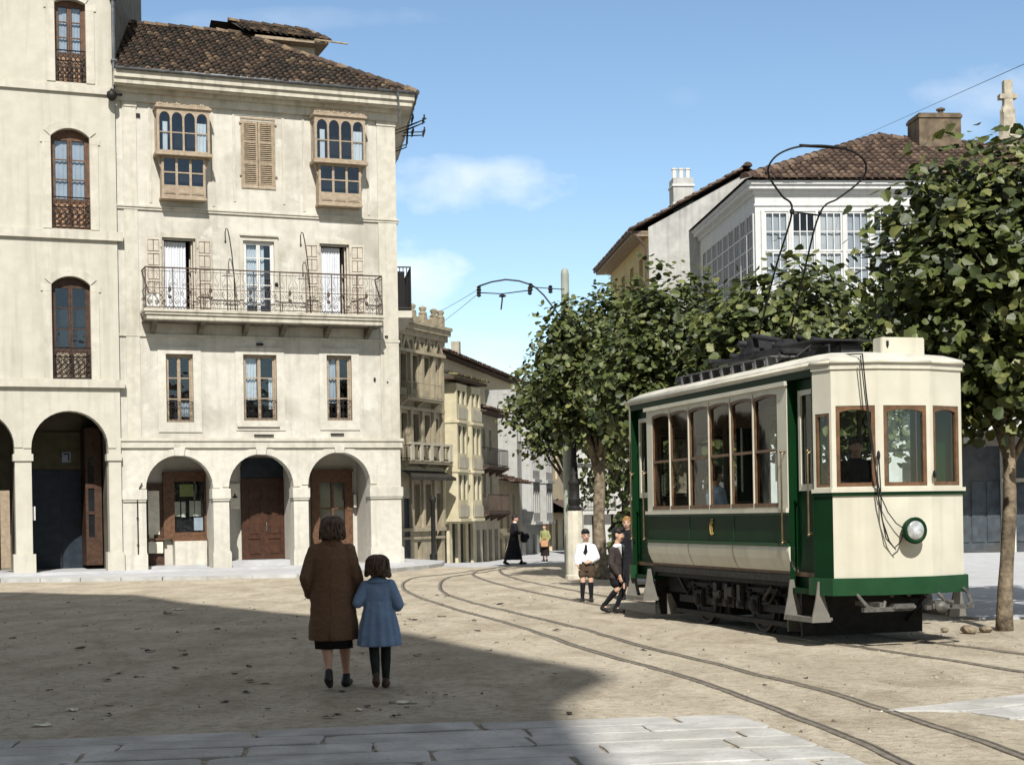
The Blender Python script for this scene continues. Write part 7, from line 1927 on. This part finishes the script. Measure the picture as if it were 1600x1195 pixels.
# inside
mb = MB(); mb.box(.06,TW-.06,.05,TL-.05,.80,.85); 
for y in (.80,5.26):
    wall_holes(mb, .06, TW-.06, .85, 3.25, [(.18,.62,1.75,2.85,0),(.68,1.22,.86,2.85,0),(1.28,1.72,1.75,2.85,0)], y, .04); mb.add([(.06,y+.04,.85),(.18,y+.04,.85),(.18,y+.04,3.25),(.06,y+.04,3.25)],[[3,2,1,0]])
mb.box(.06,.5,.86,5.2,1.22,1.30); mb.box(TW-.5,TW-.06,.86,5.2,1.22,1.30); mb.box(.09,.15,.86,5.2,1.3,1.62); mb.box(TW-.15,TW-.09,.86,5.2,1.3,1.62)
mb.box(.06,TW-.06,.05,TL-.05,3.225,3.234)
mb.build('interior', LINER, TR)
mb = MB(); mb.bevbox(.5,.78,.12,.34,.85,1.75,.03); mb.tube([(.64,.22,1.75),(.64,.22,1.85)], .03, 6); mb.tube([(.64,.22,1.85),(.76,.2,1.87)], .015, 5); mb.build('controller', BRASS, TR)
mb = MB(); c_ = MB()
curtain(c_, .0, .16, 1.95, 2.3, 0, 2, .006); c_.v = [(.09+v[1], 1.12+v[0], v[2]) for v in c_.v]; c_.build('notice', PAPER, TR)
# ------------------------------------------------------------------ street trees
LEAVES = [leaf_mat('leaf_green', (.075,.092,.024)), leaf_mat('leaf_dark', (.035,.048,.014)), leaf_mat('leaf_yellow', (.14,.148,.048))]
def bark_mat(name, c, lo, k=1.0):
    m = mat(name, c, .9, .2, 8, c2=lo, bump=.7, bscale=25, stain=.5, stain_c=tuple(x*.4 for x in c), soil=.4)
    return m
BARK = bark_mat('plane_bark', (.25,.20,.135), (.085,.064,.045))
BARKD = bark_mat('dark_bark', (.09,.075,.055), (.05,.042,.032))
LEAFSHAPE = [(0,-.5),(.30,-.42),(.50,-.05),(.34,.10),(.30,.30),(0,.55),(-.30,.30),(-.34,.10),(-.50,-.05),(-.30,-.42)]
def tree(x, y, label, trunk_h, trunk_r, blobs, nleaf, size, seed, bark=BARK, lean=(0,0), group='plane trees in a row along the tram line', open_=.0):
    rr = np.random.default_rng(seed); r2 = random.Random(seed)
    t = thing('plane_tree', label, 'tree', (x,y,gz(x,y)), 0, group)
    mb = MB(); n = 9; top = Vector((lean[0],lean[1],trunk_h))
    pts = []; rs = []
    for k in range(n+1):
        f = k/n; pts.append(Vector((lean[0]*f+.03*math.sin(f*5+seed), lean[1]*f+.02*math.cos(f*6+seed), trunk_h*f-.05))); rs.append(trunk_r*(1.2 if k == 0 else 1.05 if k == 1 else 1-.22*f+.04*math.sin(f*17+seed)))
    mb.tube(pts, rs, 12)
    # limbs to the leafy masses
    for (bx, by, bz, br, bh) in blobs:
        for q in range(2):
            e = Vector((bx+r2.uniform(-.4,.4)*br, by+r2.uniform(-.4,.4)*br, bz+r2.uniform(-.2,.45)*bh)); s_ = pts[-1-r2.randrange(3)]; m_ = s_.lerp(e, .5)+Vector((r2.uniform(-.12,.12),r2.uniform(-.12,.12),.12))
            mb.tube([s_, s_.lerp(m_,.5)+Vector((0,0,.06)), m_, m_.lerp(e,.5)+Vector((0,0,.05)), e], [trunk_r*.5,trunk_r*.42,trunk_r*.32,trunk_r*.2,.012], 6)
            for w in range(3):
                a = m_.lerp(e, r2.uniform(.1,.8)); b = a+Vector((r2.uniform(-.7,.7)*br,r2.uniform(-.7,.7)*br,r2.uniform(.1,.8)*bh)); mb.tube([a, a.lerp(b,.5)+Vector((0,0,.05)), b], [trunk_r*.15,.014,.006], 5)
    mb.build('trunk', bark, t, smooth=True)
    # leaves: sprays scattered in each mass, denser at the shell
    vol = np.array([b[3]*b[3]*b[4] for b in blobs]); pr = vol**.8/np.sum(vol**.8)
    C = []
    nsp = max(40, nleaf//14)
    which = rr.choice(len(blobs), nsp, p=pr)
    for w in which:
        bx, by, bz, br, bh = blobs[w]
        d = rr.normal(size=3); d /= np.linalg.norm(d)
        rad = (.45+.62*rr.random()**.6)
        lump = 1+.16*math.sin(3*d[0]+seed)*math.cos(4*d[2]+seed*2)+.10*math.sin(7*d[1]+5*d[0])
        C.append((np.array([bx,by,bz])+d*rad*lump*np.array([br,br,bh]), d))
    vs = []; fs = []; ms = []
    ls = np.array(LEAFSHAPE)
    for c, d in C:
        k = int(rr.integers(9, 20)); dirn = d+np.array([0,0,.35])+rr.normal(size=3)*.35; dirn /= np.linalg.norm(dirn)
        Ls = rr.uniform(.25,.6)*(.7+.3*size/.15)
        for i in range(k):
            p = c+dirn*Ls*rr.uniform(-.6,1)+rr.normal(size=3)*.11*(size/.13)
            nrm = np.array([0,-.25,.75])+d*.55+rr.normal(size=3)*.48; nrm /= np.linalg.norm(nrm)
            a = np.cross(nrm, rr.normal(size=3)); a /= np.linalg.norm(a); b = np.cross(nrm, a)
            s_ = size*rr.uniform(.5,1.3); fold = rr.uniform(.05,.28)
            o = len(vs)
            for q in ls: vs.append(tuple(p+a*q[0]*s_+b*q[1]*s_+nrm*(abs(q[0])*fold*s_-.10*s_*q[1]*q[1])))
            fs += [[o,o+1,o+2,o+3,o+4,o+5],[o,o+5,o+6,o+7,o+8,o+9]]
            mm = int(rr.choice(3, p=[.48,.36,.16])); ms += [mm, mm]
    cb = MB(); cb.v = vs; cb.f = fs; cb.m = ms
    cb.build('crown', LEAVES, t)
    return t
# nearest tree, right edge
tree(6.31,19.68,'plane tree with bare mottled trunk at the right edge beside the tram', 2.75, .097,
     [(.05,0,3.05,.75,.45),(-.35,0,4.2,1.25,1.25),(.6,.1,4.5,1.35,1.4),(.0,.2,5.4,.95,.75),(-.75,-.1,4.75,.75,.75),(.9,.2,3.5,1.1,.8),(-.2,-.1,3.25,.75,.55),(.3,-.2,5.6,.55,.6),(-.95,0,4.35,.5,.5),(-.55,0,5.75,.4,.45)], 13500, .145, 11, lean=(.06,0))
tree(9.3,23.0,'plane tree partly outside the right edge of the photo', 2.8, .13, [(-.6,0,4.2,1.4,1.2),(.4,0,5.0,1.3,1.1),(-.5,0,5.5,.8,.8)], 4500, .165, 12)
tree(4.95,25.6,'plane tree whose crown stands right behind the tram roof', 2.7, .12, [(-.7,0,3.9,1.15,.95),(.6,0,3.9,1.15,.95),(0,0,4.55,1.25,.8),(-1.2,0,4.3,.7,.7),(1.25,.1,4.2,.7,.75),(.1,0,5.05,.6,.5)], 10500, .142, 13)
tree(3.5,31.2,'plane tree behind the rear end of the tram', 2.9, .13, [(-.8,0,4.3,1.15,1.2),(.8,0,4.2,1.25,1.2),(0,0,5.0,1.2,.95),(-.3,0,5.75,.7,.55),(.9,0,5.3,.7,.6),(-.5,0,3.8,1.0,.6)], 10000, .142, 14)
tree(2.14,37.3,'plane tree with pale lower trunk behind the boy in white', 3.0, .165, [(-.45,0,4.7,1.2,1.2),(.8,0,4.7,1.3,1.3),(.1,0,5.7,1.15,1.1),(-.75,0,5.75,.6,.75),(.5,0,6.6,.6,.5),(.0,0,4.0,1.2,.6)], 10000, .15, 15)
tree(1.62,44.2,'plane tree with thin black trunk nearest the street mouth', 3.0, .11, [(-.5,0,4.5,1.0,.95),(.5,0,5.0,1.3,1.4),(-.65,0,3.9,.6,.5),(-.9,0,5.0,.5,.5)], 6000, .155, 16, bark=BARKD)
tree(5.1,40.0,'round green tree farther behind the tram', 2.4, .12, [(0,0,3.8,1.6,1.5),(-.9,0,3.2,1.0,1.0),(.9,0,4.4,1.1,1.0)], 2800, .19, 17, bark=BARKD, group='trees behind the tram line')
tree(7.6,34.0,'leafy tree hidden low behind the tram front', 2.6, .12, [(-.6,0,3.7,1.4,1.0),(.8,0,3.8,1.4,1.0)], 2600, .18, 18, bark=BARKD, group='trees behind the tram line')
tree(3.7,50.0,'distant dark tree between the trunks and the white house', 2.2, .13, [(0,0,3.6,1.9,1.6),(1.4,0,3.0,1.3,1.3)], 2600, .2, 19, bark=BARKD, group='trees behind the tram line')
# hedge-dark shrubs closing the view behind the boys
def shrub(x, y, label, rx, h, seed):
    t = thing('shrub', label, 'shrub', (x,y,gz(x,y)), 0, 'shrubs beyond the tree trunks'); rr = np.random.default_rng(seed); cb = MB(); ls = np.array(LEAFSHAPE)
    mb = MB(); mb.tube([(0,0,-.05),(.05,0,h*.5),(0,.05,h*.8)], [.06,.04,.02], 6); mb.tube([(0,0,.1),(.4*rx,0,h*.6)], [.04,.015], 5); mb.tube([(0,0,.1),(-.4*rx,0,h*.6)], [.04,.015], 5); mb.build('stem', BARKD, t)
    for i in range(1500):
        d = rr.normal(size=3); d /= np.linalg.norm(d); d[2] = abs(d[2]); p = np.array([d[0]*rx, d[1]*rx*.7, .1+d[2]*h])*(.5+.55*rr.random())
        nrm = d+rr.normal(size=3)*.6; nrm /= np.linalg.norm(nrm); a = np.cross(nrm, rr.normal(size=3)); a /= np.linalg.norm(a); b = np.cross(nrm, a); s_ = .2*rr.uniform(.6,1.2); o = len(cb.v)
        for q in ls: cb.v.append(tuple(p+a*q[0]*s_+b*q[1]*s_))
        cb.f += [list(range(o,o+10))]; cb.m.append(1 if rr.random() < .7 else 0)
    cb.build('foliage', LEAVES, t)
shrub(4.1,46,'dark shrub beyond the trunks left of the tram', 1.3, 2.0, 1); shrub(6.3,45,'dark shrub hidden behind the rear of the tram', 1.4, 2.2, 2)
# loose stones at the foot of the right tree
for i, (x, y, s_, lb) in enumerate(((5.72,19.35,.10,'largest rough stone at the foot of the right tree'),(5.98,19.5,.075,'rough stone between the largest stone and the right trunk'),(5.5,19.6,.05,'small stone left of the stones by the right tree'),(6.6,19.5,.055,'small stone just right of the right tree trunk'))):
    bm = bmesh.new(); bmesh.ops.create_icosphere(bm, subdivisions=2, radius=s_)
    for v in bm.verts: v.co *= 1+.5*mnoise.noise(v.co*9+Vector((i*3,0,0))); v.co.z *= .6
    me = bpy.data.meshes.new('stone'); bm.to_mesh(me); bm.free(); me.materials.append(BARK); o = bpy.data.objects.new('stone', me); COL.objects.link(o); o.location = (x,y,.02+s_*.3); tag(o, lb, 'stone')

# ------------------------------------------------------------------ poles and overhead wires
POLE = mat('grey_green_paint', (.27,.29,.245), .6, .1, 5, stain=.3, spec=.4)
PLINTH = mat('pale_concrete', (.50,.465,.38), .9, .12, 4, stain=.4, bump=.3, soil=.3)
t = thing('tram_pole', 'tall grey green steel pole with wire bracket above the trees', 'pole', (1.42,38.2,0))
mb = MB(); mb.lathe([(.13,-.3),(.13,3.2),(.115,3.25),(.115,5.6),(.10,5.65),(.10,7.55),(.085,7.66),(.04,7.71)], (0,0,0), 14); mb.build('shaft', POLE, t, smooth=True, ang=40)
mb = MB(); q = lambda x, z: (x-1.42, -.2, z)
mb.tube([q(1.42,6.2),q(1.30,6.45),q(1.14,6.67),q(.89,7.01),q(.72,7.18),q(.58,7.28),q(.28,7.38),q(-.05,7.42),q(-.4,7.37),q(-.72,7.27)], .02, 6); mb.tube([q(-.72,7.11),q(-.14,7.07),q(.58,7.15)], .014, 5); mb.tube([q(.62,7.22),q(1.4,7.15)], .012, 5)
mb.build('bracket', GEARD, t, smooth=True)
for x, z in ((-.72,7.18),(-.72,7.10),(.56,7.22),(.54,7.13),(1.05,7.16)):
    mb = MB(); mb.lathe([(.02,-.1),(.06,-.07),(.04,-.03),(.065,0),(.04,.04),(.06,.07),(.02,.1)], q(x, z), 8); mb.build('insulator', UNDER, t)
mb = MB(); mb.lathe([(.02,0),(.09,.02),(.09,.05),(.03,.08)], q(-.14,6.98), 8); mb.tube([q(-.14,7.06),q(-.15,6.9),q(-.18,6.68)], .02, 5); mb.build('wire_ear', UNDER, t)
t = thing('street_lamp', 'black cast iron lamp column on a pale concrete plinth', 'street lamp', (1.53,37.45,0))
mb = MB(); mb.lathe([(.25,-.05),(.25,.1),(.225,.12),(.21,1.55),(.19,1.66),(.15,1.68)], (0,0,0), 10); mb.build('plinth', PLINTH, t, smooth=True, ang=30)
mb = MB(); mb.lathe([(.16,1.66),(.17,1.74),(.12,1.8),(.15,1.86),(.16,1.95),(.125,2.0),(.125,2.3),(.15,2.33),(.15,2.38),(.10,2.45),(.09,2.7),(.07,3.0),(.06,4.4),(.09,4.45),(.09,4.5),(.04,4.55)], (0,0,0), 12); mb.build('column', UNDER, t, smooth=True, ang=40)
mb = MB(); mb.lathe([(.06,4.5),(.15,4.6),(.22,5.0),(.24,5.02),(.05,5.2),(.03,5.3)], (0,0,0), 6); mb.build('lantern', UNDER, t)
t = thing('street_post', 'thin black iron post in front of the ornate tan house', 'post', (-2.93,57.0,0)); mb = MB(); mb.lathe([(.14,-.2),(.14,.2),(.09,.25),(.08,2.1),(.12,2.15),(.12,2.3),(.05,2.4)], (0,0,0), 10); mb.build('shaft', UNDER, t, smooth=True, ang=40)
WIRE = mat('copper_wire', (.05,.05,.055), .6, .1, 5)
def wire(a, b, label, sag=.1, r=.008):
    a, b = Vector(a), Vector(b); P = [a.lerp(b, k/16)-Vector((0,0,sag*4*(k/16)*(1-k/16))) for k in range(17)]
    c = (a+b)/2; mb = MB(); mb.tube([p-c for p in P], r, 4); o = mb.build('overhead_wire', WIRE); o.location = c; tag(o, label, 'wire')
wire((-3.0,47.6,7.55),(-.72,38.0,7.2),'upper thin span wire from the corner house to the bracket arm',.05,.006)
wire((-3.1,49.5,7.2),(-.72,38.0,7.1),'lower thin span wire from the corner house to the bracket arm',.05,.006)
wire((13.5,60,15.95),(6.4,12,6.03),'thin tram wire crossing the sky at the upper right',.0,.006)
# ------------------------------------------------------------------ town hall behind the photographer: it throws the big shade on the square
HB = thing('town_hall', 'tall plain stone house behind the camera whose shade lies on the square', 'house', (-2.6,-8.6,0))
HT = 31.0; hz = HT/math.tan(R(SUN_EL)); sx, sy = -sd.x, -sd.y; q_ = math.hypot(sx, sy); sx /= q_; sy /= q_
sh = Vector((sx*hz, sy*hz, 0))
G = [Vector((.40,13.7,0))-sh, Vector((.90,15.4,0))-sh, Vector((-2.9,24.6,0))-sh, Vector((-6.6,30.4,0))-sh, Vector((-8.2,33.6,0))-sh, Vector((-13.5,37.0,0))-sh, Vector((-26,40,0))-sh, Vector((-34,26,0))-sh, Vector((-20,2,0))-sh, Vector((.30,5.0,0))-sh]
o0 = Vector((-2.6,-8.6,0))
GW = [Vector((.25,14.35,0))-sh, Vector((-3.3,24.0,0))-sh, Vector((-7.0,29.8,0))-sh]+G[4:-1]+[Vector((.2,5.0,0))-sh]
mb = MB(); mb.prism([((p-o0).x, (p-o0).y) for p in GW][::-1], -.2, HT-.7, 'z', 0)
mb.build('wall', PLASTER, HB, fix=True)
mb = MB(); C_ = sum(G, Vector())/len(G)
mb.prism([((p-o0).x, (p-o0).y) for p in G][::-1], HT-.7, HT, 'z', 0); mb.build('parapet', TRIM, HB, fix=True)
for p, q in zip(GW[:-1], GW[1:]):
    d = q-p; n = int(d.length/3.2)
    if n < 1: continue
    nn = Vector((d.y,-d.x,0)).normalized()
    if nn.dot(p-C_) < 0: nn = -nn
    for i in range(n):
        c0 = p+d*((i+.5)/n)-o0
        for fl in range(5):
            mb = MB(); u = d.normalized(); z = 1.2+fl*4.4
            P = [c0-u*.6, c0+u*.6]
            mb.add([tuple(P[0]+nn*.03+Vector((0,0,z))), tuple(P[1]+nn*.03+Vector((0,0,z))), tuple(P[1]+nn*.03+Vector((0,0,z+2.4))), tuple(P[0]+nn*.03+Vector((0,0,z+2.4)))], [[0,1,2,3]])
            mb.build('window', GLASSD, HB)

# houses on the far side of the square, behind the camera: they close the square and fill the reflections in the panes
for i, (x, w, h, lb) in enumerate(((6, 17, 13, 'wide grey house behind the camera on the far side of the square'), (23.5, 14, 15.5, 'tall narrow tan house behind the camera beside the wide grey house'), (38, 20, 12.5, 'long cream house behind the camera at the end of the square'))):
    T_ = thing('town_house', lb, 'house', (x, -46, 0)); mb = MB(); mb.box(0, w, -9, 0, -.2, h); mb.build('wall', (GREYB, TAN, CRM)[i], T_)
    mb = MB(); mb.prism([(-9.5,h),(.5,h),(-4.5,h+2.6)], -.3, w+.3, 'x'); mb.build('roof', TILESR[0], T_)
    for k in range(int(w/3)):
        for f in range(3):
            mb = MB(); mb.box(1+k*3, 2.2+k*3, .0, .05, 1.2+f*3.9, 3.4+f*3.9); mb.build('window', GLASSD, T_)
